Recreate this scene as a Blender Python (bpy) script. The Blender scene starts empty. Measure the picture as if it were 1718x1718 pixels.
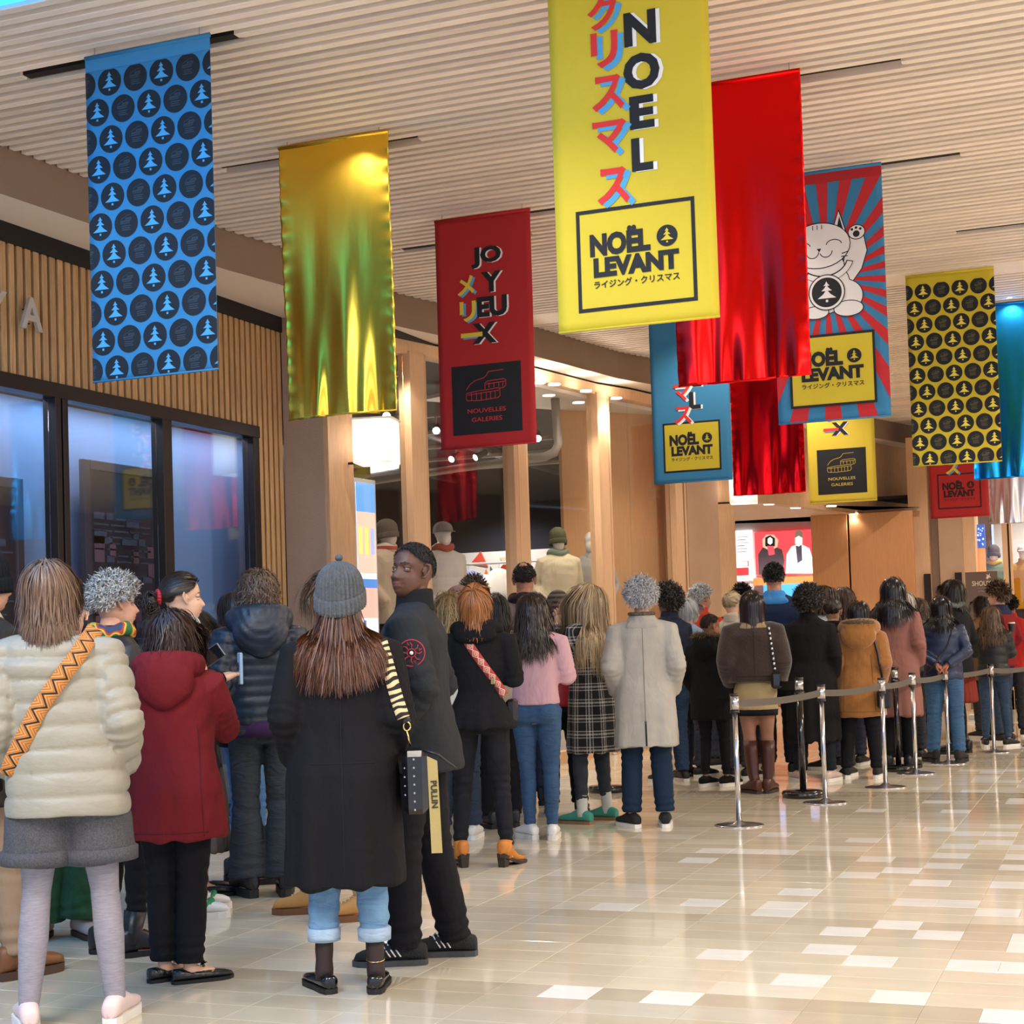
import bpy, bmesh, math, random
import numpy as np
from mathutils import Vector, Matrix
from mathutils.bvhtree import BVHTree
random.seed(7); rng = np.random.default_rng(7)
scene = bpy.context.scene
COL = scene.collection
PI = math.pi
# ---------------------------------------------------------------- camera
F_PX = 2650.0; PX, PY, CAM_H = 859.0, 960.0, 1.36
_yaw, _pit, _rol = math.radians(21.5), math.atan(105/2650), math.atan(.032)
_f = np.array([-math.sin(_yaw)*math.cos(_pit), math.cos(_yaw)*math.cos(_pit), math.sin(_pit)])
_r = np.array([math.cos(_yaw), math.sin(_yaw), 0.0]); _u = np.cross(_r, _f)
CR = _r*math.cos(_rol)-_u*math.sin(_rol); CU = _u*math.cos(_rol)+_r*math.sin(_rol)
cam = bpy.data.cameras.new('camera'); camo = bpy.data.objects.new('camera', cam); COL.objects.link(camo)
cam.sensor_width = 36; cam.lens = 36*F_PX/1718; cam.shift_y = (PY-859)/1718; cam.shift_x = 0
cam.clip_start = .05; cam.clip_end = 200
M = Matrix.Identity(4)
for i in range(3):
    M[i][0] = CR[i]; M[i][1] = CU[i]; M[i][2] = -_f[i]
M[2][3] = CAM_H; camo.matrix_world = M
scene.camera = camo
CAM = np.array([0, 0, CAM_H])
def ray(px, py): return _f+(px-PX)/F_PX*CR+(PY-py)/F_PX*CU
def on_z(px, py, z=0.0):
    d = ray(px, py); return CAM+d*(z-CAM_H)/d[2]
def on_line(px, py, a, b):
    "point where the sight line meets the vertical plane through a,b"
    a = np.array(a[:2]); b = np.array(b[:2]); n = np.array([b[1]-a[1], a[0]-b[0]])
    d = ray(px, py); t = (n@a)/(n@d[:2]); return CAM+d*t
# ---------------------------------------------------------------- world, exposure
scene.view_settings.view_transform = 'Standard'; scene.view_settings.look = 'None'
scene.view_settings.gamma = 1; scene.view_settings.use_curve_mapping = False
scene.view_settings.exposure = 0.78
W = bpy.data.worlds.new('hall_glow'); scene.world = W; W.use_nodes = True
W.node_tree.nodes['Background'].inputs[0].default_value = (.60, .72, 1.0, 1)
W.node_tree.nodes['Background'].inputs[1].default_value = 0.85
def srgb(c):
    if isinstance(c, str):
        c = [int(c[i:i+2], 16)/255 for i in (0, 2, 4)]
    return tuple(((x/12.92) if x <= .04045 else ((x+.055)/1.055)**2.4) for x in c)
def spot(loc, power, col=(1, .87, .72), size=110, r=.05, aim=None, blend=.6):
    l = bpy.data.lights.new('downlight', 'SPOT'); l.energy = power; l.color = col
    l.spot_size = math.radians(size); l.spot_blend = blend; l.shadow_soft_size = r
    o = bpy.data.objects.new('downlight', l); COL.objects.link(o); o.location = loc
    if aim is not None:
        o.rotation_euler = (Vector(aim)-Vector(loc)).to_track_quat('-Z', 'Y').to_euler()
    return o
def area(loc, power, sx, sy, col=(1, .93, .84), aim=None):
    l = bpy.data.lights.new('light_panel', 'AREA'); l.energy = power; l.color = col
    l.shape = 'RECTANGLE'; l.size = sx; l.size_y = sy
    o = bpy.data.objects.new('light_panel', l); COL.objects.link(o); o.location = loc
    if aim is not None: o.rotation_euler = (Vector(aim)-Vector(loc)).to_track_quat('-Z', 'Y').to_euler()
    return o
CEIL = 4.44
WARM = (1, .90, .78)
# added fill area lights under the ceiling, unseen behind and right of the camera
for x, y, p in ((1.6, 1.5, 210), (4.6, 6.5, 260), (4.8, 13, 300), (4.8, 20, 300), (-3.2, 1.2, 190)):
    area((x, y, 4.40), p, 1.6, 2.4, WARM)
# downlights recessed between the slats
for x, y in ((-4.9, 5.6), (-2.6, 5.4), (-1.0, 8.0), (-4.3, 8.2), (-2.6, 10.1), (-4.9, 11.6), (-1.2, 12.2), (-3.4, 13.6), (-1.0, 15.8), (-3.6, 17.2), (-1.6, 19.4), (-2.4, 22.6), (-.6, 24.5)):
    spot((x, y, CEIL+.005), 80, WARM, 125, .02)
# ---------------------------------------------------------------- materials
MATS = {}
class NT:
    def __init__(s, m):
        s.t = m.node_tree; s.n = s.t.nodes; s.l = s.t.links
    def node(s, ty, **kw):
        n = s.n.new(ty)
        for k, v in kw.items(): setattr(n, k, v)
        return n
    def link(s, a, b): s.l.new(a, b)
def mat(name, color, rough=.6, metal=0.0, bump=0.0, bscale=30, stretch=(1, 1, 1), var=0.0, vscale=3, coat=0.0, spec=.5, emit=0, ecol=None, sheen=0, alpha=1, trans=0, coords='Object', detail=4, dist=.01, crease=0, cst=(1, 1, .5)):
    if name in MATS: return MATS[name]
    m = bpy.data.materials.new(name); m.use_nodes = True; MATS[name] = m
    b = m.node_tree.nodes['Principled BSDF']; N = NT(m)
    c = srgb(color); b.inputs['Base Color'].default_value = (*c, 1)
    b.inputs['Roughness'].default_value = rough; b.inputs['Metallic'].default_value = metal
    b.inputs['Coat Weight'].default_value = coat; b.inputs['Specular IOR Level'].default_value = spec
    b.inputs['Sheen Weight'].default_value = sheen; b.inputs['Alpha'].default_value = alpha
    b.inputs['Transmission Weight'].default_value = trans
    if emit:
        b.inputs['Emission Strength'].default_value = emit
        b.inputs['Emission Color'].default_value = (*srgb(ecol or color), 1)
    if bump or var:
        tc = N.node('ShaderNodeTexCoord'); mp = N.node('ShaderNodeMapping'); mp.inputs['Scale'].default_value = stretch
        N.link(tc.outputs[coords], mp.inputs[0])
    if bump:
        nz = N.node('ShaderNodeTexNoise'); nz.inputs['Scale'].default_value = bscale; nz.inputs['Detail'].default_value = detail
        N.link(mp.outputs[0], nz.inputs['Vector'])
        bp = N.node('ShaderNodeBump'); bp.inputs['Strength'].default_value = bump; bp.inputs['Distance'].default_value = dist
        N.link(nz.outputs[0], bp.inputs['Height']); N.link(bp.outputs[0], b.inputs['Normal'])
        if crease:
            m3 = N.node('ShaderNodeMapping'); m3.inputs['Scale'].default_value = cst; N.link(tc.outputs[coords], m3.inputs[0])
            n3 = N.node('ShaderNodeTexNoise'); n3.inputs['Scale'].default_value = 8; n3.inputs['Detail'].default_value = 3.5; n3.inputs['Distortion'].default_value = 1.2; n3.inputs['Roughness'].default_value = .45; N.link(m3.outputs[0], n3.inputs['Vector'])
            b3 = N.node('ShaderNodeBump'); b3.inputs['Strength'].default_value = crease; b3.inputs['Distance'].default_value = .035; N.link(n3.outputs[0], b3.inputs['Height']); N.link(b3.outputs[0], bp.inputs['Normal'])
    if var:
        n2 = N.node('ShaderNodeTexNoise'); n2.inputs['Scale'].default_value = vscale; n2.inputs['Detail'].default_value = 5
        N.link(mp.outputs[0], n2.inputs['Vector'])
        rp = N.node('ShaderNodeValToRGB')
        rp.color_ramp.elements[0].position = .3; rp.color_ramp.elements[1].position = .7
        rp.color_ramp.elements[0].color = (*[max(0, x*(1-var)) for x in c], 1)
        rp.color_ramp.elements[1].color = (*[min(1, x*(1+var)) for x in c], 1)
        N.link(n2.outputs[0], rp.inputs[0]); N.link(rp.outputs[0], b.inputs['Base Color'])
    return m
# ---------------------------------------------------------------- mesh helpers
class MB:
    def __init__(s): s.v = []; s.f = []; s.m = []; s.smooth = False
    def add(s, v, f, mi=0):
        o = len(s.v); s.v += [tuple(map(float, p)) for p in v]; s.f += [tuple(i+o for i in q) for q in f]; s.m += [mi]*len(f)
    def box(s, a, b, mi=0):
        x0, y0, z0 = [min(a[i], b[i]) for i in range(3)]; x1, y1, z1 = [max(a[i], b[i]) for i in range(3)]
        v = [(x0, y0, z0), (x1, y0, z0), (x1, y1, z0), (x0, y1, z0), (x0, y0, z1), (x1, y0, z1), (x1, y1, z1), (x0, y1, z1)]
        s.add(v, [(0, 3, 2, 1), (4, 5, 6, 7), (0, 1, 5, 4), (1, 2, 6, 5), (2, 3, 7, 6), (3, 0, 4, 7)], mi)
    def bbox(s, a, b, bev=.004, mi=0):
        "box with bevelled edges"
        x0, y0, z0 = a; x1, y1, z1 = b
        bm = bmesh.new(); bmesh.ops.create_cube(bm, size=1)
        for v in bm.verts: v.co = Vector(((x0+x1)/2+v.co.x*(x1-x0), (y0+y1)/2+v.co.y*(y1-y0), (z0+z1)/2+v.co.z*(z1-z0)))
        bmesh.ops.bevel(bm, geom=bm.edges[:], offset=bev, segments=1, affect='EDGES')
        bm.verts.index_update(); s.add([v.co for v in bm.verts], [[q.index for q in f.verts] for f in bm.faces], mi); bm.free()
    def prism(s, poly, z0, z1, mi=0):
        n = len(poly); v = [(p[0], p[1], z0) for p in poly]+[(p[0], p[1], z1) for p in poly]
        s.add(v, [tuple(range(n))[::-1], tuple(range(n, 2*n))]+[(i, (i+1) % n, n+(i+1) % n, n+i) for i in range(n)], mi)
    def wallseg(s, a, b, z0, z1, th=.05, mi=0):
        "upright slab from a to b; a->b seen from its right side is the front; thickness goes to the left"
        a = np.array(a[:2], float); b = np.array(b[:2], float); d = (b-a)/np.linalg.norm(b-a); n = np.array([-d[1], d[0]])*th
        s.prism([a, b, b+n, a+n], z0, z1, mi)
    def tube(s, pts, rad, n=8, mi=0, cap=True):
        pts = [np.array(p, float) for p in pts]; rad = rad if hasattr(rad, '__len__') else [rad]*len(pts)
        V = []; up = np.array([.13, .21, .97]); a = None
        for i, p in enumerate(pts):
            t = pts[min(i+1, len(pts)-1)]-pts[max(i-1, 0)]; t = t/(np.linalg.norm(t)+1e-9)
            if a is None: a = np.cross(t, up if abs(t@up) < .95 else np.array([.9, .1, .2]))
            a = a-(a@t)*t; a = a/(np.linalg.norm(a)+1e-12); b = np.cross(t, a)
            for k in range(n):
                th = 2*PI*k/n; V.append(p+(a*math.cos(th)+b*math.sin(th))*rad[i])
        F = [(i*n+k, i*n+(k+1) % n, (i+1)*n+(k+1) % n, (i+1)*n+k) for i in range(len(pts)-1) for k in range(n)]
        if cap: F += [tuple(range(n))[::-1], tuple(range((len(pts)-1)*n, len(pts)*n))]
        s.add(V, F, mi)
    def loft(s, rings, n=24, e=2.3, mi=0):
        "rings: (cx,cy,z,rx,ry) or with tilt; closed"
        V = []
        for r in rings:
            cx, cy, z, rx, ry = r[:5]; ty = r[5] if len(r) > 5 else 0
            for k in range(n):
                th = 2*PI*k/n; c, sn = math.cos(th), math.sin(th)
                x = rx*np.sign(c)*abs(c)**(2/e); y = ry*np.sign(sn)*abs(sn)**(2/e)
                V.append((cx+x, cy+y, z+ty*y))
        m = len(rings)
        F = [(i*n+k, i*n+(k+1) % n, (i+1)*n+(k+1) % n, (i+1)*n+k) for i in range(m-1) for k in range(n)]
        F += [tuple(range(n))[::-1], tuple(range((m-1)*n, m*n))]
        s.add(V, F, mi)
    def ball(s, c, r, n=16, m=10, mi=0):
        r = r if hasattr(r, '__len__') else (r, r, r)
        V = [(c[0], c[1], c[2]-r[2])]
        for i in range(1, m):
            ph = -PI/2+PI*i/m
            for k in range(n):
                th = 2*PI*k/n; V.append((c[0]+r[0]*math.cos(ph)*math.cos(th), c[1]+r[1]*math.cos(ph)*math.sin(th), c[2]+r[2]*math.sin(ph)))
        V.append((c[0], c[1], c[2]+r[2])); L = len(V)-1
        F = [(0, 1+(k+1) % n, 1+k) for k in range(n)]
        F += [(1+i*n+k, 1+i*n+(k+1) % n, 1+(i+1)*n+(k+1) % n, 1+(i+1)*n+k) for i in range(m-2) for k in range(n)]
        F += [(1+(m-2)*n+k, 1+(m-2)*n+(k+1) % n, L) for k in range(n)]
        s.add(V, F, mi)
    def disc(s, c, r, h, n=32, mi=0, r2=None):
        r2 = r if r2 is None else r2
        s.add([(c[0]+r*math.cos(2*PI*k/n), c[1]+r*math.sin(2*PI*k/n), c[2]) for k in range(n)]+[(c[0]+r2*math.cos(2*PI*k/n), c[1]+r2*math.sin(2*PI*k/n), c[2]+h) for k in range(n)],
              [tuple(range(n))[::-1], tuple(range(n, 2*n))]+[(k, (k+1) % n, n+(k+1) % n, n+k) for k in range(n)], mi)
    def mesh(s, name, mats, smooth=False):
        me = bpy.data.meshes.new(name); me.from_pydata(s.v, [], s.f)
        for m in (mats if isinstance(mats, (list, tuple)) else [mats]): me.materials.append(m)
        me.polygons.foreach_set('material_index', s.m)
        if smooth or s.smooth: me.polygons.foreach_set('use_smooth', [True]*len(me.polygons))
        me.update(); return me
    def build(s, name, mats, parent=None, smooth=False, kind=None, loc=None):
        return ob(name, s.mesh(name, mats, smooth), parent, kind, loc)
def ob(name, me, parent=None, kind=None, loc=None):
    o = bpy.data.objects.new(name, me); COL.objects.link(o)
    if parent is not None: o.parent = parent
    if kind: o['kind'] = kind
    if loc is not None: o.location = loc
    return o
def empty(name, loc=(0, 0, 0), rz=0, kind=None):
    o = bpy.data.objects.new(name, None); COL.objects.link(o); o.location = loc; o.rotation_euler.z = rz
    o.empty_display_size = .1
    if kind: o['kind'] = kind
    return o
def tag(o, label, cat, group=None):
    o['label'] = label; o['category'] = cat
    if group: o['group'] = group
    return o
def wood(name, color, axis='z', rough=.55, contrast=.18, scale=6, bump=.1):
    if name in MATS: return MATS[name]
    m = bpy.data.materials.new(name); m.use_nodes = True; MATS[name] = m; N = NT(m)
    b = N.n['Principled BSDF']; b.inputs['Roughness'].default_value = rough
    g = N.node('ShaderNodeNewGeometry'); mp = N.node('ShaderNodeMapping')
    sc = {'z': (14, 14, .8), 'x': (.8, 14, 14), 'y': (14, .8, 14)}[axis]; mp.inputs['Scale'].default_value = sc
    N.link(g.outputs['Position'], mp.inputs[0])
    nz = N.node('ShaderNodeTexNoise'); nz.inputs['Scale'].default_value = scale; nz.inputs['Detail'].default_value = 6; nz.inputs['Distortion'].default_value = .6
    N.link(mp.outputs[0], nz.inputs['Vector'])
    rp = N.node('ShaderNodeValToRGB'); c = srgb(color)
    rp.color_ramp.elements[0].position = .3; rp.color_ramp.elements[1].position = .75
    rp.color_ramp.elements[0].color = (*[x*(1-contrast) for x in c], 1); rp.color_ramp.elements[1].color = (*[min(1, x*(1+contrast)) for x in c], 1)
    N.link(nz.outputs[0], rp.inputs[0])
    # each board its own tone
    oi = N.node('ShaderNodeObjectInfo'); mr = N.node('ShaderNodeMapRange'); mr.inputs[3].default_value = .9; mr.inputs[4].default_value = 1.08
    N.link(oi.outputs['Random'], mr.inputs[0]); mx = N.node('ShaderNodeVectorMath', operation='SCALE')
    N.link(rp.outputs[0], mx.inputs[0]); N.link(mr.outputs[0], mx.inputs['Scale']); N.link(mx.outputs[0], b.inputs['Base Color'])
    bp = N.node('ShaderNodeBump'); bp.inputs['Strength'].default_value = bump; bp.inputs['Distance'].default_value = .003
    N.link(nz.outputs[0], bp.inputs['Height']); N.link(bp.outputs[0], b.inputs['Normal'])
    return m
def stone(name, white=False):
    m = bpy.data.materials.new(name); m.use_nodes = True; MATS[name] = m; N = NT(m); b = N.n['Principled BSDF']
    b.inputs['Roughness'].default_value = .12; b.inputs['Specular IOR Level'].default_value = .65
    g = N.node('ShaderNodeNewGeometry')
    sc = N.node('ShaderNodeVectorMath', operation='MULTIPLY'); sc.inputs[1].default_value = (2.5, 5, 0); N.link(g.outputs['Position'], sc.inputs[0])
    ad = N.node('ShaderNodeVectorMath', operation='ADD'); ad.inputs[1].default_value = (-.1, .05, 0); N.link(sc.outputs[0], ad.inputs[0])
    fl = N.node('ShaderNodeVectorMath', operation='FLOOR'); N.link(ad.outputs[0], fl.inputs[0])
    wn = N.node('ShaderNodeTexWhiteNoise'); N.link(fl.outputs[0], wn.inputs['Vector'])
    rp = N.node('ShaderNodeValToRGB'); cr = rp.color_ramp
    cols = [(0, 'DACFB8'), (.35, 'D6CBB3'), (.7, 'D1C5AC'), (.9, 'DED6C3'), (1, 'CCBFA5')] if not white else [(0, 'EFEDE6'), (1, 'E6E3DA')]
    cr.elements[0].position = 0; cr.elements[1].position = 1
    cr.elements[0].color = (*srgb(cols[0][1]), 1); cr.elements[1].color = (*srgb(cols[-1][1]), 1)
    for p, c in cols[1:-1]:
        e = cr.elements.new(p); e.color = (*srgb(c), 1)
    N.link(wn.outputs[0], rp.inputs[0])
    mp = N.node('ShaderNodeMapping'); mp.inputs['Scale'].default_value = (1.2, 3, 1); N.link(g.outputs['Position'], mp.inputs[0])
    nz = N.node('ShaderNodeTexNoise'); nz.inputs['Scale'].default_value = 3; nz.inputs['Detail'].default_value = 7; N.link(mp.outputs[0], nz.inputs['Vector'])
    mr = N.node('ShaderNodeMapRange'); mr.inputs[1].default_value = .3; mr.inputs[2].default_value = .7; mr.inputs[3].default_value = .95; mr.inputs[4].default_value = 1.04
    N.link(nz.outputs[0], mr.inputs[0])
    mx = N.node('ShaderNodeVectorMath', operation='SCALE'); N.link(rp.outputs[0], mx.inputs[0]); N.link(mr.outputs[0], mx.inputs['Scale'])
    out = mx.outputs[0]
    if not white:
        # shade bands across the hall painted into the stone colour, fading along Y
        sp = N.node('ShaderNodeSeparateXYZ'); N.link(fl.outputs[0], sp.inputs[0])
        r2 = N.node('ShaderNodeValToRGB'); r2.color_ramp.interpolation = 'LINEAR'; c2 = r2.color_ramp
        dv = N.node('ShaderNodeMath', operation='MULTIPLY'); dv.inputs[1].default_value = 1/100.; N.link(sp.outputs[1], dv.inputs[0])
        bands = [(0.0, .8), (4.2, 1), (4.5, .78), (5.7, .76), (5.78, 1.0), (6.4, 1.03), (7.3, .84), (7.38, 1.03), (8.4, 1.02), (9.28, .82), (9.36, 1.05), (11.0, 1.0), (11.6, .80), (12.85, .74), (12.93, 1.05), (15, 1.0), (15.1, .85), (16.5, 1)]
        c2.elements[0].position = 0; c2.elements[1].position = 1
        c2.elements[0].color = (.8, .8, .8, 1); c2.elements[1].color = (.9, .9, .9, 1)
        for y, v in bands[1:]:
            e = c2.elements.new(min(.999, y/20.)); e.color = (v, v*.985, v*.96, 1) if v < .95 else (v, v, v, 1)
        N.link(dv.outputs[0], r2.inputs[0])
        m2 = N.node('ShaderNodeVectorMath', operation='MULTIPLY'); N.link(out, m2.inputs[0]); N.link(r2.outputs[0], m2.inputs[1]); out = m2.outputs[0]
    N.link(out, b.inputs['Base Color'])
    r3 = N.node('ShaderNodeMapRange'); r3.inputs[3].default_value = .05; r3.inputs[4].default_value = .12; N.link(nz.outputs[0], r3.inputs[0]); N.link(r3.outputs[0], b.inputs['Roughness'])
    return m
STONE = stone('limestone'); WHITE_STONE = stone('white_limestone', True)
OAK_Z = wood('oak_upright', 'C9A27C', 'z'); OAK_X = wood('spruce_slat', 'F2E2D2', 'x', contrast=.07)
BATTEN = wood('larch_batten', 'BE9768', 'z', contrast=.25); OAK_DARK = wood('shaded_board', 'A98E78', 'x')  # the last one is a browner board for the ceiling backing
PANEL = wood('orange_veneer', 'C98F5E', 'z', contrast=.1); BEIGE = mat('beige_plaster', 'BFA58E', .8, bump=.2, bscale=60, var=.05)
GREIGE = mat('greige_render', 'A48D7B', .85, bump=.25, bscale=80, var=.06)
BLACK_METAL = mat('black_bronze', '2A2220', .38, .4); DARK = mat('dark_recess', '1A1614', .9)
FASCIA = mat('brown_fascia', '8E7866', .8, bump=.2, bscale=50, var=.05)
WHITE_P = mat('white_paint', 'E8E4DE', .6)
# ---------------------------------------------------------------- floor
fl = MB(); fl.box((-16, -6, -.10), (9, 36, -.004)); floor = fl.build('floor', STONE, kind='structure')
TX, TY, TS = .04, -.01, .2
z2 = lambda x, y: (1284+x/3.958, 1300+y/3.958)
z1 = lambda x, y: (850+x/3.958, 1300+y/3.958)
z6 = lambda x, y: (1380+x/5.083, 1080+y/5.083)
white_px = [z2(*p) for p in [(85, 396), (590, 446), (50, 520), (645, 545), (1190, 349), (1335, 394), (1580, 382), (1640, 335), (1215, 474), (1470, 461), (1650, 484), (1140, 534), (1610, 545), (1010, 632), (1285, 618), (700, 672), (1165, 728), (1680, 745), (265, 797), (1040, 848), (1345, 838), (145, 882), (1560, 914), (900, 988), (515, 1058), (1135, 1082), (1690, 1057), (370, 1166), (1650, 1170), (1355, 1241), (1620, 1297), (205, 1358), (850, 1468), (1560, 1615), (1700, 632), (1200, 232), (1600, 40), (1670, 160), (620, 1240)]]
white_px += [z1(*p) for p in [(1280, 511), (1650, 520), (1390, 560), (1325, 860), (1440, 1187), (1690, 900), (760, 860)]]
WHITE = set()
for p in white_px:
    q = on_z(*p); WHITE.add((math.floor((q[0]-TX)/TS), math.floor((q[1]-TY)/TS)))
rt = random.Random(3)
for i in range(-60, 4):
    for j in range(22, 170):
        x = TX+(i+.5)*TS; y = TY+(j+.5)*TS
        if x > -2.2 and rt.random() < (.10 if y > 12 else .02) or (x > .4 and rt.random() < .12): WHITE.add((i, j))
def tile_mesh(nm, m, w=1):
    t = MB(); a = TS*w/2-.0007; b = TS/2-.0007; c = .0016
    v = [(-a, -b, -.004), (a, -b, -.004), (a, b, -.004), (-a, b, -.004), (-a, -b, -.0009), (a, -b, -.0009), (a, b, -.0009), (-a, b, -.0009), (-a+c, -b+c, 0), (a-c, -b+c, 0), (a-c, b-c, 0), (-a+c, b-c, 0)]
    t.add(v, [(0, 1, 5, 4), (1, 2, 6, 5), (2, 3, 7, 6), (3, 0, 4, 7), (4, 5, 9, 8), (5, 6, 10, 9), (6, 7, 11, 10), (7, 4, 8, 11), (8, 9, 10, 11)])
    return t.mesh(nm, m), t
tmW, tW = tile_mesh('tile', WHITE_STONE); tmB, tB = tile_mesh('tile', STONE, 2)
cand = []
def in_frame(x, y):
    v = np.array([x, y, 0])-CAM; w = v@_f
    px = PX+F_PX*(v@CR)/w; py = PY-F_PX*(v@CU)/w
    return -60 < px < 1780 and py < 1760, px, py
for j in range(20, 150):
    i = -36
    while i < 8:
        y = TY+(j+.5)*TS
        if (i, j) in WHITE:
            x = TX+(i+.5)*TS; ok, px, py = in_frame(x, y); cand.append((ok, y, x, 1)); i += 1
        else:
            w = 2 if ((i % 2 == 0) and (i+1, j) not in WHITE) else 1
            x = TX+(i+w/2)*TS; ok, px, py = in_frame(x, y); cand.append((ok, y, x, w+1)); i += w
# tiles on open, unhidden floor are single parts
def open_floor(x, y):
    ok, px, py = in_frame(x, y)
    return ok and px > 640 and py > 1400-(px-900)*.12 and py < 1730
single = [c for c in cand if open_floor(c[2], c[1])]; single.sort(key=lambda c: c[1]); single = single[:300]
sset = set((c[1], c[2]) for c in single)
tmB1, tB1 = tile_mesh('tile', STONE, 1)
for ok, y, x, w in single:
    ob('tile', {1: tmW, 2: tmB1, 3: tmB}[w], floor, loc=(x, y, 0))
rest = MB()
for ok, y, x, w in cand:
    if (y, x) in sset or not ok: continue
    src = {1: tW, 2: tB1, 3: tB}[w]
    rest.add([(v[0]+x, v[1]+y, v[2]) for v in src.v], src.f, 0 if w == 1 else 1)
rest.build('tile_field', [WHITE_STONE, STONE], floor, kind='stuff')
# ---------------------------------------------------------------- ceiling: boards across the hall
FASC = [(-6.33, -4), (-6.33, 7.76), (-6.2, 10.1), (-6.1, 10.75), (-6.03, 12.7), (-5.5, 14.8), (-5.2, 16.6), (-5.0, 17.2), (-3.58, 24.0), (-2.6, 27.2), (-1.2, 31)]
def poly_x(poly, y):
    for (x0, y0), (x1, y1) in zip(poly, poly[1:]):
        if y0 <= y <= y1: return x0+(x1-x0)*(y-y0)/(y1-y0)
    return poly[-1][0]
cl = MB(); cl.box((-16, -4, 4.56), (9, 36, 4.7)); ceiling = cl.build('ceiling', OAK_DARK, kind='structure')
BAND = (14.15, 14.62)      # broad plain board
SLOTS = []
def slat(x0, x1, y, w=.056, h=.075, z=CEIL):
    key = 'slatmesh%d' % int(w*1000)
    if key not in MATS:
        t = MB(); t.bbox((0, -w/2, 0), (1, w/2, h), .003); MATS[key] = t.mesh('slat', OAK_X)
    o = ob('slat', MATS[key], ceiling, loc=(x0, y, z)); o.scale.x = x1-x0; return o
slot_rows = {}
def slot(a, b, yy):
    SLOTS.append((min(a, b), max(a, b), yy))
y = .4; ny = 0
LITE_Y = 6.10
pitch = .108
slot_y = [(-5.44, -4.12, 6.9), (-5.4, -4.0, 8.77), (-2.2, -1.07, 8.77), (-1.7, -.95, 10.75), (-4.3, -3.0, 10.75), (-1.2, -.3, 12.9), (-5.3, -4.2, 11.3)]
while y < 31:
    if BAND[0]-.03 < y < BAND[1]+.03: y += pitch; continue
    x0 = poly_x(FASC, y)+.01; x1 = 8.6
    if y < LITE_Y: x0 = -2.9
    hit = [s for s in slot_y if abs(s[2]-y) < pitch/2]
    xs = x0
    for s in sorted(hit):
        slat(xs, s[0], y); xs = s[1]
    if 6.3 < y < 7.6 and not hit:      # the run where boards are butted end to end
        xj = -2.75+(y-6.3)*.42; slat(xs, xj, y); slat(xj+.012, x1, y, z=CEIL-.004)
    else: slat(xs, x1, y)
    y += pitch
for s in slot_y:
    t = MB(); t.box((s[0], s[2]-.032, CEIL+.012), (s[1], s[2]+.032, CEIL+.05)); t.build('slot', DARK, ceiling)
t = MB(); t.bbox((poly_x(FASC, 14.3), BAND[0], CEIL-.01), (8.6, BAND[1], CEIL+.06), .004); t.build('plain_board', OAK_X, ceiling)
t = MB(); t.box((-6.3, -1, CEIL+.0), (-2.95, LITE_Y-.05, CEIL+.03)); t.build('blue_light_panel', mat('blue_lit_panel', '2E9AD8', .5, emit=2.2, ecol='2AA0EE'), ceiling)
t = MB(); t.box((8.6, 11, 0), (8.8, 36, 4.5)); t.build('wall_right', wood('right_panelling', 'A88765', 'z'), kind='structure')
t = MB(); t.box((-2, 35.8, 0), (8.6, 36, 4.5)); t.build('wall_end', wood('right_panelling', 'A88765', 'z'), kind='structure')
# ---------------------------------------------------------------- left facade
def offs(poly, d):
    out = []
    for i, p in enumerate(poly):
        a = np.array(poly[max(i-1, 0)]); b = np.array(poly[min(i+1, len(poly)-1)]); t = (b-a)/np.linalg.norm(b-a); n = np.array([-t[1], t[0]])
        out.append(tuple(np.array(p)+n*d))
    return out
t = MB()
for a, b in zip(FASC, FASC[1:]): t.wallseg(a, b, 4.15, 4.56, .30)
t.build('trim_1', FASCIA, kind='structure')
GL = -6.74
ENDY = on_line(434, 830, (GL, 0), (GL, 5))[1]
t = MB(); t.box((GL-.5, -4, 3.12), (GL-.06, 11.95, 4.3)); t.box((GL-.12, ENDY, 0), (GL-.06, 11.95, 3.12)); wl = t.build('wall_left', mat('batten_back', '6E5336', .8), kind='structure')
t = MB(); t.box((GL-.07, -4, 4.02), (GL+.02, 11.85, 4.16)); t.build('top_channel', DARK, wl)
# battens
p0 = on_line(0, 420, (GL, 0), (GL, 5)); p1 = on_line(143, 450, (GL, 0), (GL, 5)); bp = (p1[1]-p0[1])/10.6
bat = MB(); bat.bbox((-.06, 0, 0), (0, .055, 1), .003); batm = bat.mesh('batten', BATTEN)
k = 0; yb = p0[1]-6*bp
while yb < 11.86:
    full = yb > ENDY+.01; o = ob('batten', batm, wl, loc=(GL, yb, 0.0 if full else 3.16)); o.scale.z = 4.04-(0 if full else 3.16); yb += bp
# glazed front of the left shop
win = empty('window_1', (GL, 8, 0), kind='structure'); win['kind'] = 'structure'
def lp(px, py): return on_line(px, py, (GL, 0), (GL, 5))[1]
ym = [lp(92, 800), lp(113, 800), lp(272, 820), lp(287, 820), lp(424, 830), lp(434, 830)]
def wp(name, m, box):
    t = MB(); t.bbox(*box, .004); o = t.build(name, m, win); o.location = (-GL, -8, 0); return o
wp('head_rail', BLACK_METAL, ((GL-.1, -2, 3.06), (GL+.03, ym[5], 3.16)))
wp('sill_rail', BLACK_METAL, ((GL-.1, -2, 0), (GL+.03, ym[5], .08)))
for a, b in ((ym[0], (ym[0]+ym[1])/2-.01), ((ym[0]+ym[1])/2+.01, ym[1]), (ym[2], ym[3]), (ym[4], ym[5]), (4.6, 4.7)):
    wp('mullion', BLACK_METAL, ((GL-.09, a, .06), (GL+.02, b, 3.08)))
gm = bpy.data.materials.new('tinted_glass'); gm.use_nodes = True; N = NT(gm); N.n.remove(N.n['Principled BSDF'])
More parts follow.
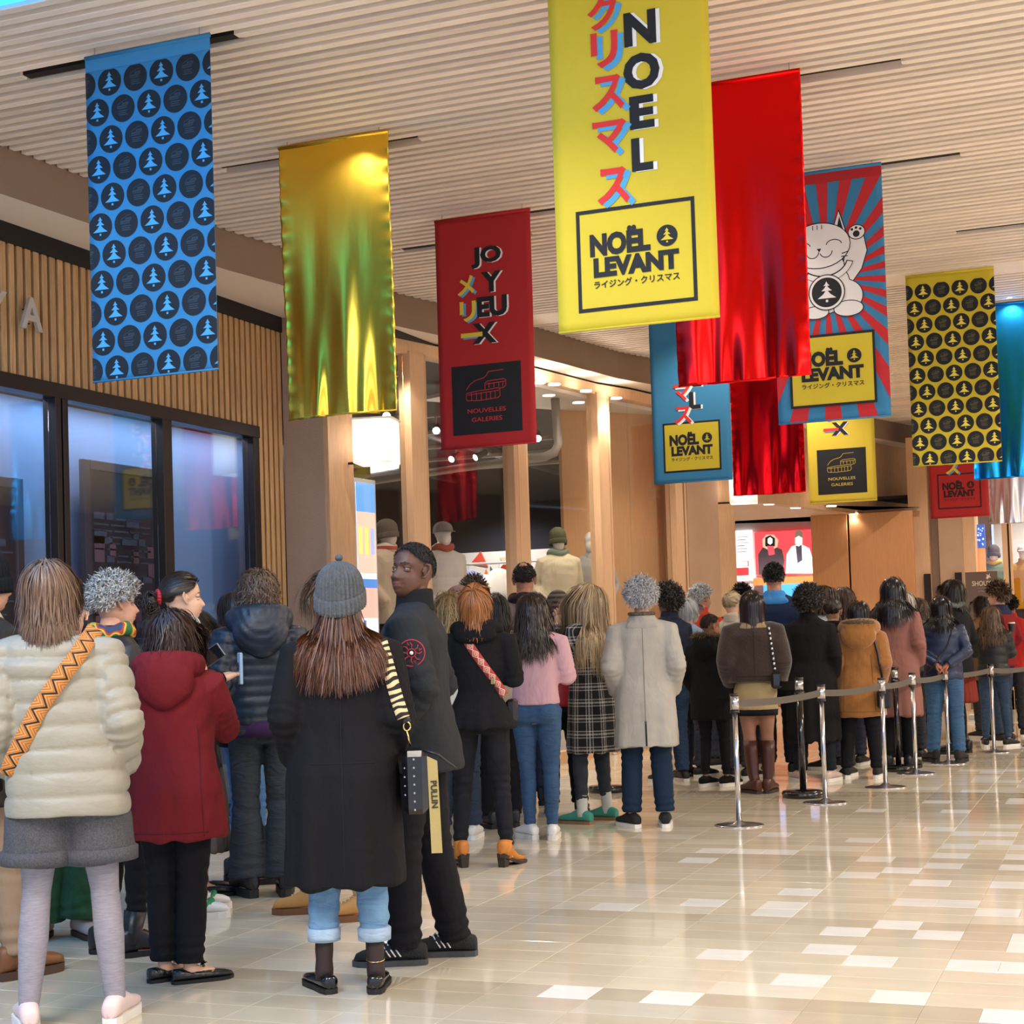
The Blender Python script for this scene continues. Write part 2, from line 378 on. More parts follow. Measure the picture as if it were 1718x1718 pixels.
tr = N.node('ShaderNodeBsdfTransparent'); tr.inputs[0].default_value = (.92, .96, 1, 1); gs = N.node('ShaderNodeBsdfGlossy'); gs.inputs['Roughness'].default_value = .03; gs.inputs[0].default_value = (.85, .92, 1, 1)
fz = N.node('ShaderNodeLayerWeight'); fz.inputs[0].default_value = .5; pw_ = N.node('ShaderNodeMath', operation='POWER'); pw_.inputs[1].default_value = 3; N.link(fz.outputs['Facing'], pw_.inputs[0]); fr = N.node('ShaderNodeMapRange'); fr.name = 'refl'; fr.inputs[3].default_value = .06; fr.inputs[4].default_value = .35; N.link(pw_.outputs[0], fr.inputs[0]); mx = N.node('ShaderNodeMixShader'); N.link(fr.outputs[0], mx.inputs[0]); N.link(tr.outputs[0], mx.inputs[1]); N.link(gs.outputs[0], mx.inputs[2]); N.link(mx.outputs[0], N.n['Material Output'].inputs[0])
GLASS_T = gm
gc = gm.copy(); gc.name = 'clear_glass'; gc.node_tree.nodes['refl'].inputs[3].default_value = .035; gc.node_tree.nodes['refl'].inputs[4].default_value = .22; gc.node_tree.nodes['Transparent BSDF'].inputs[0].default_value = (.97, .97, .97, 1)
GLASS_C = gc
for a, b in ((-2, 4.6), (4.7, ym[0]), (ym[1], ym[2]), (ym[3], ym[4])):
    wp('pane', GLASS_T, ((GL-.045, a, .08), (GL-.035, b, 3.06)))
# frosted blue screens behind the panes and the dark menu boards
def frost_mat():
    m = mat('frosted_blue_film', '7692BC', .7, var=.05, vscale=1.2, stretch=(1, .6, .5)); return m
t = MB(); t.box((GL-.40, -2, 0), (GL-.37, 12.04, 3.11)); t.build('frosted_screen', frost_mat(), win, loc=(-GL, -8, 0))
for (xa, xb, ya) in ((139, 272, 770), (-60, 36, 792)):
    a = on_line(xa, 850, (GL-.24, 0), (GL-.24, 5))[1]; b = on_line(xb, 850, (GL-.24, 0), (GL-.24, 5))[1]
    zt = on_line(xa, ya, (GL-.24, 0), (GL-.24, 5))[2]
    mbd = empty('menu_board', (GL-.24, (a+b)/2, 0)); tag(mbd, 'dark framed glass menu board behind the ' + ('second pane of the blue shop front' if xa > 0 else 'leftmost pane of the blue shop front'), 'menu board')
    w = (b-a)/2
    t = MB(); t.bbox((-.03, -w, 0), (.02, -w+.07, zt), .004); t.bbox((-.03, w-.07, 0), (.02, w, zt), .004); t.bbox((-.03, -w+.07, zt-.07), (.02, w-.07, zt), .004); t.build('board_frame', mat('board_frame', '38333C', .5), mbd)
    t = MB(); t.box((-.02, -w+.07, 0), (0, w-.07, zt-.07)); t.build('board_panel', mat('board_panel', '1C1F2C', .35), mbd)
    # rows of small print and pictures
    r_ = random.Random(5+xa)
    t = MB(); t2 = MB(); zz = zt-.42
    while zz > .5:
        yy = -w+.12
        while yy < w-.2:
            ww = r_.uniform(.05, .22)
            if r_.random() < .75: t.box((.002, yy, zz), (.004, min(yy+ww, w-.1), zz+r_.choice((.012, .012, .05))))
            elif r_.random() < .4: t2.box((.002, yy, zz), (.004, min(yy+ww, w-.1), zz+.1))
            yy += ww+.03
        zz -= .045 if r_.random() < .8 else .1
    t.build('menu_print', mat('menu_print', '3E465C', .6), mbd, kind='stuff'); t2.build('menu_picture', mat('menu_picture', '6A4A55', .6), mbd, kind='stuff')
area((GL-.13, 8.2, 3.09), 26, 7.6, .06, (.78, .87, 1), aim=(GL-.36, 8.2, 1.6))  # added strip fill, hidden behind the head rail, brightens the blue screen
# ---------------------------------------------------------------- shop front on the curve
GP = offs(FASC, .30)
def g_at(px, py=850, poly=None):
    poly = poly or GP; d = ray(px, py)[:2]
    best = None
    for a, b in zip(poly[1:], poly[2:]):
        a = np.array(a); b = np.array(b); n = np.array([b[1]-a[1], a[0]-b[0]]); den = n@d
        if abs(den) < 1e-9: continue
        t = (n@a)/den; p = d*t; s = ((p-a)@(b-a))/((b-a)@(b-a))
        if t > 0 and -1e-6 <= s <= 1+1e-6 and (best is None or t < best[0]): best = (t, p)
    return best[1]
def along(px0, px1, poly=None, py=850):
    "facade points between two sight lines, following the bends"
    a = g_at(px0, py, poly); b = g_at(px1, py, poly); mid = [np.array(p) for p in (poly or GP) if a[1]+.05 < p[1] < b[1]-.05]
    return [a]+mid+[b]
def run(name, m, pts, z0, z1, th=.05, parent=None, kind=None, off=0.0):
    t = MB()
    for a, b in zip(pts, pts[1:]):
        a = np.array(a); b = np.array(b); d = (b-a)/np.linalg.norm(b-a); n = np.array([-d[1], d[0]])*off
        t.wallseg(a+n, b+n, z0, z1, th)
    return t.build(name, m, parent, kind=kind)
def onY(px, py, Y):
    p = on_line(px, py, (0, Y), (5, Y)); return p[0], p[2]
# soffit behind the fascia
so = MB()
for a, b in zip(list(zip(FASC, GP))[1:], list(zip(FASC, GP))[2:]):
    so.add([(*a[0], 4.149), (*b[0], 4.149), (b[1][0]-.7, b[1][1], 4.149), (a[1][0]-.7, a[1][1], 4.149)], [(0, 1, 2, 3)])
    so.add([(*a[0], 4.19), (*b[0], 4.19), (b[1][0]-.1, b[1][1], 4.19), (a[1][0]-.1, a[1][1], 4.19)], [(3, 2, 1, 0)])
so.build('trim_2', mat('pale_soffit', 'EBDCCD', .8), kind='structure')
w0 = np.array([GL+.0, 11.86]); w1 = g_at(548)
t = MB(); t.wallseg(w0, w1, 0, 4.15, .3); wl2 = t.build('wall_left_end', GREIGE, kind='structure')
w2 = g_at(595)
t = MB(); t.wallseg(w1+np.array([.03, 0]), w2, 0, 4.15, .25); t.build('trim_3', OAK_Z, kind='structure')
OAK_L = wood('lit_oak', 'DDB48C', 'z', contrast=.08)  # paler oak for the window frames and pier trims
win2 = empty('window_2', (0, 0, 0), kind='structure')
wpts = along(595, 1146)
run('head_rail', OAK_L, wpts, 4.0, 4.12, .14, win2, off=-.03); run('shadow_gap', DARK, wpts, 4.12, 4.148, .05, win2)
run('sill_rail', OAK_L, wpts, 0, .12, .14, win2, off=-.03)
for (a, b, c) in ((687, 711, 717), (858, 878, 884), (1001, 1018, 1024), (1128, 1140, 1148)):
    run('mullion', OAK_L, along(a, b), .1, 4.02, .14, win2, off=-.05); run('glazing_bead', BLACK_METAL, along(b, c-3), .1, 4.02, .1, win2, off=.0)
    run('mullion', OAK_L, along(c-3, c), .1, 4.02, .1, win2, off=-.03)
for a, b in ((595, 687), (717, 858), (884, 1001), (1024, 1128)):
    run('pane', GLASS_C, along(a, b), .12, 4.0, .01, win2, off=.03)
# columns either side of the entrance
c0, c1, c2, c3 = g_at(1148), g_at(1200), g_at(1232), g_at(1236)
run('wall_column', mat('column_oak', 'B8977C', .7, var=.05), [c0, c1], 0, 4.15, .35, kind='structure', off=-.04)
run('trim_4', OAK_Z, [c1, c2], 0, 4.15, .35, kind='structure')
# wall over the entrance and the entrance soffit
e0, e1 = g_at(1232), g_at(1534)
run('wall_over_entrance', OAK_Z, along(1232, 1534), 3.02, 4.15, .15, kind='structure', off=.0)
PY_ = 24.1
pl = [on_line(x, 950, (0, PY_), (5, PY_)) for x in (1363, 1424, 1427, 1534)]
sf = MB(); sf.prism([(q_[0]-.02, q_[1]) for q_ in along(1232, 1534)]+[(pl[3][0]+.1, PY_+.2), (pl[0][0]-2.6, PY_+.2), (e0[0]-1.5, e0[1]+.3)], 3.03, 3.08)
sf.build('ceiling_entrance', mat('entrance_soffit', 'CFAE92', .6), kind='structure')
for px, py in ((1335, 852), (1432, 862), (1290, 846), (1395, 849)):
    q = on_z(px, py, 3.025); d = MB(); d.disc((0, 0, -.006), .07, .01, 16); o = d.build('downlight', mat('lamp_face', 'FFF6E8', .5, emit=14, ecol='FFE6C4'), loc=tuple(q)); tag(o, 'small round downlight in the entrance soffit', 'downlight', 'downlights in the entrance soffit')
    spot((q[0], q[1], 3.0), 45, WARM, 120, .05)
dp = empty('wall_panelling', kind='structure')
for a, b in ((pl[0], pl[1]), (pl[2], pl[3])):
    t = MB(); t.bbox((a[0], PY_, 0), (b[0], PY_+.1, 3.03), .006); t.build('panel', PANEL, dp)
t = MB(); t.box((pl[1][0], PY_+.04, 0), (pl[2][0], PY_+.1, 3.03)); t.build('joint', DARK, dp)
# pillars to the right of the panels
q = [np.array(on_line(x, 930, (0, 24.9), (5, 24.9))[:2]) for x in (1534, 1566, 1581, 1620, 1640)]
t = MB(); t.box((q[0][0], 24.4, 0), (q[1][0], 24.9, 4.15)); t.build('trim_5', OAK_L, kind='structure')
t = MB(); t.box((q[1][0], 24.7, 0), (q[2][0], 25.2, 4.15)); t.build('wall_pier', GREIGE, kind='structure')
t = MB(); t.box((q[2][0], 24.5, 0), (q[3][0], 25.2, 4.3)); t.build('wall_pillar', mat('column_oak'), kind='structure') if 0 else t.build('wall_pillar', MATS['column_oak'], kind='structure')
t = MB(); t.box((q[3][0], 24.6, 0), (q[4][0], 25.2, 4.3)); t.build('trim_6', OAK_L, kind='structure')
for x, y, lab in ((1557, 24.38, 'tall black slot panel on the oak pier left of the brown sign'), (1609, 24.48, 'tall black slot panel on the brown pillar beside the sign')):
    p = on_line(x, 990, (0, y), (5, y)); t = MB(); t.bbox((p[0]-.05, y-.03, .9), (p[0]+.05, y, 1.36+.09*y/2.65*.93*.93+.0), .004); o = t.build('intercom_panel', BLACK_METAL); tag(o, lab, 'wall panel')
# ---------------------------------------------------------------- shop interior seen through the glass
room = MB()
room.box((-16, 24.3, 0), (-6.9, 24.5, 4.3)); wb = room.build('wall_back', mat('shop_navy', '161C2A', .8), kind='structure')
t = MB(); t.box((-16, 24.25, 0), (-6.9, 24.3, 2.75)); t.build('white_panelling', WHITE_P, wb)
t = MB(); t.box((-16, 12.2, 0), (-15.8, 24.5, 4.3)); t.build('wall_shop_side', mat('shop_wine', '2A1C24', .8), kind='structure')
t = MB(); t.box((-16, 12.05, 0), (-6.75, 12.2, 4.3)); t.build('wall_shop_front', mat('shop_grey', '55504F', .8), kind='structure')
t = MB(); t.box((-16, 12.2, 4.12), (-6.1, 24.5, 4.2)); shop_ceiling = t.build('ceiling_shop', mat('shop_black', '26262C', .7), kind='structure')
t = MB(); t.box((-16, 12.2, 0), (-6.9, 24.3, .004)); t.build('floor_shop', mat('shop_floor', 'C8BCAE', .25), kind='structure')
PALE = mat('pale_metal', 'B7B2AE', .4, .2)
for k, y in enumerate((13.8, 15.2, 16.6, 18.0, 19.4, 20.8, 22.2)):
    t = MB(); t.bbox((-15.8, y-.03, 3.9), (-6.55 if y < 15 else -7.0, y+.03, 3.95), .004); o = t.build('track_rail', PALE); tag(o, 'pale lighting rail under the dark shop ceiling', 'rail', 'lighting rails in the shop')
for k in range(4):
    t = MB(); x = -8.2-k*1.9; t.tube([(x, 12.4, 4.0), (x-.4, 24.2, 4.0)], .08, 10); o = t.build('air_duct', mat('duct_grey', '4B4B52', .5, .3), smooth=True); tag(o, 'dark round air duct under the shop ceiling', 'duct', 'air ducts in the shop')
LAMPF = mat('lamp_white', 'FFFFFF', .5, emit=25, ecol='FFF4E4')
tp = MB(); tp.tube([(0, 0, .13), (0, -.02, .0)], .012, 6); tpm = tp.mesh('stem', PALE)
th = MB(); th.tube([(0, .06, .02), (0, -.11, -.06)], [.04, .045], 12); thm = th.mesh('head', mat('spot_black', '3A3A3E', .5), True)
tf = MB(); tf.tube([(0, -.111, -.0605), (0, -.116, -.063)], [.041, .041], 12); tfm = tf.mesh('lamp_face', LAMPF)
for px, py, Y in ((668, 1018-178, 16.6), (640, 829, 13.8), (655, 842, 15.2), (893, 876, 18.0), (770, 907, 19.4), (735, 836, 16.6), (812, 852, 19.4), (838, 830, 16.6), (905, 820, 18), (858, 905, 22.2)):
    p = on_line(px, py, (0, Y), (5, Y)); p[2] = 3.78
    p = on_line(px, py, (0, Y), (5, Y)); r = empty('spotlight', (p[0], Y, 3.79), rz=rng.uniform(-.6, .6)); tag(r, 'small track spotlight glowing under the dark shop ceiling', 'spotlight', 'track spotlights in the shop')
    ob('stem', tpm, r); ob('head', thm, r); ob('lamp_face', tfm, r)
for x, y, p in ((-8.5, 15, 170), (-8.2, 19, 170), (-11, 21.5, 150), (-9.5, 23.2, 110), (-12.5, 17, 130)):
    spot((x, y, 3.7), p, (1, .95, .9), 140, .08)
# oak display wall behind the last panes
d0 = np.array(on_line(944, 850, (-7.9, 0), (-5.2, 19.8))[:2])
dA = g_at(950); dB = g_at(1146)
n_ = np.array([-.95, .3])*.95
_d = ray(945, 850)[:2]; _d = _d/np.linalg.norm(_d)
t = MB(); t.wallseg(g_at(945)+_d*1.5, g_at(1146)+np.array([-.12, .05]), 0, 4.1, .06)
t.build('wall_display', wood('honey_panel', 'D9A877', 'z', contrast=.07), kind='structure')
t = MB(); t.prism([tuple(dA+np.array([-1.6, -.2])), tuple(g_at(884)+np.array([-.08, 0])), tuple(g_at(1000)+np.array([-.08, 0])), tuple(dB+np.array([-.08, 0])), tuple(dB+np.array([-.1, .3]))], 3.96, 4.0)
t.build('ceiling_display', WHITE_P, kind='structure')
for px, py in ((905, 642), (930, 645), (983, 656), (1034, 668)):
    q = on_z(px, py, 3.955); d = MB(); d.disc((0, 0, -.005), .06, .01, 16); o = d.build('downlight', LAMPF, loc=tuple(q)); tag(o, 'small round downlight at the head of the shop window', 'downlight', 'downlights at the window head')
    spot((q[0]-.05, q[1], 3.9), 36, (1, .88, .72), 120, .05)
for px, py in ((683, 590), (722, 602)):
    q = on_z(px, py, 3.955); q[0] -= .15; spot((q[0], q[1], 3.9), 40, (1, .88, .72), 120, .05)
# ventilation pipe behind the glass
t = MB(); pa = np.array([*(g_at(968)+np.array([-.30, .25])), 0]); 
t.tube([pa+(0, 0, 3.96), pa+(.02, 0, 3.45), pa+(-.03, 0, 3.36), pa+(-.15, 0, 3.32), pa+(-1.2, .1, 3.28), pa+(-2.6, .2, 3.2)], [.05, .05, .052, .05, .045, .045], 12); o = t.build('pipe', mat('duct_steel', '8E8780', .45, .4), smooth=True); tag(o, 'bent grey pipe behind the top of the shop window', 'pipe')
# back wall motif, rack and hanging jackets
mot = [((800, 1000), (815, 955), (832, 1000), 'E7772E'), ((822, 950), (845, 985), (822, 990), '3F6B72'), ((838, 935), (866, 985), (866, 935), 'D9C3A4'), ((820, 1010), (835, 975), (850, 1010), 'E9A43A'), ((790, 945), (806, 925), (818, 950), 'D94F3A'), ((850, 1000), (868, 965), (882, 1000), 'C84A32')]
for a, b, c, colr in mot:
    P3 = [on_line(p[0], p[1], (0, 24.22), (5, 24.22)) for p in (a, b, c)]
    t = MB(); t.add([(p[0], 24.22, p[2]) for p in P3]+[(p[0], 24.25, p[2]) for p in P3], [(0, 1, 2), (0, 3, 4, 1), (1, 4, 5, 2), (2, 5, 3, 0)]); t.build('wall_triangle', mat('tri_'+colr, colr, .6), wb)
RX = onY(797, 940, 20.0)[0]
rk = empty('clothes_rack', (RX, 20.0, 0)); tag(rk, 'white clothes rail inside the shop behind the second pane', 'clothes rack')
t = MB(); t.tube([(-1.2, 0, 2.35), (1.5, 0, 2.35)], .018, 8); t.build('rail', PALE, rk)
for x in (-1.15, 1.45):
    t = MB(); t.tube([(x, 0, 0), (x, 0, 2.35)], .018, 8); t.build('post', PALE, rk)
def hang_jacket(x, y, z, c, k):
    t = MB(); w = .19
    t.loft([(0, 0, -.62, w*1.02, .05), (0, 0, -.3, w, .06), (0, 0, -.1, w*.98, .06), (0, 0, -.03, w*.6, .045), (0, 0, 0, .05, .03)], 14)
    for s in (-1, 1): t.tube([(s*w*.85, 0, -.08), (s*w*1.12, .0, -.35), (s*w*1.15, .01, -.56)], [.05, .045, .035], 8)
    r = t.build('jacket', mat('garment_'+c, c, .8), smooth=True, loc=(x, y, z)); r.rotation_euler.z = .5+.2*rng.normal()
    h = MB(); h.tube([(0, 0, .0), (0, 0, .05), (.02, 0, .07), (0, 0, .09)], .005, 6); h.build('hanger_hook', PALE, r)
    return r
names = {'6A6460': 'taupe', '3E4258': 'dark blue', 'E9E2D6': 'cream', '8C8FB8': 'lilac', 'E5E0E0': 'white', '54504E': 'charcoal'}
for k, (x, c) in enumerate(((-1.0, '6A6460'), (-.72, '54504E'), (-.42, '3E4258'), (-.1, '8C8FB8'), (.35, 'E9E2D6'), (.75, 'E5E0E0'))):
    o = hang_jacket(RX+x, 20.0, 2.27, c, k); tag(o, '%s jacket hanging on the white rail inside the shop' % names[c], 'jacket', 'jackets on the shop rail')
# bright sales screen in the first pane
inside = lambda px, dep: g_at(px)+ray(px, 850)[:2]/np.linalg.norm(ray(px, 850)[:2])*dep
sp = inside(594, .12); sq = inside(631, .12)
L = np.linalg.norm(sq-sp); scr = empty('advert_screen', (*sp, 0)); scr.rotation_euler.z = math.atan2(sq[1]-sp[1], sq[0]-sp[0]); tag(scr, 'tall bright advertising screen in the corner of the shop window', 'screen')
t = MB(); t.bbox((0, 0, .05), (L, .06, 2.80), .004); t.build('casing', mat('screen_case', 'C9CDD6', .4), scr)
t = MB(); t.box((.03, -.004, .1), (L-.03, .0, 2.76)); t.build('display', mat('screen_glow', 'DCE8FA', .5, emit=.8, ecol='DCE8FA'), scr)
def sp_(nm, c, x0, z0, x1, z1, e=.75):
    t = MB(); t.box((.03+x0*(L-.06), -.006, z0), (.03+x1*(L-.06), -.004, z1)); t.build(nm, mat('scr_'+c, c, .5, emit=e, ecol=c), scr)
sp_('picture_sky', '5E97D8', 0, 2.5, 1, 2.76); sp_('picture_facade', 'F0B7A4', 0, 1.95, 1, 2.5); sp_('picture_awning', '4C7FC4', 0, 1.82, 1, 1.9); sp_('picture_wall', 'E9A99A', 0, 1.55, 1, 1.82)
for k in range(3):
    sp_('picture_window', 'F4C651' if k < 2 else '6FA0CF', .08+.32*k, 2.12, .28+.32*k, 2.36); 
for k, (x, z, c) in enumerate(((.3, 1.4, '3C5FB0'), (.65, 1.3, 'C44A5E'), (.2, 1.2, '50A0A0'), (.35, .95, 'D23C50'), (.65, .95, '4456A8'), (.5, 1.12, '5588B8'), (.85, 1.15, '44A0B0'))):
    sp_('picture_figure', c, x-.05, z, x+.06, z+.13)
# ---------------------------------------------------------------- inside the entrance: lit posters
t = MB(); t.box((-10, 27.4, 0), (-2.2, 27.6, 3.4)); we = t.build('wall_far', mat('shop_white', 'E4DEDA', .6), kind='structure')
t = MB(); t.box((-10, 24.6, 3.25), (-3.0, 27.5, 3.3)); t.build('ceiling_far', mat('shop_black'), kind='structure') if 'shop_black' not in MATS else t.build('ceiling_far', MATS['shop_black'], kind='structure')
for x in (-5.9, -4.9): spot((x, 26.0, 3.2), 90, (1, .96, .92), 140, .06)
def quadY(name, m, x0, y0, x1, y1, Y, th=.01, parent=None):
    a = onY(x0, y1, Y); b = onY(x1, y0, Y); t = MB(); t.bbox((a[0], Y-th, a[1]), (b[0], Y, b[1]), min(.002, th/3)); return t.build(name, m, parent)
ps = empty('poster_red', (0, 0, 0)); tag(ps, 'large red lit poster of a couple in winter coats behind the entrance', 'poster')
PR = lambda c, e=.9: mat('lit_'+c, c, .5, emit=e, ecol=c)
Yp = 27.35
quadY('backing', PR('E8454B'), 1269, 888, 1368, 964, Yp, .03, ps)
quadY('orange_ledge', mat('ledge_orange', 'E8924C', .5), 1266, 966, 1368, 983, Yp-.1, .1, ps)
def polyY(name, m, pts, Y, parent, th=.004):
    P = [onY(x, y, Y) for x, y in pts]; n = len(P)
    t = MB(); t.add([(p[0], Y-th, p[1]) for p in P]+[(p[0], Y, p[1]) for p in P], [tuple(range(n)), tuple(range(n, 2*n))[::-1]]+[(i, n+i, n+(i+1) % n, (i+1) % n) for i in range(n)]); return t.build(name, m, parent)
Yq = Yp-.035
polyY('figure_dark_coat', PR('5A4A50', .35), [(1273, 964), (1272, 930), (1280, 918), (1296, 915), (1312, 922), (1316, 940), (1312, 964)], Yq, ps)
polyY('figure_fur_hood', PR('D8B79A', .7), [(1280, 918), (1279, 905), (1286, 897), (1298, 897), (1306, 906), (1304, 918), (1292, 924)], Yq-.006, ps)
polyY('figure_hair', PR('2E2628', .3), [(1284, 916), (1284, 902), (1292, 898), (1300, 903), (1300, 916), (1292, 920)], Yq-.012, ps)
polyY('figure_face', PR('F6E3DA'), [(1288, 911), (1288, 904), (1292, 901), (1296, 904), (1296, 911), (1292, 914)], Yq-.018, ps)
polyY('figure_red_scarf', PR('E04A58'), [(1287, 916), (1298, 916), (1300, 930), (1290, 932)], Yq-.018, ps)
polyY('figure_white_coat', PR('F4EEE8'), [(1318, 962), (1320, 930), (1328, 917), (1342, 912), (1358, 920), (1364, 940), (1364, 962)], Yq, ps)
polyY('figure_grey_scarf', PR('5E5864', .4), [(1335, 916), (1345, 914), (1346, 940), (1338, 945)], Yq-.006, ps)
polyY('figure_head', PR('F3E2D6'), [(1334, 912), (1334, 902), (1340, 898), (1346, 902), (1346, 912), (1340, 917)], Yq-.012, ps)
polyY('figure_hat', PR('8E7468', .5), [(1333, 903), (1334, 892), (1340, 888), (1347, 893), (1347, 903), (1340, 899)], Yq-.018, ps)
pw = empty('poster_white', (0, 0, 0)); tag(pw, 'white price poster with red boxes left of the red poster', 'poster')
quadY('sheet', PR('F2ECEC', .75), 1233, 889, 1262, 975, Yp, .02, pw)
for k in range(6): quadY('text_line', mat('grey_print', '8E8A90', .6), 1237, 900+k*5, 1237+(18, 14, 20, 12, 17, 15)[k], 901.6+k*5, Yp-.022, .003, pw)
quadY('red_box', PR('E23C40', .6), 1236, 952, 1256, 966, Yp-.022, .003, pw); quadY('red_outline', PR('E23C40', .6), 1236, 941, 1256, 942.5, Yp-.022, .003, pw)
quadY('red_outline', PR('E23C40', .6), 1236, 949, 1256, 950.5, Yp-.022, .003, pw); quadY('red_outline', PR('E23C40', .6), 1254.6, 941, 1256, 950, Yp-.022, .003, pw)
pb = quadY('poster_blue', PR('3F8FD8', .6), 1282, 978, 1366, 1010, Yp-.3, .02); tag(pb, 'blue lit poster under the orange ledge of the red poster', 'poster')
pc = quadY('display_counter', mat('counter_orange', 'DE8040', .5), 1268, 1010, 1366, 1183, Yp-.3, .3); tag(pc, 'orange counter below the blue poster', 'counter')
rs = empty('red_sign', (0, 0, 0)); tag(rs, 'glowing red sign with white marks behind the long red foil banner', 'sign')
quadY('face', PR('F04038', 1.0), 1346, 728, 1362, 828, 23.6, .06, rs)
for y in (763, 782, 803): quadY('mark', PR('FFFFFF', 1.3), 1354, y, 1362, y+11, 23.53, .01, rs)
# ---------------------------------------------------------------- right shop window
t = MB(); t.box((-2.1, 26.8, 0), (1.5, 27.0, 4.2)); t.build('wall_shop_right', mat('pale_shop', 'D6D2CC', .6), kind='structure')
win3 = empty('window_3', kind='structure')
Yw = 24.9
def w3(nm, m, x0, x1, z0=0, z1=4.1, th=.1, dy=0):
    a = onY(x0, 930, Yw)[0]; b = onY(x1, 930, Yw)[0]; t = MB(); t.bbox((a, Yw-th+dy, z0), (b, Yw+dy, z1), .004); t.build(nm, m, win3)
w3('mullion', OAK_L, 1683, 1692); w3('glazing_bead', BLACK_METAL, 1692, 1695); w3('mullion', OAK_L, 1695, 1699)
w3('pane', GLASS_C, 1640, 1683, .1, 4.0, .01); w3('pane', GLASS_C, 1699, 1760, .1, 4.0, .01); w3('head_rail', OAK_L, 1640, 1800, 4.0, 4.12); w3('sill_rail', OAK_L, 1640, 1800, 0, .3)
for x in (-1.5, -.9): spot((x, 25.6, 3.9), 90, (1, .96, .9), 120, .06)
ls = empty('light_column', (0, 0, 0)); tag(ls, 'slim lit column, blue foil above orange, in the right shop window', 'display column')
quadY('orange_half', PR('F07A3C', .8), 1637.5, 920, 1653, 1200, 25.1, .1, ls); 
quadY('blue_half', PR('3564C0', .5), 1637, 880, 1652, 920, 25.1, .1, ls)
r_ = random.Random(4)
for k in range(14):
    x = r_.uniform(1639, 1649); y = r_.uniform(882, 918); quadY('glint', PR('BFD8FF', 1.2), x, y, x+r_.uniform(1, 2.6), y+r_.uniform(1, 3.5), 24.99, .004, ls)
# roll-up sign
Ys = 22.6
sg = empty('rollup_sign', (0, 0, 0)); tag(sg, 'dark brown roll-up sign reading SHOUKA beside the brown pillar', 'sign')
quadY('sheet', mat('sign_brown', '6C5B52', .6), 1629, 958, 1673, 1190, Ys, .01, sg)
quadY('top_bar', PALE, 1628, 956.5, 1674, 959, Ys+.01, .03, sg)
a = onY(1625, 1180, Ys); t = MB(); t.bbox((a[0], Ys-.12, 0), (a[0]+.45, Ys+.1, .07), .01); t.build('foot', PALE, sg)
def text_mesh(s, size, off=0.0, extrude=0.0, shear=0, align='CENTER', res=3):
    c = bpy.data.curves.new('lettering', 'FONT'); c.body = s; c.size = size; c.offset = off; c.extrude = extrude; c.shear = shear
    c.align_x = align; c.align_y = 'CENTER'; c.resolution_u = res
    o = bpy.data.objects.new('lettering', c); COL.objects.link(o); dg = bpy.context.evaluated_depsgraph_get()
    me = bpy.data.meshes.new_from_object(o.evaluated_get(dg)); bpy.data.objects.remove(o); bpy.data.curves.remove(c)
    me.materials.clear(); return me
def put_text(s, size, m, loc, parent, off=0, name='lettering', ex=.002, sx=1):
    me = text_mesh(s, size, off, ex); me.materials.append(m); o = ob(name, me, parent, loc=loc); o.rotation_euler = (PI/2, 0, 0); o.scale = (sx, 1, 1); return o
CREAM = mat('sign_cream', 'E8DCC8', .6)
p = onY(1650, 979, Ys); put_text('SHOUKA', .095, CREAM, (p[0], Ys-.013, p[1]), sg, .001, sx=.8)
p = onY(1651, 988, Ys); put_text('chocolatier torréfacteur', .022, CREAM, (p[0], Ys-.013, p[1]), sg) if 0 else None
for k, (y, w) in enumerate(((986, 24), (991, 20), (1004, 16))): quadY('text_line', CREAM, 1651-w/2, y, 1651+w/2, y+1.1, Ys-.011, .002, sg)
polyY('emblem', CREAM, [(1654, 970), (1656, 966), (1654, 963), (1658, 965), (1661, 962), (1660, 966), (1663, 969), (1659, 969), (1657, 972)], Ys-.011, sg)
# Y A letters on the batten wall
for ch, x, y in (('A', 52, 530), ('Y', -8, 517)):
    p = on_line(x, y, (GL+.07, 0), (GL+.07, 5)); me = text_mesh(ch, .30, .006, .012); me.materials.append(mat('letter_grey', 'B9B1A8', .5, .1)); o = ob('sign_letter', me, loc=tuple(p)); o.rotation_euler = (PI/2, 0, PI/2)
    tag(o, 'raised pale metal letter %s on the larch battens' % ch, 'letter'); 
    s = MB(); 
    for dz in (-.05, .05): s.tube([(0, dz, -.07), (0, dz, -.01)], .004, 6)
    s.build('fixing_pin', BLACK_METAL, o)
# lanterns
def lantern(p, rz, label, e=1.0, s=.34):
    r = empty('wall_lantern', tuple(p), rz); tag(r, label, 'lamp')
    m = mat('lantern_shade', 'FFF7EC', .5)
    if not m.get('done'):
        m['done'] = 1; N = NT(m); b = N.n['Principled BSDF']; tc = N.node('ShaderNodeTexCoord'); vl = N.node('ShaderNodeVectorMath', operation='LENGTH'); N.link(tc.outputs['Object'], vl.inputs[0])
        mr = N.node('ShaderNodeMapRange'); mr.inputs[1].default_value = .16; mr.inputs[2].default_value = .27; mr.inputs[3].default_value = 1.3; mr.inputs[4].default_value = .32; N.link(vl.outputs['Value'], mr.inputs[0])
        b.inputs['Emission Color'].default_value = (1, .93, .84, 1); N.link(mr.outputs[0], b.inputs['Emission Strength'])
    t = MB(); t.bbox((-s/2, -s/2, -s*.56), (s/2, s/2, s*.56), .008); t.build('shade', m, r)
    t = MB(); t.bbox((-s/2-.01, -s/2-.01, s*.56), (s/2+.01, s/2+.01, s*.6), .003); t.build('top_cap', WHITE_P, r)
    t = MB(); t.tube([(-s/2, 0, -s*.5), (-s/2-.25, 0, -s*.5)], .012, 8); t.build('bracket', BLACK_METAL, r)
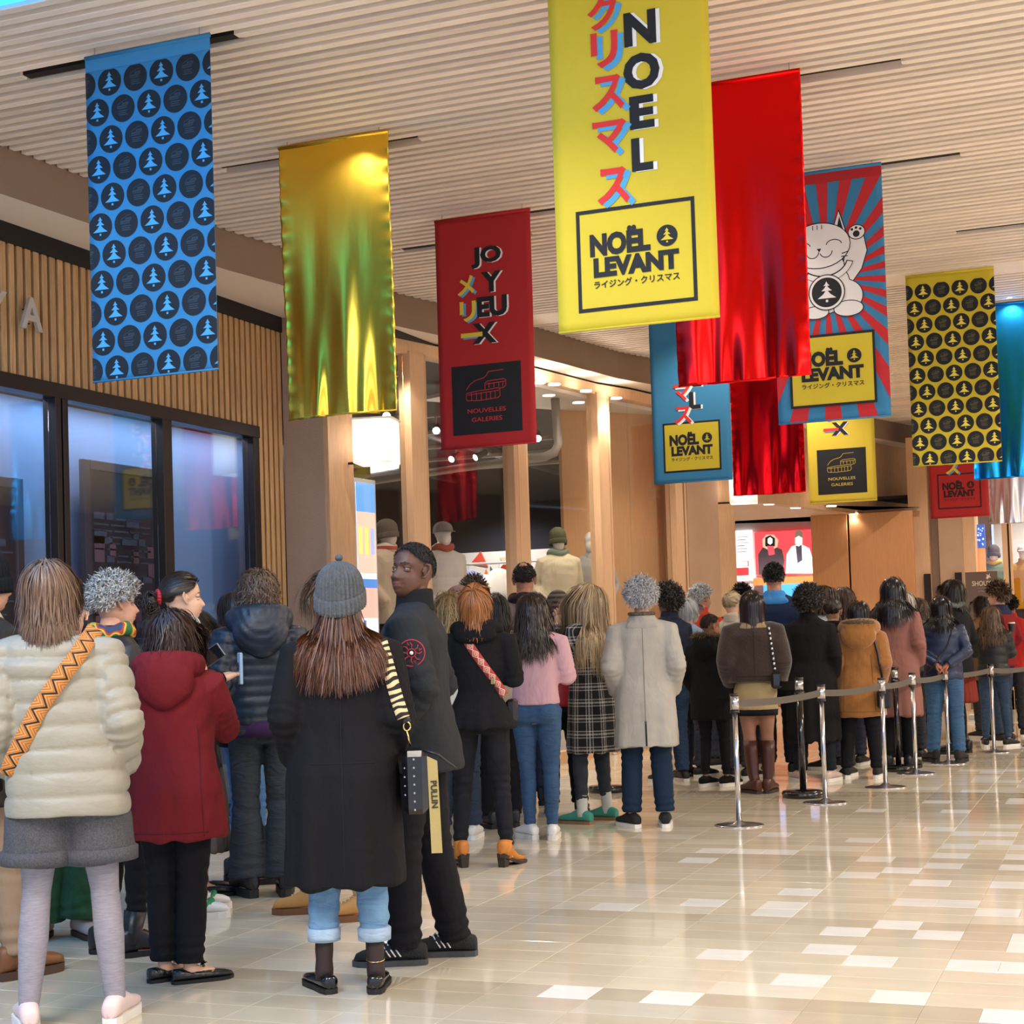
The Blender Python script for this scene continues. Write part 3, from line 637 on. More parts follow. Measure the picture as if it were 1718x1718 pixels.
lantern((*(g_at(600)+np.array([.25, -.1])), 3.07), .2, 'square glowing white lantern on the oak jamb under the gold foil banner')
lantern((*(g_at(1212)+np.array([.3, -.1])), 3.10), .2, 'square glowing white lantern half hidden by the long red foil banner')
# ---------------------------------------------------------------- queue barriers
CHROME = mat('brushed_steel', 'C9C9CC', .2, .95); BLKG = mat('black_gloss', '0C0C10', .15, coat=.5); BELT_G = mat('belt_grey', '5C554C', .8, bump=.3, bscale=300); BELT_B = mat('belt_black', '15151A', .8)
silver = [(1240, 1385), (1385, 1347), (1486, 1321), (1537, 1298), (1592, 1281), (1668, 1262), (1741, 1252)]
black = [(1158, 1300), (1348, 1337), (1508, 1293)]
HS = .905
def post(kind, p, label, group):
    r = empty('queue_post', (p[0], p[1], 0)); tag(r, label, 'barrier post', group)
    a = MB(); b = MB(); c = MB(); k = MB()
    if kind == 's':
        a.loft([(0, 0, 0, .17, .17), (0, 0, .006, .17, .17), (0, 0, .010, .15, .15), (0, 0, .016, .05, .05), (0, 0, .035, .022, .022)], 40, 2); b.tube([(0, 0, .01), (0, 0, .78)], .018, 20)
        k.tube([(0, 0, .775), (0, 0, .79)], .033, 24); k.tube([(0, 0, HS-.012), (0, 0, HS)], .033, 24); c.tube([(0, 0, .79), (0, 0, HS-.012)], .031, 24); m = CHROME
    else:
        a.loft([(0, 0, 0, .165, .165), (0, 0, .03, .17, .17), (0, 0, .05, .16, .16), (0, 0, .058, .03, .03)], 40, 2); b.tube([(0, 0, .05), (0, 0, .84)], .026, 20)
        k.tube([(0, 0, .80), (0, 0, .84)], .04, 24); k.tube([(0, 0, .93), (0, 0, .95)], .036, 24); c.tube([(0, 0, .84), (0, 0, .93)], .034, 24); m = BLKG
    a.build('base', m, r, True); b.build('pole', m, r, True); c.build('belt_head', CHROME, r, True); k.build('collar', BLKG, r, True)
    return r
SP = [on_z(*p) for p in silver]
ords = ['nearest', 'second', 'third', 'fourth', 'fifth', 'sixth', 'last']
def belt(r, a, b, z, m, h=.05, sag=.02):
    t = MB(); n = 10; V = []
    for i in range(n+1):
        s = i/n; q = np.array(a[:2])+(np.array(b[:2])-np.array(a[:2]))*s-np.array(a[:2]); zz = z-sag*4*s*(1-s)
        V += [(q[0], q[1], zz-h/2), (q[0], q[1], zz+h/2)]
    t.add(V, [(2*i, 2*i+2, 2*i+3, 2*i+1) for i in range(n)]); o = t.build('belt', m, r); md = o.modifiers.new('thick', 'SOLIDIFY'); md.thickness = .003
for i, p in enumerate(SP[:7]):
    r = post('s', p, '%s silver queue post on the open floor, counted from the camera' % ords[i] if i else 'nearest silver queue post, at the open end of the grey belt', 'silver queue posts')
    if i+1 < len(SP): belt(r, p, SP[i+1], .84, BELT_G)
BP = [on_z(*p) for p in black]
bl = ['black queue post beside the woman in the long pale grey coat', 'black queue post with heavy round base between the first two silver posts', 'black queue post behind the third silver post']
for i, p in enumerate(BP):
    r = post('b', p, bl[i], 'black queue posts')
    if i == 0: belt(r, p, BP[i+1], .885, BELT_B, .07)
r = post('b', on_z(1020, 1328), 'black queue post half hidden behind the plaid coat', 'black queue posts')

# round ceiling light behind the far banners; it glints in the polished floor
q = on_z(1436, 1592); d = ray(1436, 1592); t_ = 4.41/-d[2]; q = (q[0]+d[0]*t_, q[1]+d[1]*t_, 4.42)
for k, dx in enumerate((-.42, .42)):
    o = MB(); o.disc((0, 0, 0), .22, .02, 28); o = o.build('ceiling_light', mat('cool_lamp', 'F4F6FF', .5, emit=16, ecol='E6EBFF'), loc=(q[0]+dx, q[1], q[2]-.005)); tag(o, 'round cool white ceiling light behind the yellow NOUVELLES GALERIES banner, %s of two' % ('left' if k == 0 else 'right'), 'ceiling light', 'round ceiling lights')
# ---------------------------------------------------------------- hanging banners
BWD, BHT, BTOP = .75, 1.70, 4.42
INK = '15181E'
def clip_poly(p, u0, u1, v0, v1):
    for ax, lim, sg_ in ((0, u0, 1), (0, u1, -1), (1, v0, 1), (1, v1, -1)):
        out = []
        for i in range(len(p)):
            a, b = p[i], p[(i+1) % len(p)]; ia = (a[ax]-lim)*sg_ >= 0; ib = (b[ax]-lim)*sg_ >= 0
            if ia: out.append(a)
            if ia != ib:
                s = (lim-a[ax])/(b[ax]-a[ax]); out.append((a[0]+s*(b[0]-a[0]), a[1]+s*(b[1]-a[1])))
        p = out
        if len(p) < 3: return []
    return p
class Banner:
    def __init__(s, px, py, color, label, group='hanging banners', foil=None, seed=0, name='banner'):
        q = on_z(px, py, BTOP-BHT); s.cat = 'beckoning' in label; s.lift = 0; s.seed = seed; s.foil = foil; s.k = rng.uniform(0, 6, 8)
        s.r = empty(name, (q[0], q[1], BTOP)); tag(s.r, label, 'banner', group)
        nu, nv = (70, 130) if foil else (16, 36)
        t = MB(); V = [s.map(i/nu*BWD, j/nv*BHT, 0) for j in range(nv+1) for i in range(nu+1)]
        t.add(V, [(j*(nu+1)+i, (j+1)*(nu+1)+i, (j+1)*(nu+1)+i+1, j*(nu+1)+i+1) for j in range(nv) for i in range(nu)])
        if foil: m = mat('foil_'+color, color, .27, 1.0, bump=.10, bscale=3.2, stretch=(2.6, 1, .7), detail=2.5, dist=.03)
        else: m = mat('cloth_'+color, color, .75, bump=.15, bscale=400, var=.03)
        o = t.build('cloth', m, s.r, smooth=True); md = o.modifiers.new('thick', 'SOLIDIFY'); md.thickness = .0015; md.offset = -1
        # top pocket with rod, bottom hem
        t = MB(); t.tube([s.map(.0, .012, .0), s.map(BWD, .012, .0)], .012, 10); t.build('top_hem', m, s.r, smooth=True)
        t = MB(); t.tube([s.map(.0, BHT-.006, .0), s.map(BWD/2, BHT-.006, 0), s.map(BWD, BHT-.006, .0)], .0055, 8); t.build('bottom_hem', m, s.r, smooth=True)
        for u in (.06, BWD-.06):
            t = MB(); a = s.map(u, 0, 0); t.tube([a, (a[0], a[1], .10)], .0025, 6); t.build('hanging_wire', PALE, s.r)
    def map(s, u, v, w):
        k = s.k; w = w+s.lift
        if s.foil:
            g = (v/BHT); A = .004+.022*g**1.5
            y = A*(math.sin(9*u+k[0]+1.5*g)+.55*math.sin(23*u+k[1]-3*g)*g+.35*math.sin(41*u+k[2]+5*g)*g*g)
            ed = min(u, BWD-u)
            y += .004*math.sin(55*v+k[3])*math.exp(-ed/.03)+.006*math.sin(3*v+k[4])
            y += .008*g**8*math.sin(60*u+k[5])
        else: y = .004*math.sin(4.5*u+k[0]+.8*v)*(v/BHT)+.003*math.sin(2.2*v+k[1])
        return (u-BWD/2, y-w, -v)
    def poly(s, t, p, w, mi=0, clip=True):
        if clip: p = clip_poly(p, .0, BWD, 0, BHT)
        if len(p) < 3: return
        us = [q[0] for q in p]; vs = [q[1] for q in p]; cu_, cv_ = BWD/16, BHT/36
        if max(us)-min(us) < .1 and max(vs)-min(vs) < .1:
            t.add([s.map(a, b, w) for a, b in p], [tuple(range(len(p)))], mi); return
        for i in range(int(min(us)/cu_-1e-6), int(max(us)/cu_-1e-6)+1):
            st = clip_poly(p, i*cu_, (i+1)*cu_, 0, BHT)
            if len(st) < 3: continue
            for j in range(int(min(q[1] for q in st)/cv_-1e-6), int(max(q[1] for q in st)/cv_-1e-6)+1):
                c = clip_poly(st, 0, BWD, j*cv_, (j+1)*cv_)
                if len(c) >= 3: t.add([s.map(a, b, w) for a, b in c], [tuple(range(len(c)))], mi)
    def part(s, name, color, polys, w=.002, rough=.75, parent=None):
        t = MB()
        for p in polys: s.poly(t, p, w)
        if t.v: return t.build(name, mat('print_'+color, color, rough), parent or s.r)
    def text(s, body, u, v, size, color, w=.003, off=0, name='lettering', sx=1, rot=0):
        me = text_mesh(body, size, off); co = np.empty(len(me.vertices)*3); me.vertices.foreach_get('co', co); co = co.reshape(-1, 3)
        x, y = co[:, 0]*sx, co[:, 1]
        if rot: x, y = y, -x
        for i in range(len(me.vertices)): me.vertices[i].co = s.map(u+x[i], v-y[i], w)
        me.materials.append(mat('print_'+color, color, .75)); return ob(name, me, s.r)
    def fit(s, body, u, v, width, height, color, w=.003, off=0.0, name='lettering', dz=0):
        "heavy lettering scaled to a width and cap height"
        me = text_mesh(body, 1.0, off); co = np.empty(len(me.vertices)*3); me.vertices.foreach_get('co', co); co = co.reshape(-1, 3)
        x, y = co[:, 0], co[:, 1]
        x = (x-x.min())/(x.max()-x.min())-.5; y = (y-y.min())/(y.max()-y.min())-.5
        for i in range(len(me.vertices)): me.vertices[i].co = s.map(u+x[i]*width, v-y[i]*height, w)
        me.materials.append(mat('print_'+color, color, .75)); return ob(name, me, s.r)
circ = lambda u, v, r, n=28, ry=None: [(u+r*math.cos(2*PI*k/n), v+(ry or r)*math.sin(2*PI*k/n)) for k in range(n)]
rect = lambda u0, v0, u1, v1: [(u0, v0), (u1, v0), (u1, v1), (u0, v1)]
def frame_polys(u0, v0, u1, v1, th): return [rect(u0, v0, u1, v0+th), rect(u0, v1-th, u1, v1), rect(u0, v0+th, u0+th, v1-th), rect(u1-th, v0+th, u1, v1-th)]
def tree_polys(u, v, r):
    P = []
    for a, b, h in ((-.74, -.44, .2), (-.50, -.10, .36), (-.18, .40, .62)):
        m = (a+b)/2
        P.append([(u, v+a*r), (u-h*.42*r, v+(a*.45+b*.55)*r), (u+h*.42*r, v+(a*.45+b*.55)*r)]); P.append([(u-h*.42*r, v+(a*.45+b*.55)*r), (u-h*r, v+b*r), (u+h*r, v+b*r), (u+h*.42*r, v+(a*.45+b*.55)*r)])
    P.append(rect(u-.08*r, v+.50*r, u+.08*r, v+.66*r)); return P
def building(u, v, s, th):
    "line drawing of the arcade building"
    L = []
    def ln(a, b):
        d = math.hypot(b[0]-a[0], b[1]-a[1]); n = (-(b[1]-a[1])/d*th/2, (b[0]-a[0])/d*th/2)
        L.append([(u+s*a[0]+n[0], v+s*a[1]+n[1]), (u+s*b[0]+n[0], v+s*b[1]+n[1]), (u+s*b[0]-n[0], v+s*b[1]-n[1]), (u+s*a[0]-n[0], v+s*a[1]-n[1])])
    def pl_(pts):
        for a, b in zip(pts, pts[1:]): ln(a, b)
    pl_([(-1, -.05), (-.8, -.3), (-.55, -.45), (-.1, -.55), (0, -.62), (.15, -.82), (.9, -.85)])
    pl_([(-1, .12), (-.5, .05), (.1, .02), (.6, -.02), (.68, .02), (.7, .35), (.6, .44), (-.4, .5), (-.98, .46), (-1.02, .3), (-1, .12)])
    pl_([(-.05, -.02), (-.05, -.3), (.1, -.38), (.9, -.42), (1.0, -.36), (1.0, -.1), (.9, -.02), (.68, .02)])
    for x in (-.75, -.5, -.25, 0, .22, .45): ln((x, .12), (x, .46))
    for x in (.15, .4, .65, .85): ln((x, -.3), (x, -.06))
    ln((-.95, .2), (.64, .1)); ln((.0, -.24), (.98, -.3))
    return L
def dots(b, ink, treec, embc):
    "rows of discs, by turns with a fir tree and with the arcade emblem; each disc a part"
    dx, dy, r = .157, .1485, .071
    row = 0; v = .155
    while v < BHT+.07:
        for k in range(-1, 6):
            u = -.01+dx*k+(0 if row % 2 == 0 else dx*.5)
            c = clip_poly(circ(u, v, r), 0, BWD, .09, BHT)
            if len(c) < 3: continue
            o = b.part('disc', ink, [c], .002)
            if k % 2 == (1 if row % 2 == 0 else 0): b.part('fir_tree', treec, tree_polys(u, v, r), .0035, parent=o)
            else: b.part('emblem', embc, building(u, v-.014, .032, .0022)+[rect(u-.026, v+.012+i*.010, u+.028-.006*(i % 2), v+.0155+i*.010) for i in range(3)], .0035, parent=o)
        v += dy; row += 1
def noel_block(b, vb, fill=None, edge=INK, ink=INK, treec=None, s=1.0, u0=.10, u1=.655, h=.465):
    "framed NOEL LEVANT block; vb = height of its lower edge above the banner's foot"
    v1 = BHT-vb; v0 = v1-h
    if fill: b.part('printed_panel', fill, [rect(u0, v0, u1, v1)], .0130 if b.cat else .0015)
    b.part('printed_frame', edge, frame_polys(u0, v0, u1, v1, .017), .0138 if b.cat else .0022); b.lift = .0130 if b.cat else 0
    c = (u0+u1)/2; W_ = u1-u0
    b.fit('NOËL', c-.072*W_/.555, v0+.155, .285*W_/.555, .125, ink, .003, .058)
    b.fit('LEVANT', c-.0*W_, v0+.268, .40*W_/.555, .090, ink, .003, .062)
    b.fit('ライジング・クリスマス', c, v0+.345, .40*W_/.555, .036, ink, .003, .018)
    b.part('printed_disc', ink, [circ(c+.148, v0+.160, .048)], .003); b.part('printed_tree', treec or fill or '000000', tree_polys(c+.148, v0+.160, .048), .0042)
def column(b, items, shadow, ink, w=.0045, dx=.014, dv=.004):
    for body, u, v, wd, ht, off in items:
        b.fit(body, u+dx, v+dv, wd, ht, shadow, w-.0012, off); b.fit(body, u, v, wd, ht, ink, w, off)
YEL, RED, BLU = 'CFBA2C', 'B21F23', '3480AC'
# 1 blue dots
b = Banner(259, 632, BLU, 'blue banner with black discs of fir trees, hanging at the left'); dots(b, INK, '4FA4D0', '434E58')
b.part('top_band', '3E8CBC', [rect(0, .0, BWD, .085)], .0022)
# 2 gold foil
b = Banner(571, 697, 'F6CF4A', 'crumpled gold foil banner above the glowing lantern', foil=1)
# 3 red JOYEUX
b = Banner(820, 750, RED, 'red banner reading JOYEUX above a black NOUVELLES GALERIES panel')
def joyeux(b, white, kana, kshadow, ink=INK):
    k = [('メ', .235, .51, .135, .15, .03), ('リ', .245, .70, .13, .15, .03), ('ー', .27, .875, .17, .035, .03)]
    column(b, k, kshadow, kana, .0052, .018, .012)
    column(b, [('JO', .40, .315, .235, .155, .05), ('Y', .435, .50, .16, .15, .05), ('EU', .435, .68, .235, .15, .05), ('X', .37, .87, .19, .15, .05)], white, ink, .0045)
def galeries(b, line, ink=INK):
    v1 = BHT-.10; v0 = v1-.505; b.part('printed_panel', ink, [rect(.10, v0, .645, v1)], .0015)
    b.part('printed_emblem', line, building(.37, v0+.185, .155, .0045), .003)
    b.fit('NOUVELLES', .37, v0+.335, .30, .032, line, .003, .008); b.fit('GALERIES', .37, v0+.40, .24, .032, line, .003, .008)
joyeux(b, 'F0EEE8', 'E3C93A', '58A8D8'); galeries(b, 'C8343A')
# 4 yellow NOEL
b = Banner(1070, 547, YEL, 'large yellow banner reading NOEL beside red kana, nearest to the camera')
noel_block(b, .085, treec=YEL)
column(b, [('ク', .26, .26, .14, .155, .03), ('リ', .265, .43, .13, .165, .03), ('ス', .275, .63, .155, .16, .03), ('マ', .275, .83, .16, .15, .03), ('ス', .285, 1.055, .155, .165, .03)], '4FA3D6', 'D8302F', .0058, .026, .018)
column(b, [('N', .435, .36, .15, .155, .05), ('O', .435, .555, .17, .165, .05), ('E', .43, .74, .115, .15, .05), ('L', .425, .93, .10, .15, .05)], 'EDEDEA', INK, .0045, .018, .003)
# 5 dark red foil
b = Banner(1249, 640, 'F01C1C', 'large crumpled red foil banner behind the yellow NOEL banner', foil=1)
# 6 lucky cat
b = Banner(1400, 706, BLU, 'blue and red ray banner with a white beckoning cat and a yellow panel')
cu, cv = .36, .74; R_ = []
nr = 26
for k in range(nr):
    a0 = 2*PI*k/nr+.05; a1 = a0+PI/nr
    R_.append([(cu, cv), (cu+2*math.cos(a0), cv+2*math.sin(a0)), (cu+2*math.cos(a1), cv+2*math.sin(a1))])
b.part('printed_ray', 'C3262C', R_, .0018); b.part('top_band', RED, [rect(0, 0, BWD, .09)], .0024)
CW, CK = 'E9E7E4', '1B1D22'
def blob(shapes, w, rim=.006):
    b.part('cat_outline', CK, [circ(u, v, r+rim, 32, ry+rim) for u, v, r, ry in shapes[:1]]+[circ(u, v, r+rim, 32, ry+rim) for u, v, r, ry in shapes[1:]], w)
    for q, (u, v, r, ry) in enumerate(shapes): b.part('cat_body', CW, [circ(u, v, r, 32, ry)], w+.0012+.0003*q)
b.part('cat_outline', CK, [[(.46, .70), (.515, .46), (.615, .44), (.64, .58), (.60, .70), (.52, .80)]], .0026); b.part('cat_arm', CW, [[(.467, .70), (.521, .466), (.61, .447), (.633, .58), (.594, .697), (.52, .79)]], .0038)
blob([(.35, .80, .165, .175), (.24, .87, .12, .115), (.47, .87, .125, .11), (.35, .66, .13, .09)], .0040)
blob([(.28, .965, .085, .04), (.50, .955, .095, .05)], .0064)
blob([(.572, .45, .052, .045)], .0052); b.part('cat_pad', CK, [circ(.570, .462, .022), circ(.542, .43, .009), circ(.570, .421, .009), circ(.598, .431, .009)], .0072)
b.part('cat_outline', CK, [[(.40, .44), (.46, .28), (.515, .47)], [(.12, .46), (.17, .29), (.27, .42)]], .0054); b.part('cat_ear', CW, [[(.41, .44), (.458, .297), (.505, .46)], [(.13, .455), (.172, .305), (.26, .42)]], .0066); b.part('cat_ear_inner', CK, [[(.44, .42), (.462, .33), (.492, .45)]], .0076)
blob([(.32, .515, .205, .150)], .0082)
def arc(u, v, r, ry, a0, a1, th=.006, n=10):
    P = []
    for i in range(n):
        t0 = a0+(a1-a0)*i/n; t1 = a0+(a1-a0)*(i+1)/n
        P.append([(u+r*math.cos(t0), v+ry*math.sin(t0)), (u+r*math.cos(t1), v+ry*math.sin(t1)), (u+(r-th)*math.cos(t1), v+(ry-th)*math.sin(t1)), (u+(r-th)*math.cos(t0), v+(ry-th)*math.sin(t0))])
    return P
b.part('cat_face', CK, arc(.42, .52, .055, .04, PI*1.05, PI*1.95)+arc(.21, .52, .055, .04, PI*1.05, PI*1.95)+arc(.275, .555, .045, .045, .1, PI*.95)+arc(.365, .555, .045, .045, .05, PI*.9)+[[(.305, .535), (.335, .535), (.32, .56)]]+[rect(.28+i*.03, .375, .285+i*.03, .405) for i in range(3)]+[[(.47, .58), (.515, .57), (.515, .576), (.47, .588)], [(.465, .60), (.508, .60), (.508, .606), (.465, .607)]], .0102)
b.part('cat_collar', CK, arc(.35, .60, .20, .165, .25, PI*.75, .045, 14), .0078); b.part('cat_collar', CW, arc(.35, .603, .194, .159, .27, PI*.73, .033, 14), .0080)
b.part('coin', CK, [circ(.36, .835, .122, 40)], .0106); b.part('coin_rim', CW, [circ(.36, .835, .115, 40)], .0112); b.part('coin_disc', CK, [circ(.36, .835, .100, 40)], .0118); b.part('printed_tree', CW, tree_polys(.36, .835, .100), .0126)
noel_block(b, .10, fill=YEL, u0=.09, u1=.665, h=.485, treec=YEL)
# 7 yellow dots
b = Banner(1606, 779, YEL, 'yellow banner with black discs of fir trees, hanging at the right'); dots(b, INK, 'E8D95A', '6E6A48')
# 8 blue foil
b = Banner(1702, 801, '2090E0', 'shiny blue foil banner at the right edge of the picture', foil=1)
# 9 blue NOEL
b = Banner(1163, 809, BLU, 'blue banner with a yellow NOEL LEVANT panel behind the red foil one')
noel_block(b, .10, fill=YEL, u0=.10, u1=.65, treec=YEL)
column(b, [('マ', .30, .86, .17, .155, .03), ('ス', .30, 1.07, .17, .165, .03)], 'EDEDEA', 'D8302F', .0058, .022, .014); column(b, [('E', .43, .74, .115, .15, .05), ('L', .42, .94, .11, .16, .05)], 'EDEDEA', INK, .0045, .018, .003)
# 10 red foil
b = Banner(1292, 829, 'EC1420', 'narrow looking red foil banner hanging left of the yellow GALERIES banner', foil=1)
# 11 yellow galeries
b = Banner(1415, 843, 'D8C23A', 'yellow banner with a black NOUVELLES GALERIES panel under the cat banner')
joyeux(b, 'E8E4F4', 'D8302F', '4F8AD0'); galeries(b, 'CDB84A')
# 12 red NOEL LEVANT
b = Banner(1611, 868, RED, 'small red banner with a black framed NOEL LEVANT, below the yellow dotted one')
noel_block(b, .12, edge='2A1216', ink='2A1216', treec=RED)
column(b, [('ス', .30, 1.04, .17, .17, .03)], '58A8D8', 'E3C93A', .0058, .022, .014); column(b, [('L', .43, .90, .11, .16, .05)], 'EDEDEA', INK, .0045, .018, .003)
# 13 silver foil
b = Banner(1704, 878, 'C9C4C6', 'crumpled silver foil banner at the right edge behind the blue foil', foil=1)
# ---------------------------------------------------------------- people
TMP = bpy.data.scenes.new('workbench')
def remesh(mb, voxel, smooth=3, dec=None):
    me = mb.mesh('tmp', [], False); o = bpy.data.objects.new('tmp', me); TMP.collection.objects.link(o)
    md = o.modifiers.new('r', 'REMESH'); md.mode = 'VOXEL'; md.voxel_size = voxel; md.use_smooth_shade = True
    if smooth:
        sm = o.modifiers.new('s', 'SMOOTH'); sm.factor = .5; sm.iterations = smooth
    if dec:
        dc = o.modifiers.new('d', 'DECIMATE'); dc.ratio = dec
    TMP.view_layers[0].update(); dg = TMP.view_layers[0].depsgraph
    out = bpy.data.meshes.new_from_object(o.evaluated_get(dg)); bpy.data.objects.remove(o); bpy.data.meshes.remove(me)
    out.polygons.foreach_set('use_smooth', [True]*len(out.polygons)); return out
def getco(me):
    a = np.empty(len(me.vertices)*3); me.vertices.foreach_get('co', a); return a.reshape(-1, 3)
def getno(me):
    a = np.empty(len(me.vertices)*3); me.vertices.foreach_get('normal', a); return a.reshape(-1, 3)
def setco(me, a): me.vertices.foreach_set('co', np.ascontiguousarray(a, dtype=np.float32).ravel()); me.update()
def snoise(p, f, seed=0, n=5):
    r = np.random.default_rng(seed); out = 0
    for i in range(n):
        k = r.normal(size=3)*f; out = out+np.sin(p@k+r.uniform(0, 6.3))
    return out/n
# -- head ---------------------------------------------------------------
def head_shape(nu, nv, face=True):
    t = np.linspace(-PI, PI, nu, endpoint=False); ph = t-.55*np.sin(t) if face else t
    el = np.radians(np.linspace(-88, 88, nv)); E, Pp = np.meshgrid(el, ph, indexing='ij')
    d = np.stack([np.sin(Pp)*np.cos(E), np.cos(Pp)*np.cos(E), np.sin(E)], -1)
    def rad(c, ax):
        c = np.array(c)/ax; q = d/ax; A = (q*q).sum(-1); B = (q*c).sum(-1); C_ = (c*c).sum()-1; return (B+np.sqrt(np.maximum(B*B-A*C_, 0)))/A
    rs = np.stack([rad((0, -.018, .028), np.array((.075, .096, .088))), rad((0, .022, -.042), np.array((.058, .064, .076))), rad((0, -.012, -.035), np.array((.060, .07, .062)))])
    k = 280; r = np.log(np.exp(k*rs).sum(0))/k
    p = d*r[..., None]; x, y, z = p[..., 0], p[..., 1], p[..., 2]
    if face:
        fr = np.clip(y/.05, 0, 1); g = lambda x0, z0, sx, sz: np.exp(-((x-x0)/sx)**2/2-((z-z0)/sz)**2/2)
        dy = np.exp(-(x/(.0095+.005*np.clip(-z/.04, 0, 1)))**2/2)*np.interp(z, [-.056, -.050, -.045, -.040, -.034, -.026, 0, .015, .03], [0, .003, .009, .0145, .0165, .0150, .007, .003, 0])
        for s in (-1, 1):
            dy = dy+.0085*g(s*.0135, -.040, .0065, .006)-.009*g(s*.031, .000, .016, .010)+.004*g(s*.027, .021, .019, .006)+.004*g(s*.042, -.028, .017, .015)-.003*g(s*.028, -.066, .008, .01)
        dy = dy+.008*g(0, -.0615, .017, .0045)+.007*g(0, -.0725, .015, .005)-.004*g(0, -.0668, .02, .0022)+.007*g(0, -.100, .018, .011)-.002*g(0, -.084, .02, .004)
        p[..., 1] = y+dy*fr
    V = [tuple(q) for q in p.reshape(-1, 3)]; n0 = len(V)
    V += [(0, 0, float(p[0, :, 2].mean())), (0, -.018, float(p[-1, :, 2].max())+.0008)]
    F = []; Mi = []; P2 = p
    for i in range(nv-1):
        for j in range(nu):
            j2 = (j+1) % nu; F.append((i*nu+j, i*nu+j2, (i+1)*nu+j2, (i+1)*nu+j)); mi = 0
            if face:
                c = (P2[i, j]+P2[i+1, j2])/2
                if c[1] > .04:
                    if abs(c[0]) < .023*(1-((c[2]+.067)/.014)**2 if abs(c[2]+.067) < .0105 else -1): mi = 1
                    elif .014 < abs(c[0]) < .046 and .0185+.10*abs(abs(c[0])-.032)*-1+.002 < c[2] < .0265-.18*abs(abs(c[0])-.03): mi = 4
            Mi.append(mi)
    F += [(n0, (j+1) % nu, j) for j in range(nu)]+[(n0+1, (nv-1)*nu+j, (nv-1)*nu+(j+1) % nu) for j in range(nu)]; Mi += [0]*(2*nu)
    t = MB(); t.v = V; t.f = F; t.m = Mi
    if face:
        for s in (-1, 1):
            t.ball((s*.031, .0585, .000), .0122, 14, 10, 2); t.ball((s*.031, .0650, .000), (.0072, .0062, .0072), 10, 8, 3); t.ball((s*.0315, .0582, .0078), (.0180, .0142, .0086), 14, 10, 0); t.ball((s*.0315, .0578, -.0088), (.0170, .0136, .0070), 14, 10, 0)
            for k in range(1):
                t.tube([(s*.068, .004, .018), (s*.079, -.006, .026), (s*.086, -.018, .022), (s*.086, -.022, .006), (s*.080, -.016, -.012), (s*.075, -.004, -.030), (s*.069, .003, -.030)], [.004, .0055, .006, .006, .006, .0065, .004], 8, 0); t.ball((s*.072, -.008, .000), (.008, .014, .024), 10, 8, 0); t.ball((s*.073, .004, -.004), (.005, .006, .008), 8, 6, 0)
    return t
HEADS = {'near': head_shape(104, 76), 'far': head_shape(56, 40), 'egg': head_shape(40, 30, False)}
def tris_hint(d): return 'near' if d < 12 else 'far'
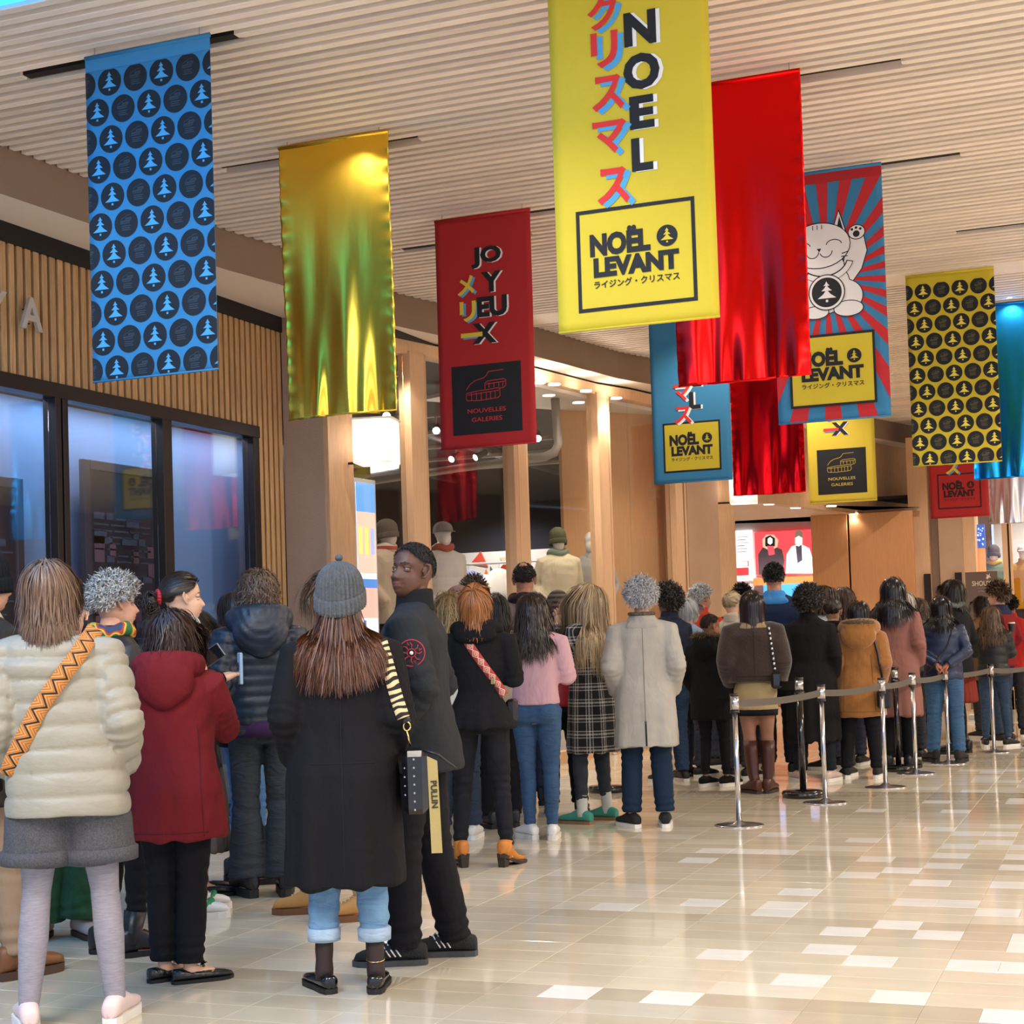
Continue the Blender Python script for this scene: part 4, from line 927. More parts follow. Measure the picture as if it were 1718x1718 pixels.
# -- garments -------------------------------------------------------------
ARMS = {'down': ((.212, -.03, 1.12), (.222, .03, .89)), 'pocket': ((.226, -.075, 1.11), (.195, .085, .93)), 'front': ((.215, .02, 1.12), (.10, .26, 1.15)),
        'cross': ((.222, .04, 1.12), (.02, .20, 1.11)), 'near': ((.215, .03, 1.12), (.09, .17, 1.17)), 'back': ((.245, -.10, 1.13), (.055, -.20, 1.00)), 'raise': ((.215, .12, 1.15), (.10, .22, 1.40)), 'hold': ((.215, .04, 1.12), (.16, .30, 1.10))}
def lerp(a, b, t): return tuple(np.array(a)+(np.array(b)-np.array(a))*t)
class Person:
    def __init__(s, px, py, top, hd=0, label='', skin='D9A88A', cat='person', female=True, group='people queuing', vol=.02, z0=0, face=None, hyaw=0, hpitch=0, lean=0, side=0, feet=None, arms='pocket', arms2=None, H=None, mann=False, name='person'):
        q = on_z(px, py) if z0 == 0 else None
        if q is None: q = np.array([py[0], py[1], 0.0])
        d3 = ray(px, top); hd_ = np.hypot(q[0], q[1]); t = hd_/np.hypot(d3[0], d3[1]); zt = CAM_H+d3[2]*t
        s.H = H or (zt-z0-vol); s.s = s.H/1.70; s.d = hd_; s.near = s.d < 7.9; s.female = female; s.skin = skin; s.mann = mann
        az = math.atan2(q[0], q[1]); s.rz = -(az+math.radians(hd)); s.r = empty(name, (q[0], q[1], z0), s.rz); s.r.scale = (s.s,)*3; tag(s.r, label, cat, group)
        s.loc = q; s.lean, s.side = lean, side; s.hyaw = math.radians(hyaw); s.hpitch = math.radians(hpitch)
        s.vox = .009 if s.d < 7.9 else (.012 if s.d < 12 else .016); s.seed = int(px*7+py if not isinstance(py, (tuple, list)) else px*7) % 10000
        s.feet = feet or ((-.095, .0, 10), (.095, .0, -10)); a = ARMS[arms]; a2 = ARMS[arms2] if arms2 else a
        s.shw = .172 if female else .192
        s.arm = []
        for sg, A in ((-1, a), (1, a2)):
            k = s.shw/.172
            s.arm.append([s.P((sg*s.shw, -.005, 1.362)), s.P((sg*A[0][0]*k, A[0][1], A[0][2])), s.P((sg*A[1][0]*(k if A[1][0] > .1 else 1), A[1][1], A[1][2]))])
        s.leg = []
        for sg, (fx, fy, fw) in zip((-1, 1), s.feet):
            hip = np.array((sg*.088, 0, .90)); an = np.array((fx, fy-.0, .085)); kn = (hip+an)/2+np.array((0, .025, .0)); s.leg.append([hip, kn, an])
        cr, sr = math.cos(s.hyaw), math.sin(s.hyaw); cp, sp_ = math.cos(s.hpitch), math.sin(s.hpitch)
        s.Rh = np.array([[cr, sr, 0], [-sr, cr, 0], [0, 0, 1]])@np.array([[1, 0, 0], [0, cp, sp_], [0, -sp_, cp]])
        piv = np.array(s.P((0, -.02, 1.48))); s.hc = piv+s.Rh@np.array((0, .030, .105))
        s.face = face if face is not None else True
        s.parts = {}
    def P(s, v):
        z = v[2]; k = max(0, z-.92); return (v[0]+s.side*k, v[1]+s.lean*k, z)
    def L(s, rings): return [(*s.P((r[0], r[1], r[2]))[:2], r[2], *r[3:]) for r in rings]
    def body(s, hands=(True, True), lip=None, brow=None, hand_detail=False):
        t = MB(); f = s.female
        t.loft(s.L([(0, 0, .80, .09, .07), (0, -.01, .88, .145, .09), (0, -.005, .97, .14, .085), (0, 0, 1.07, .115, .08), (0, 0, 1.2, .135, .09), (0, -.005, 1.32, .145, .09), (0, -.012, 1.40, .12, .07), (0, -.02, 1.44, .06, .055), (0, -.02, 1.50, .05, .052)]), 16, 2.1)
        for A in s.arm: t.tube([A[0], lerp(A[0], A[1], .5), A[1], lerp(A[1], A[2], .5), A[2]], [.045, .042, .036, .032, .024], 10)
        for (hip, kn, an), (fx, fy, fw) in zip(s.leg, s.feet):
            t.tube([hip, lerp(hip, kn, .5), kn, lerp(kn, an, .35), an, (an[0], an[1], .03)], [.078, .066, .05, .05, .032, .033], 10)
            a = math.radians(fw); t.tube([(an[0], an[1], .045), (an[0]-math.sin(a)*-.12*-1, an[1]+math.cos(a)*.12, .03)], [.034, .03], 8)
        me = remesh(t, .016 if s.near else .022, 2)
        b = MB(); co = getco(me); b.v = [tuple(c) for c in co]; b.f = [tuple(p.vertices) for p in me.polygons]; b.m = [0]*len(b.f); bpy.data.meshes.remove(me)
        hd = HEADS['egg' if s.mann else tris_hint(s.d)]; hv = (np.array(hd.v)@s.Rh.T)+s.hc; b.add(hv, hd.f); b.m[-len(hd.f):] = hd.m
        nk = s.hc+s.Rh@np.array((0, -.02, -.06)); b.tube([nk, s.P((0, -.02, 1.47)), s.P((0, -.02, 1.40))], [.05, .051, .06] if f else [.056, .059, .07], 14)
        if not s.mann:
            for sg, A, hh in zip((-1, 1), s.arm, hands):
                if hh: s.hand(b, A, sg)
        sk = s.skin; m0 = mat('skin_'+sk, sk, .48, bump=.08, bscale=90, var=.05, vscale=9) if not s.mann else mat('mannequin_white', 'EDE6DC', .5)
        c = [int(sk[i:i+2], 16) for i in (0, 2, 4)]; lp_ = lip or '%02X%02X%02X' % (min(255, int(c[0]*.92)), int(c[1]*.66), int(c[2]*.66))
        m = [m0, mat('lip_'+lp_, lp_, .4), mat('eye_white', '857B73', .4), mat('iris', '2B1C14', .2), mat('brow_'+(brow or '2E221C'), brow or '2E221C', .8)]
        b.build('body', m, s.r, smooth=True)
    def hand(s, b, A, sg):
        e, w = np.array(A[1]), np.array(A[2]); y = w-e; y /= np.linalg.norm(y); zz = np.array((0, 0, 1.)) if abs(y[2]) < .8 else np.array((sg*-1., 0, 0)); x = np.cross(y, zz); x /= np.linalg.norm(x); z = np.cross(x, y)
        T = lambda a, c, d: w+x*a+y*c+z*d
        b.tube([T(0, -.03, 0), T(0, .0, 0), T(0, .02, 0)], [.024, .025, .026], 10)
        V = MB(); V.loft([(0, 0, .0, .028, .017), (0, 0, .03, .038, .017), (0, 0, .07, .041, .015), (0, 0, .092, .038, .012)], 14, 2.6)
        b.add([T(p[0], p[2], p[1]) for p in V.v], V.f)
        for k, (fx, ln_) in enumerate(((-.030, .062), (-.010, .073), (.011, .068), (.030, .052))):
            c = .5+.1*k; pts = [T(fx, .08, 0), T(fx*1.06, .08+ln_*.42, -.004), T(fx*1.08, .08+ln_*.72, -.004-ln_*.22*c), T(fx*1.06, .08+ln_*.88, -.004-ln_*.45*c)]; b.tube(pts, [.0095, .009, .0082, .0062], 8)
        tx = -sg*1.0; b.tube([T(tx*.022, .012, 0), T(tx*.045, .04, -.01), T(tx*.052, .065, -.018), T(tx*.046, .088, -.026)], [.013, .0115, .010, .007], 8)
    def finish(s, me, name, material, quilt=0, qd=.010, folds=.006, fold_f=9, sleeve=True, hang=0.0, parent=None, noisef=14, mats=None):
        co = getco(me); no = getno(me); disp = folds*.9*snoise(co*np.array((1, 1, .4)), 7, s.seed+20)+folds*snoise(co*np.array((1, 1, .55)), noisef, s.seed)+folds*.5*snoise(co*np.array((1, 1, 1.5)), noisef*2.3, s.seed+3)
        if hang:
            th = np.arctan2(co[:, 1], co[:, 0]); zz = np.clip((1.05-co[:, 2])/.5, 0, 1); disp += hang*zz*(np.sin(7*th+s.seed)+.6*np.sin(12*th+s.seed*2))
        Ls = co[:, 2].copy(); isarm = np.zeros(len(co), bool)
        if sleeve:
            for A in s.arm:
                pts = np.array(A); off = 0; best = np.full(len(co), 9.); par = np.zeros(len(co))
                for a, b in zip(pts, pts[1:]):
                    ab = b-a; tt = np.clip(((co-a)@ab)/(ab@ab), 0, 1); dd = np.linalg.norm(co-(a+tt[:, None]*ab), axis=1); m = dd < best; best[m] = dd[m]; par[m] = off+tt[m]*np.linalg.norm(ab); off += np.linalg.norm(ab)
                m = (best < .085) & (par > .04) & (np.abs(co[:, 0]) > s.shw-.02); isarm |= m; Ls[m] = par[m]
                if folds:   # creases bunched at the elbow and cuff
                    L1 = np.linalg.norm(pts[1]-pts[0]); bunch = np.exp(-((par-L1)/.07)**2)+.6*np.exp(-((par-L1*1.85)/.06)**2); disp[m] += (.0035*np.sin(par*150+4*snoise(co, 12, s.seed+1))*bunch)[m]
        if quilt:
            ph = Ls/quilt+.12*snoise(co, 5, s.seed+9); disp += qd*(np.abs(np.sin(PI*ph))**.33-.8)
        setco(me, co+no*disp[:, None]); me.materials.clear()
        for m in (mats or [material]): me.materials.append(m)
        o = ob(name, me, parent or s.r); s.parts[name] = o; return o
    def coat(s, m, hem=.80, hrx=.20, hry=.15, chest=None, waist=None, sl=(.066, .062, .054, .047), bulk=1.0, quilt=0, qd=.010, folds=.006, hang=0.0, cuff=1.0, name='coat', shx=None, drop=0, tops=1.0, noisef=14, short_sleeve=None, hemtilt=0):
        f = s.female; cx, cy = chest or ((.175, .125) if f else (.195, .135)); wx, wy = waist or ((.165, .12) if f else (.185, .13)); sx = (shx or s.shw)+.012
        cx *= bulk; cy *= bulk; wx *= bulk; wy *= bulk
        R_ = [(0, -.005, hem, hrx, hry, hemtilt), (0, -.005, hem+.02, hrx, hry, hemtilt)]
        if hem < .80: R_ += [(0, -.01, .88, max(hrx*.93, wx*1.06), max(hry*.93, wy*1.05))]
        if hem < .98: R_ += [(0, -.003, 1.06, wx, wy)]
        else: R_ += [(0, 0, max(1.06, hem+.06), wx, wy)]
        R_ += [(0, .003, 1.22, cx, cy), (0, -.004, 1.32, cx*1.04, cy*.98), (0, -.010, 1.385, sx*1.02*tops, .098*bulk), (0, -.014, 1.42, sx*.80*tops, .082), (0, -.018, 1.447, sx*.50, .070), (0, -.02, 1.468, .066, .062)]
        t = MB(); t.loft(s.L(R_), 28, 2.25)
        r = [q*bulk**.5 for q in sl]
        for A in s.arm:
            E_ = A[2] if cuff == 1.0 else lerp(A[1], A[2], cuff); t.tube([lerp(A[0], (0, A[0][1], A[0][2]), .22), A[0], lerp(A[0], A[1], .5), A[1], lerp(A[1], E_, .5), E_], [r[0]*.9, r[0], r[1]*1.04, r[1], r[2], r[3]], 14)
        me = remesh(t, s.vox, 4 if s.near else 2)
        o = s.finish(me, name, m, quilt, qd, folds, hang=hang, noisef=noisef); s.coatm = me; return o
    def lower(s, m, style='straight', hem=.09, top=1.0, folds=.004, name='trousers', w=1.0, cuff=None, shrink=1.0, butt=1.0):
        rad = {'skinny': (.094, .079, .057, .055, .040), 'straight': (.102, .09, .073, .070, .064), 'flare': (.098, .084, .072, .086, .108), 'wide': (.108, .105, .10, .105, .11), 'tights': (.088, .076, .0525, .055, .036), 'shorts': (.112, .118, .12, .12, .12), 'tapered': (.104, .092, .074, .064, .052)}[style]
        t = MB()
        if style != 'tights': t.loft([(0, -.008, .80, .14*w, .10), (0, -.015, .87, .172*w, .118), (0, -.01, .95, .16*w, .105), (0, -.003, top, .138*w, .09)], 20, 2.2)
        for sg, (hip, kn, an) in zip((-1, 1), s.leg):
            if style != 'tights': t.ball((sg*.078, -.058, .875), (.088*w, .082*butt, .09), 14, 10)
            an2 = np.array(an); e = an2+(kn-an2)*(hem-.085)/(kn[2]-.085) if hem > .085 else np.array((an[0], an[1], hem))
            if hem < kn[2]-.05: pts = [hip, lerp(hip, kn, .45), kn, lerp(kn, e, .4), e]; rr = rad
            else:
                k = (hip[2]-hem)/(hip[2]-kn[2]); e = np.array(lerp(hip, kn, k)); pts = [hip, lerp(hip, e, .5), e]; rr = (rad[0], rad[1], rad[2])
            t.tube(pts, [q*w*(shrink if i else 1) for i, q in enumerate(rr[:len(pts)])], 16)
        me = remesh(t, .008 if s.near else s.vox*.9, 3 if s.near else 2); co = getco(me); no = getno(me)
        dsp = folds*snoise(co*np.array((1, 1, 2.6)), 16, s.seed+5)
        if style not in ('tights', 'shorts'):
            b1 = np.exp(-((co[:, 2]-.48)/.09)**2)+1.3*np.exp(-((co[:, 2]-hem-.05)/.07)**2); dsp += folds*.9*b1*np.sin(co[:, 2]*110+5*snoise(co, 9, s.seed+6))
        setco(me, co+no*dsp[:, None]); me.materials.append(m); o = ob(name, me, s.r)
        if cuff:
            for (hip, kn, an) in s.leg:
                an2 = np.array(an); e = an2+(kn-an2)*(hem-.085)/(kn[2]-.085); t = MB(); rr = rad[4]*w*shrink+.007; t.loft([(e[0], e[1], hem-.004, rr-.006, rr-.006), (e[0], e[1], hem-.002, rr, rr), (e[0], e[1], hem+.045, rr+.002, rr+.002), (e[0], e[1], hem+.05, rr-.005, rr-.005)], 20, 2); t.build('turn_up', cuff, o, smooth=True)
        return o
    def socks(s, m, z0=.06, z1=.2, r=.040, name='sock'):
        for (hip, kn, an) in s.leg:
            an = np.array(an); f = lambda z: an+(np.array(kn)-an)*(z-.085)/(kn[2]-.085); t = MB()
            pts = [f(z) for z in np.linspace(z0, z1, 6)]; t.tube([(p[0], p[1]-.004, p[2]) for p in pts], [r*(.98+.05*math.sin(i*2.3)) for i in range(6)], 18); t.build(name, m, s.r, smooth=True)
    def skirt(s, m, hem=.45, rx=.22, ry=.18, top=1.0, pleat=.006, n=22, name='skirt'):
        t = MB(); t.loft([(0, 0, hem, rx, ry), (0, 0, hem+.02, rx, ry), (0, 0, (hem+.85)/2, rx*.93, ry*.93), (0, -.01, .86, .185, .14), (0, 0, top, .14, .10)], 40, 2.1)
        me = remesh(t, s.vox, 2); co = getco(me); no = getno(me); th = np.arctan2(co[:, 1], co[:, 0]); zz = np.clip((.95-co[:, 2])/.4, 0, 1)
        setco(me, co+no*(pleat*zz*np.sin(n*th))[:, None]); me.materials.append(m); return ob(name, me, s.r)
    # -- shoes
    def shoes(s, kind, m, sole, sole_h=.022, lace=None, shaft=.0, heel=0, extra=None, k=1.0, side=None):
        for i, ((hip, kn, an), (fx, fy, fw)) in enumerate(zip(s.leg, s.feet)):
            if side is not None and i != side: continue
            a = math.radians(fw); ca, sa = math.cos(a), math.sin(a); lift = heel
            def T(x, y, z): return (fx+x*ca*k-y*(-sa)*-1*k if 0 else fx+(x*ca-y*sa)*k, fy+(x*sa+y*ca)*k, z)
            def zb(y): return sole_h+lift*np.clip((.075-y)/.14, 0, 1)
            t = MB(); prof = {'sneaker': [(-.086, .010, .040), (-.084, .020, .052), (-.078, .030, .062), (-.04, .036, .078), (.0, .037, .084), (.045, .040, .078), (.085, .045, .060), (.13, .047, .048), (.165, .042, .040), (.19, .028, .028), (.197, .010, .012)],
                    'boot': [(-.086, .012, .07), (-.084, .024, .09), (-.078, .034, .10), (-.04, .039, .115), (.0, .040, .115), (.045, .042, .092), (.085, .047, .066), (.13, .050, .054), (.165, .046, .048), (.19, .032, .036), (.198, .012, .015)],
                    'loafer': [(-.084, .010, .042), (-.082, .020, .050), (-.076, .029, .055), (-.04, .035, .055), (.0, .036, .045), (.045, .039, .042), (.085, .044, .040), (.13, .045, .034), (.168, .037, .028), (.195, .022, .020), (.203, .008, .010)],
                    'heel': [(-.082, .010, .06), (-.080, .020, .075), (-.074, .030, .085), (-.04, .034, .10), (.0, .034, .095), (.045, .036, .070), (.085, .041, .050), (.13, .041, .038), (.17, .030, .028), (.198, .015, .016), (.205, .005, .008)]}[kind]
            V = []; n = 16
            for (y, rx, h) in prof:
                z0 = zb(y)
                for q in range(n):
                    th = 2*PI*q/n; c, sn = math.cos(th), math.sin(th); V.append(T(rx*np.sign(c)*abs(c)**.8, y, z0+h*(.5+.5*np.sign(sn)*abs(sn)**.75)))
            mI = len(prof); F = [(i_*n+q, i_*n+(q+1) % n, (i_+1)*n+(q+1) % n, (i_+1)*n+q) for i_ in range(mI-1) for q in range(n)]+[tuple(range(n))[::-1], tuple(range((mI-1)*n, mI*n))]
            t.add(V, [f[::-1] for f in F])
            if shaft:
                top_ = shaft; an2 = np.array(an); kk = (kn-an2)/(kn[2]-.085); R0 = .042; rs = []
                pts = [T(0, -.028, .05), T(0, -.02, .10)]; rs = [.040, .041]
                for z in np.linspace(.16, top_, 4) if top_ > .2 else [top_]:
                    c = an2+kk*(z-.085); pts.append((c[0], c[1]-.006, z)); rs.append(.043 if top_ < .2 else np.interp(z, [.1, .3, .42], [.042, .060, .062]))
                t.tube(pts, rs, 18)
            o = t.build('shoe' if kind in ('sneaker', 'loafer') else 'boot', m, s.r, smooth=True)
            P_ = [(-.088, .0), (-.080, .026), (-.04, .037), (.03, .040), (.09, .049), (.14, .051), (.18, .038), (.204, .010), (.204, -.010), (.18, -.036), (.14, -.049), (.09, -.046), (.03, -.038), (-.04, -.036), (-.080, -.026)]
            t = MB(); V = []
            for lay, grow in ((0, .0), (1, .001)):
                for (y, x) in P_:
                    zz = (zb(y)-sole_h if heel and lay == 0 else 0)+(sole_h+zb(y)-sole_h+.004 if lay else 0)
                    if heel and lay == 0: zz = max(0, zz-.004)
                    V.append(T(x+grow*np.sign(x), y, zz))
            nP = len(P_); t.add(V, [tuple(range(nP)), tuple(range(nP, 2*nP))[::-1]]+[(q, nP+q, nP+(q+1) % nP, (q+1) % nP) for q in range(nP)]); t.build('sole', sole, o)
            if heel:
                t = MB(); b0 = [T(x, y, 0) for x, y in ((-.022, -.075), (.022, -.075), (.022, -.028), (-.022, -.028))]; b1 = [T(x, y, zb(y)+.01) for x, y in ((-.028, -.082), (.028, -.082), (.028, -.018), (-.028, -.018))]
                t.add(b0+b1, [(3, 2, 1, 0), (4, 5, 6, 7), (0, 1, 5, 4), (1, 2, 6, 5), (2, 3, 7, 6), (3, 0, 4, 7)]); t.build('heel', sole, o)
            if lace:
                t = MB()
                for q in range(4):
                    y = .045+q*.018; z = zb(y)+np.interp(y, [p[0] for p in prof], [p[2] for p in prof]); t.tube([T(-.018, y, z-.002), T(0, y+.003, z+.004), T(.018, y, z-.002)], .003, 5)
                t.build('laces', lace, o, smooth=True)
            if extra: extra(s, o, T, prof, zb, i)
    # -- head wear, hair
    def hframe(s, p): return s.hc+np.asarray(p)@s.Rh.T
    def hair(s, cols, L=.25, n=None, w=None, style='down', wave=(0, 20), fluff=.10, shell=.05, seg=None, bulk=.0, part=0, jitter=.15, tie=(0, -.13, .02), grav=.8, fringe=0, hat=9, nkx=.0, name='hair', rough=.42, nape=-.55, capk=1.0):
        rg = np.random.default_rng(s.seed+11); sc = 1.0 if s.near else (.62 if s.d < 12 else .34)
        n = int((n or 2600)*sc); w = (w or .0042)/(sc**.5); M_ = seg or (12 if s.near else 9)
        ax = np.array((.079, .099, .095)); c0 = np.array((0, -.014, .024))
        d = rg.normal(size=(n*(3 if hat > 1 else 12), 3)); d /= np.linalg.norm(d, axis=1)[:, None]; ph = np.abs(np.degrees(np.arctan2(d[:, 0], d[:, 1])))
        lim = np.interp(ph, [0, 30, 50, 70, 90, 105, 125, 180], [.55, .50, .30, .05, -.05, .0, nape*.9, nape]); d = d[(d[:, 2] > lim) & ((d[:, 2] < hat) | (hat > 1))][:n]; n = len(d)
        lay = rg.uniform(0, 1, n); sh = 1.03+shell*lay/.08*.08+fluff*lay
        if hat < 1: sh = np.minimum(sh, 1.10)
        p = c0+d*ax*1.01; crown = np.array((part, -.30, .95)); crown /= np.linalg.norm(crown)
        tie_ = np.array(tie)
        down = s.Rh.T@np.array((0, 0, -1.)); pts = [p.copy()]; Ls = L*rg.uniform(.78, 1.0, n) if style != 'short' else L*rg.uniform(.6, 1.1, n)
        step = (Ls/(M_-1))[:, None]; jit = rg.normal(size=(n, 3))*jitter; v = d-crown; 
        # colliders in head frame
        shc = (np.array(s.P((0, -.01, 1.27)))-s.hc)@s.Rh; shax = np.array((.215+bulk, .135+bulk, .185+bulk))
        nk = (np.array(s.P((0, -.02, 1.44)))-s.hc)@s.Rh
        for k in range(M_-1):
            nn = (p-c0)/ax**2; nn /= np.linalg.norm(nn, axis=1)[:, None]
            if style == 'tied':
                v = tie_-p; v /= np.linalg.norm(v, axis=1)[:, None]+1e-9; v = v+jit*.3
                dd = np.linalg.norm(tie_-p, axis=1)[:, None]; stp = np.minimum(step, dd)
            elif style == 'short': v = nn*.55+(d-crown)*.5+jit*2.2+down*.25*(k/M_); stp = step
            elif style == 'afro': v = nn*.9+jit*2.5; stp = step
            else:
                tn = (d-crown); tn -= (tn*nn).sum(1)[:, None]*nn; tn /= np.linalg.norm(tn, axis=1)[:, None]+1e-6
                g = down-(down@nn.T)[:, None]*nn*.9; below = np.clip((.03-p[:, 2])/.06, 0, 1)[:, None]
                v = tn*(1-below)*.9+g*(1-below)*grav+down*below*1.3+jit+v*.25; stp = step
            v = v/(np.linalg.norm(v, axis=1)[:, None]+1e-9); p = p+v*stp
            q = (p-c0)/ax; rr = np.linalg.norm(q, axis=1); bad = rr < sh
            p[bad] = c0+(q[bad]/rr[bad][:, None]*sh[bad][:, None])*ax
            if style not in ('short', 'tied', 'afro'):
                q = (p-shc)/shax; rr = np.linalg.norm(q, axis=1); k2 = 1.0+.06*lay; bad = rr < k2; p[bad] = shc+(q[bad]/rr[bad][:, None]*k2[bad][:, None])*shax
                q = p-nk; rr = np.hypot(q[:, 0], q[:, 1]); nr_ = np.where(q[:, 2] < .035, .098+nkx, .078); bad = (rr < nr_) & (np.abs(q[:, 2]) < .12); q2 = q.copy(); q2[:, 0] *= (nr_+.003)/np.maximum(rr, 1e-4); q2[:, 1] *= (nr_+.003)/np.maximum(rr, 1e-4); p[bad] = (nk+q2)[bad]
                fb = (p[:, 1] > .028) & (p[:, 2] < .055-fringe) & (np.abs(p[:, 0]) < .070); sgx = np.where(p[:, 0] >= 0, 1, -1); p[fb, 0] = (sgx*(.072+.012*lay))[fb]
            pts.append(p.copy())
        Pt = np.stack(pts, 1)     # n,M,3
        tt = np.linspace(0, 1, M_)
        if wave[0]:
            a, f = wave; ph0 = rg.uniform(0, 6.28, (n, 1)); ramp = np.clip(tt*2.2, 0, 1)[None]*Ls[:, None]/L; arc = tt[None]*Ls[:, None]
            e1 = rg.normal(size=(n, 1, 3)); e1 /= np.linalg.norm(e1, axis=2)[..., None]; e2 = rg.normal(size=(n, 1, 3)); e2 /= np.linalg.norm(e2, axis=2)[..., None]
            Pt = Pt+a*ramp[..., None]*(np.sin(arc*f+ph0)[..., None]*e1+np.cos(arc*f*1.1+ph0)[..., None]*e2)
        Pw = Pt@s.Rh.T+s.hc; cw = s.hframe(c0)
        tg = np.gradient(Pw, axis=1); nrm = Pw-cw; sd = np.cross(tg, nrm); sd /= np.linalg.norm(sd, axis=2)[..., None]+1e-9
        wd = w*np.interp(tt, [0, .15, .75, 1], [.7, 1, .9, .25])*rg.uniform(.6, 1.3, (n, 1)); A = Pw+sd*wd[..., None]/2; B = Pw-sd*wd[..., None]/2
        V = np.stack([A, B], 2).reshape(-1, 3); idx = np.arange(n)[:, None]*M_*2+np.arange(M_-1)[None]*2; idx = idx.ravel()
        F = np.stack([idx, idx+1, idx+3, idx+2], 1)
        me = bpy.data.meshes.new(name); me.vertices.add(len(V)); me.vertices.foreach_set('co', V.astype(np.float32).ravel()); me.loops.add(len(F)*4); me.loops.foreach_set('vertex_index', F.astype(np.int32).ravel())
        me.polygons.add(len(F)); me.polygons.foreach_set('loop_start', np.arange(0, len(F)*4, 4, dtype=np.int32)); me.polygons.foreach_set('use_smooth', [True]*len(F)); me.update(calc_edges=True)
        me.materials.append(hair_mat(cols, rough)); o = ob(name, me, s.r); o['kind'] = 'stuff'
        s.cap(cols, capk)
        return o
    def cap(s, cols, k=1.0, n=28, m=18):
        V = []; ax = np.array((.0795, .1, .096))*k; c0 = np.array((0, -.014, .024))
        for i in range(m+1):
            el = -PI/2*.62+(PI/2*1.62)*i/m
            for j in range(n):
                th = 2*PI*j/n; d = np.array((math.sin(th)*math.cos(el), math.cos(th)*math.cos(el), math.sin(el))); ph = abs(math.degrees(math.atan2(d[0], d[1]))); lim = np.interp(ph, [0, 30, 50, 70, 90, 105, 125, 180], [.57, .52, .32, .07, -.03, .03, -.5, -.55]); f = np.clip((d[2]-lim)/.12, 0, 1)
                V.append(c0+d*ax*(.86+.155*f))
        F = [(i*n+j, i*n+(j+1) % n, (i+1)*n+(j+1) % n, (i+1)*n+j) for i in range(m) for j in range(n)]
        t = MB(); t.add(s.hframe(V), F+[tuple(range(n))[::-1], tuple(range(m*n, m*n+n))]); t.build('scalp_hair', mat('cap_'+cols[0], cols[0], .7, bump=.5, bscale=160), s.r, smooth=True)
    def bun(s, cols, c, r=.04, stretch=(1, .8, 1)):
        rg = np.random.default_rng(s.seed); t = MB(); c = np.array(c); t.ball(s.hframe(c), r*.86, 14, 10)
        for k in range(90 if s.near else 45):
            a = rg.normal(size=3); a /= np.linalg.norm(a); b = np.cross(a, rg.normal(size=3)); b /= np.linalg.norm(b); ph = rg.uniform(0, 6.28)
            t.tube([s.hframe(c+(a*math.cos(ph+q*.5)+b*math.sin(ph+q*.5))*r*rg.uniform(.93, 1.08)*np.array(stretch)) for q in range(6)], .0028, 4)
        o = t.build('hair_bun', hair_mat(cols, .4), s.r, smooth=True); o['kind'] = 'stuff'; return o
    def beanie(s, m, top=.145, low=-.03, brim=.055, rib=36, amp=.003, back=-.06, name='beanie', pom=None, bulk=1.0):
        t = MB(); n = 144 if s.near else 72; V = []; rows = 16
        for i in range(rows+1):
            f = i/rows; el = -.35+(PI/2+.35)*f
            for j in range(n):
                th = 2*PI*j/n; rr = math.cos(el) if el > 0 else 1-.02*el*el; x = .089*bulk*math.sin(th)*rr; y = .109*bulk*math.cos(th)*rr-.014
                z = .035+(top-.035)*math.sin(max(el, 0))**.85 if el > 0 else .035+el/.35*(.035-(low+(back-low)*(1-math.cos(th))/2))
                g = 1+amp/.09*math.cos(rib*th)*min(1, math.cos(el)*3); V.append((x*g, y*g, z))
        t.add(s.hframe(V), [(i*n+j, i*n+(j+1) % n, (i+1)*n+(j+1) % n, (i+1)*n+j) for i in range(rows) for j in range(n)]+[tuple(range(rows*n, rows*n+n))]); o = t.build(name, m, s.r, smooth=True)
        if brim:
            t = MB(); V = []
            for (dz, gr) in ((-.004, .99), (-.004, 1.055), (.012, 1.075), (brim*.8, 1.07), (brim, 1.03), (brim, .99)):
                for j in range(n):
                    th = 2*PI*j/n; zl = low+(back-low)*(1-math.cos(th))/2; g = gr*(1+amp/.09*math.cos(rib*th)); V.append((.090*bulk*math.sin(th)*g, (.110*bulk*math.cos(th))*g-.014, zl+dz))
            t.add(s.hframe(V), [(i*n+j, i*n+(j+1) % n, (i+1)*n+(j+1) % n, (i+1)*n+j) for i in range(5) for j in range(n)]); t.build('brim', m, o, smooth=True)
        if pom: t = MB(); t.ball(s.hframe((0, -.014, top+.012)), pom, 12, 8); t.build('pompom', m, o, smooth=True)
        return o
    def collar(s, m, kind='stand', parent=None, h=.05):
        t = MB()
        if kind == 'stand': t.loft(s.L([(0, -.018, 1.425, .098, .086), (0, -.02, 1.45, .083, .078), (0, -.022, 1.45+h, .079, .076), (0, -.022, 1.455+h, .07, .068)]), 20, 2)
        elif kind == 'big':
            for q in range(-9, 10):
                a = PI*q/10*.95; t.ball(s.P((.115*math.sin(a), -.02-.085*math.cos(a), 1.435+.02*math.cos(a))), (.055, .045, .045), 10, 8)
            t.ball(s.P((0, -.11, 1.40)), (.14, .05, .06), 14, 10)
        elif kind == 'lapel':
            t.loft(s.L([(0, -.018, 1.40, .135, .10), (0, -.02, 1.44, .105, .092), (0, -.025, 1.475, .082, .08), (0, -.025, 1.485, .075, .07)]), 20, 2)
            t.ball(s.P((0, -.095, 1.395)), (.12, .03, .045), 14, 10)
        elif kind == 'scarf':
            for q in range(24):
                a = 2*PI*q/24; t.ball(s.P((.088*math.sin(a), -.02-.08*math.cos(a), 1.455+.012*math.cos(3*a))), (.036, .034, .036), 8, 6)
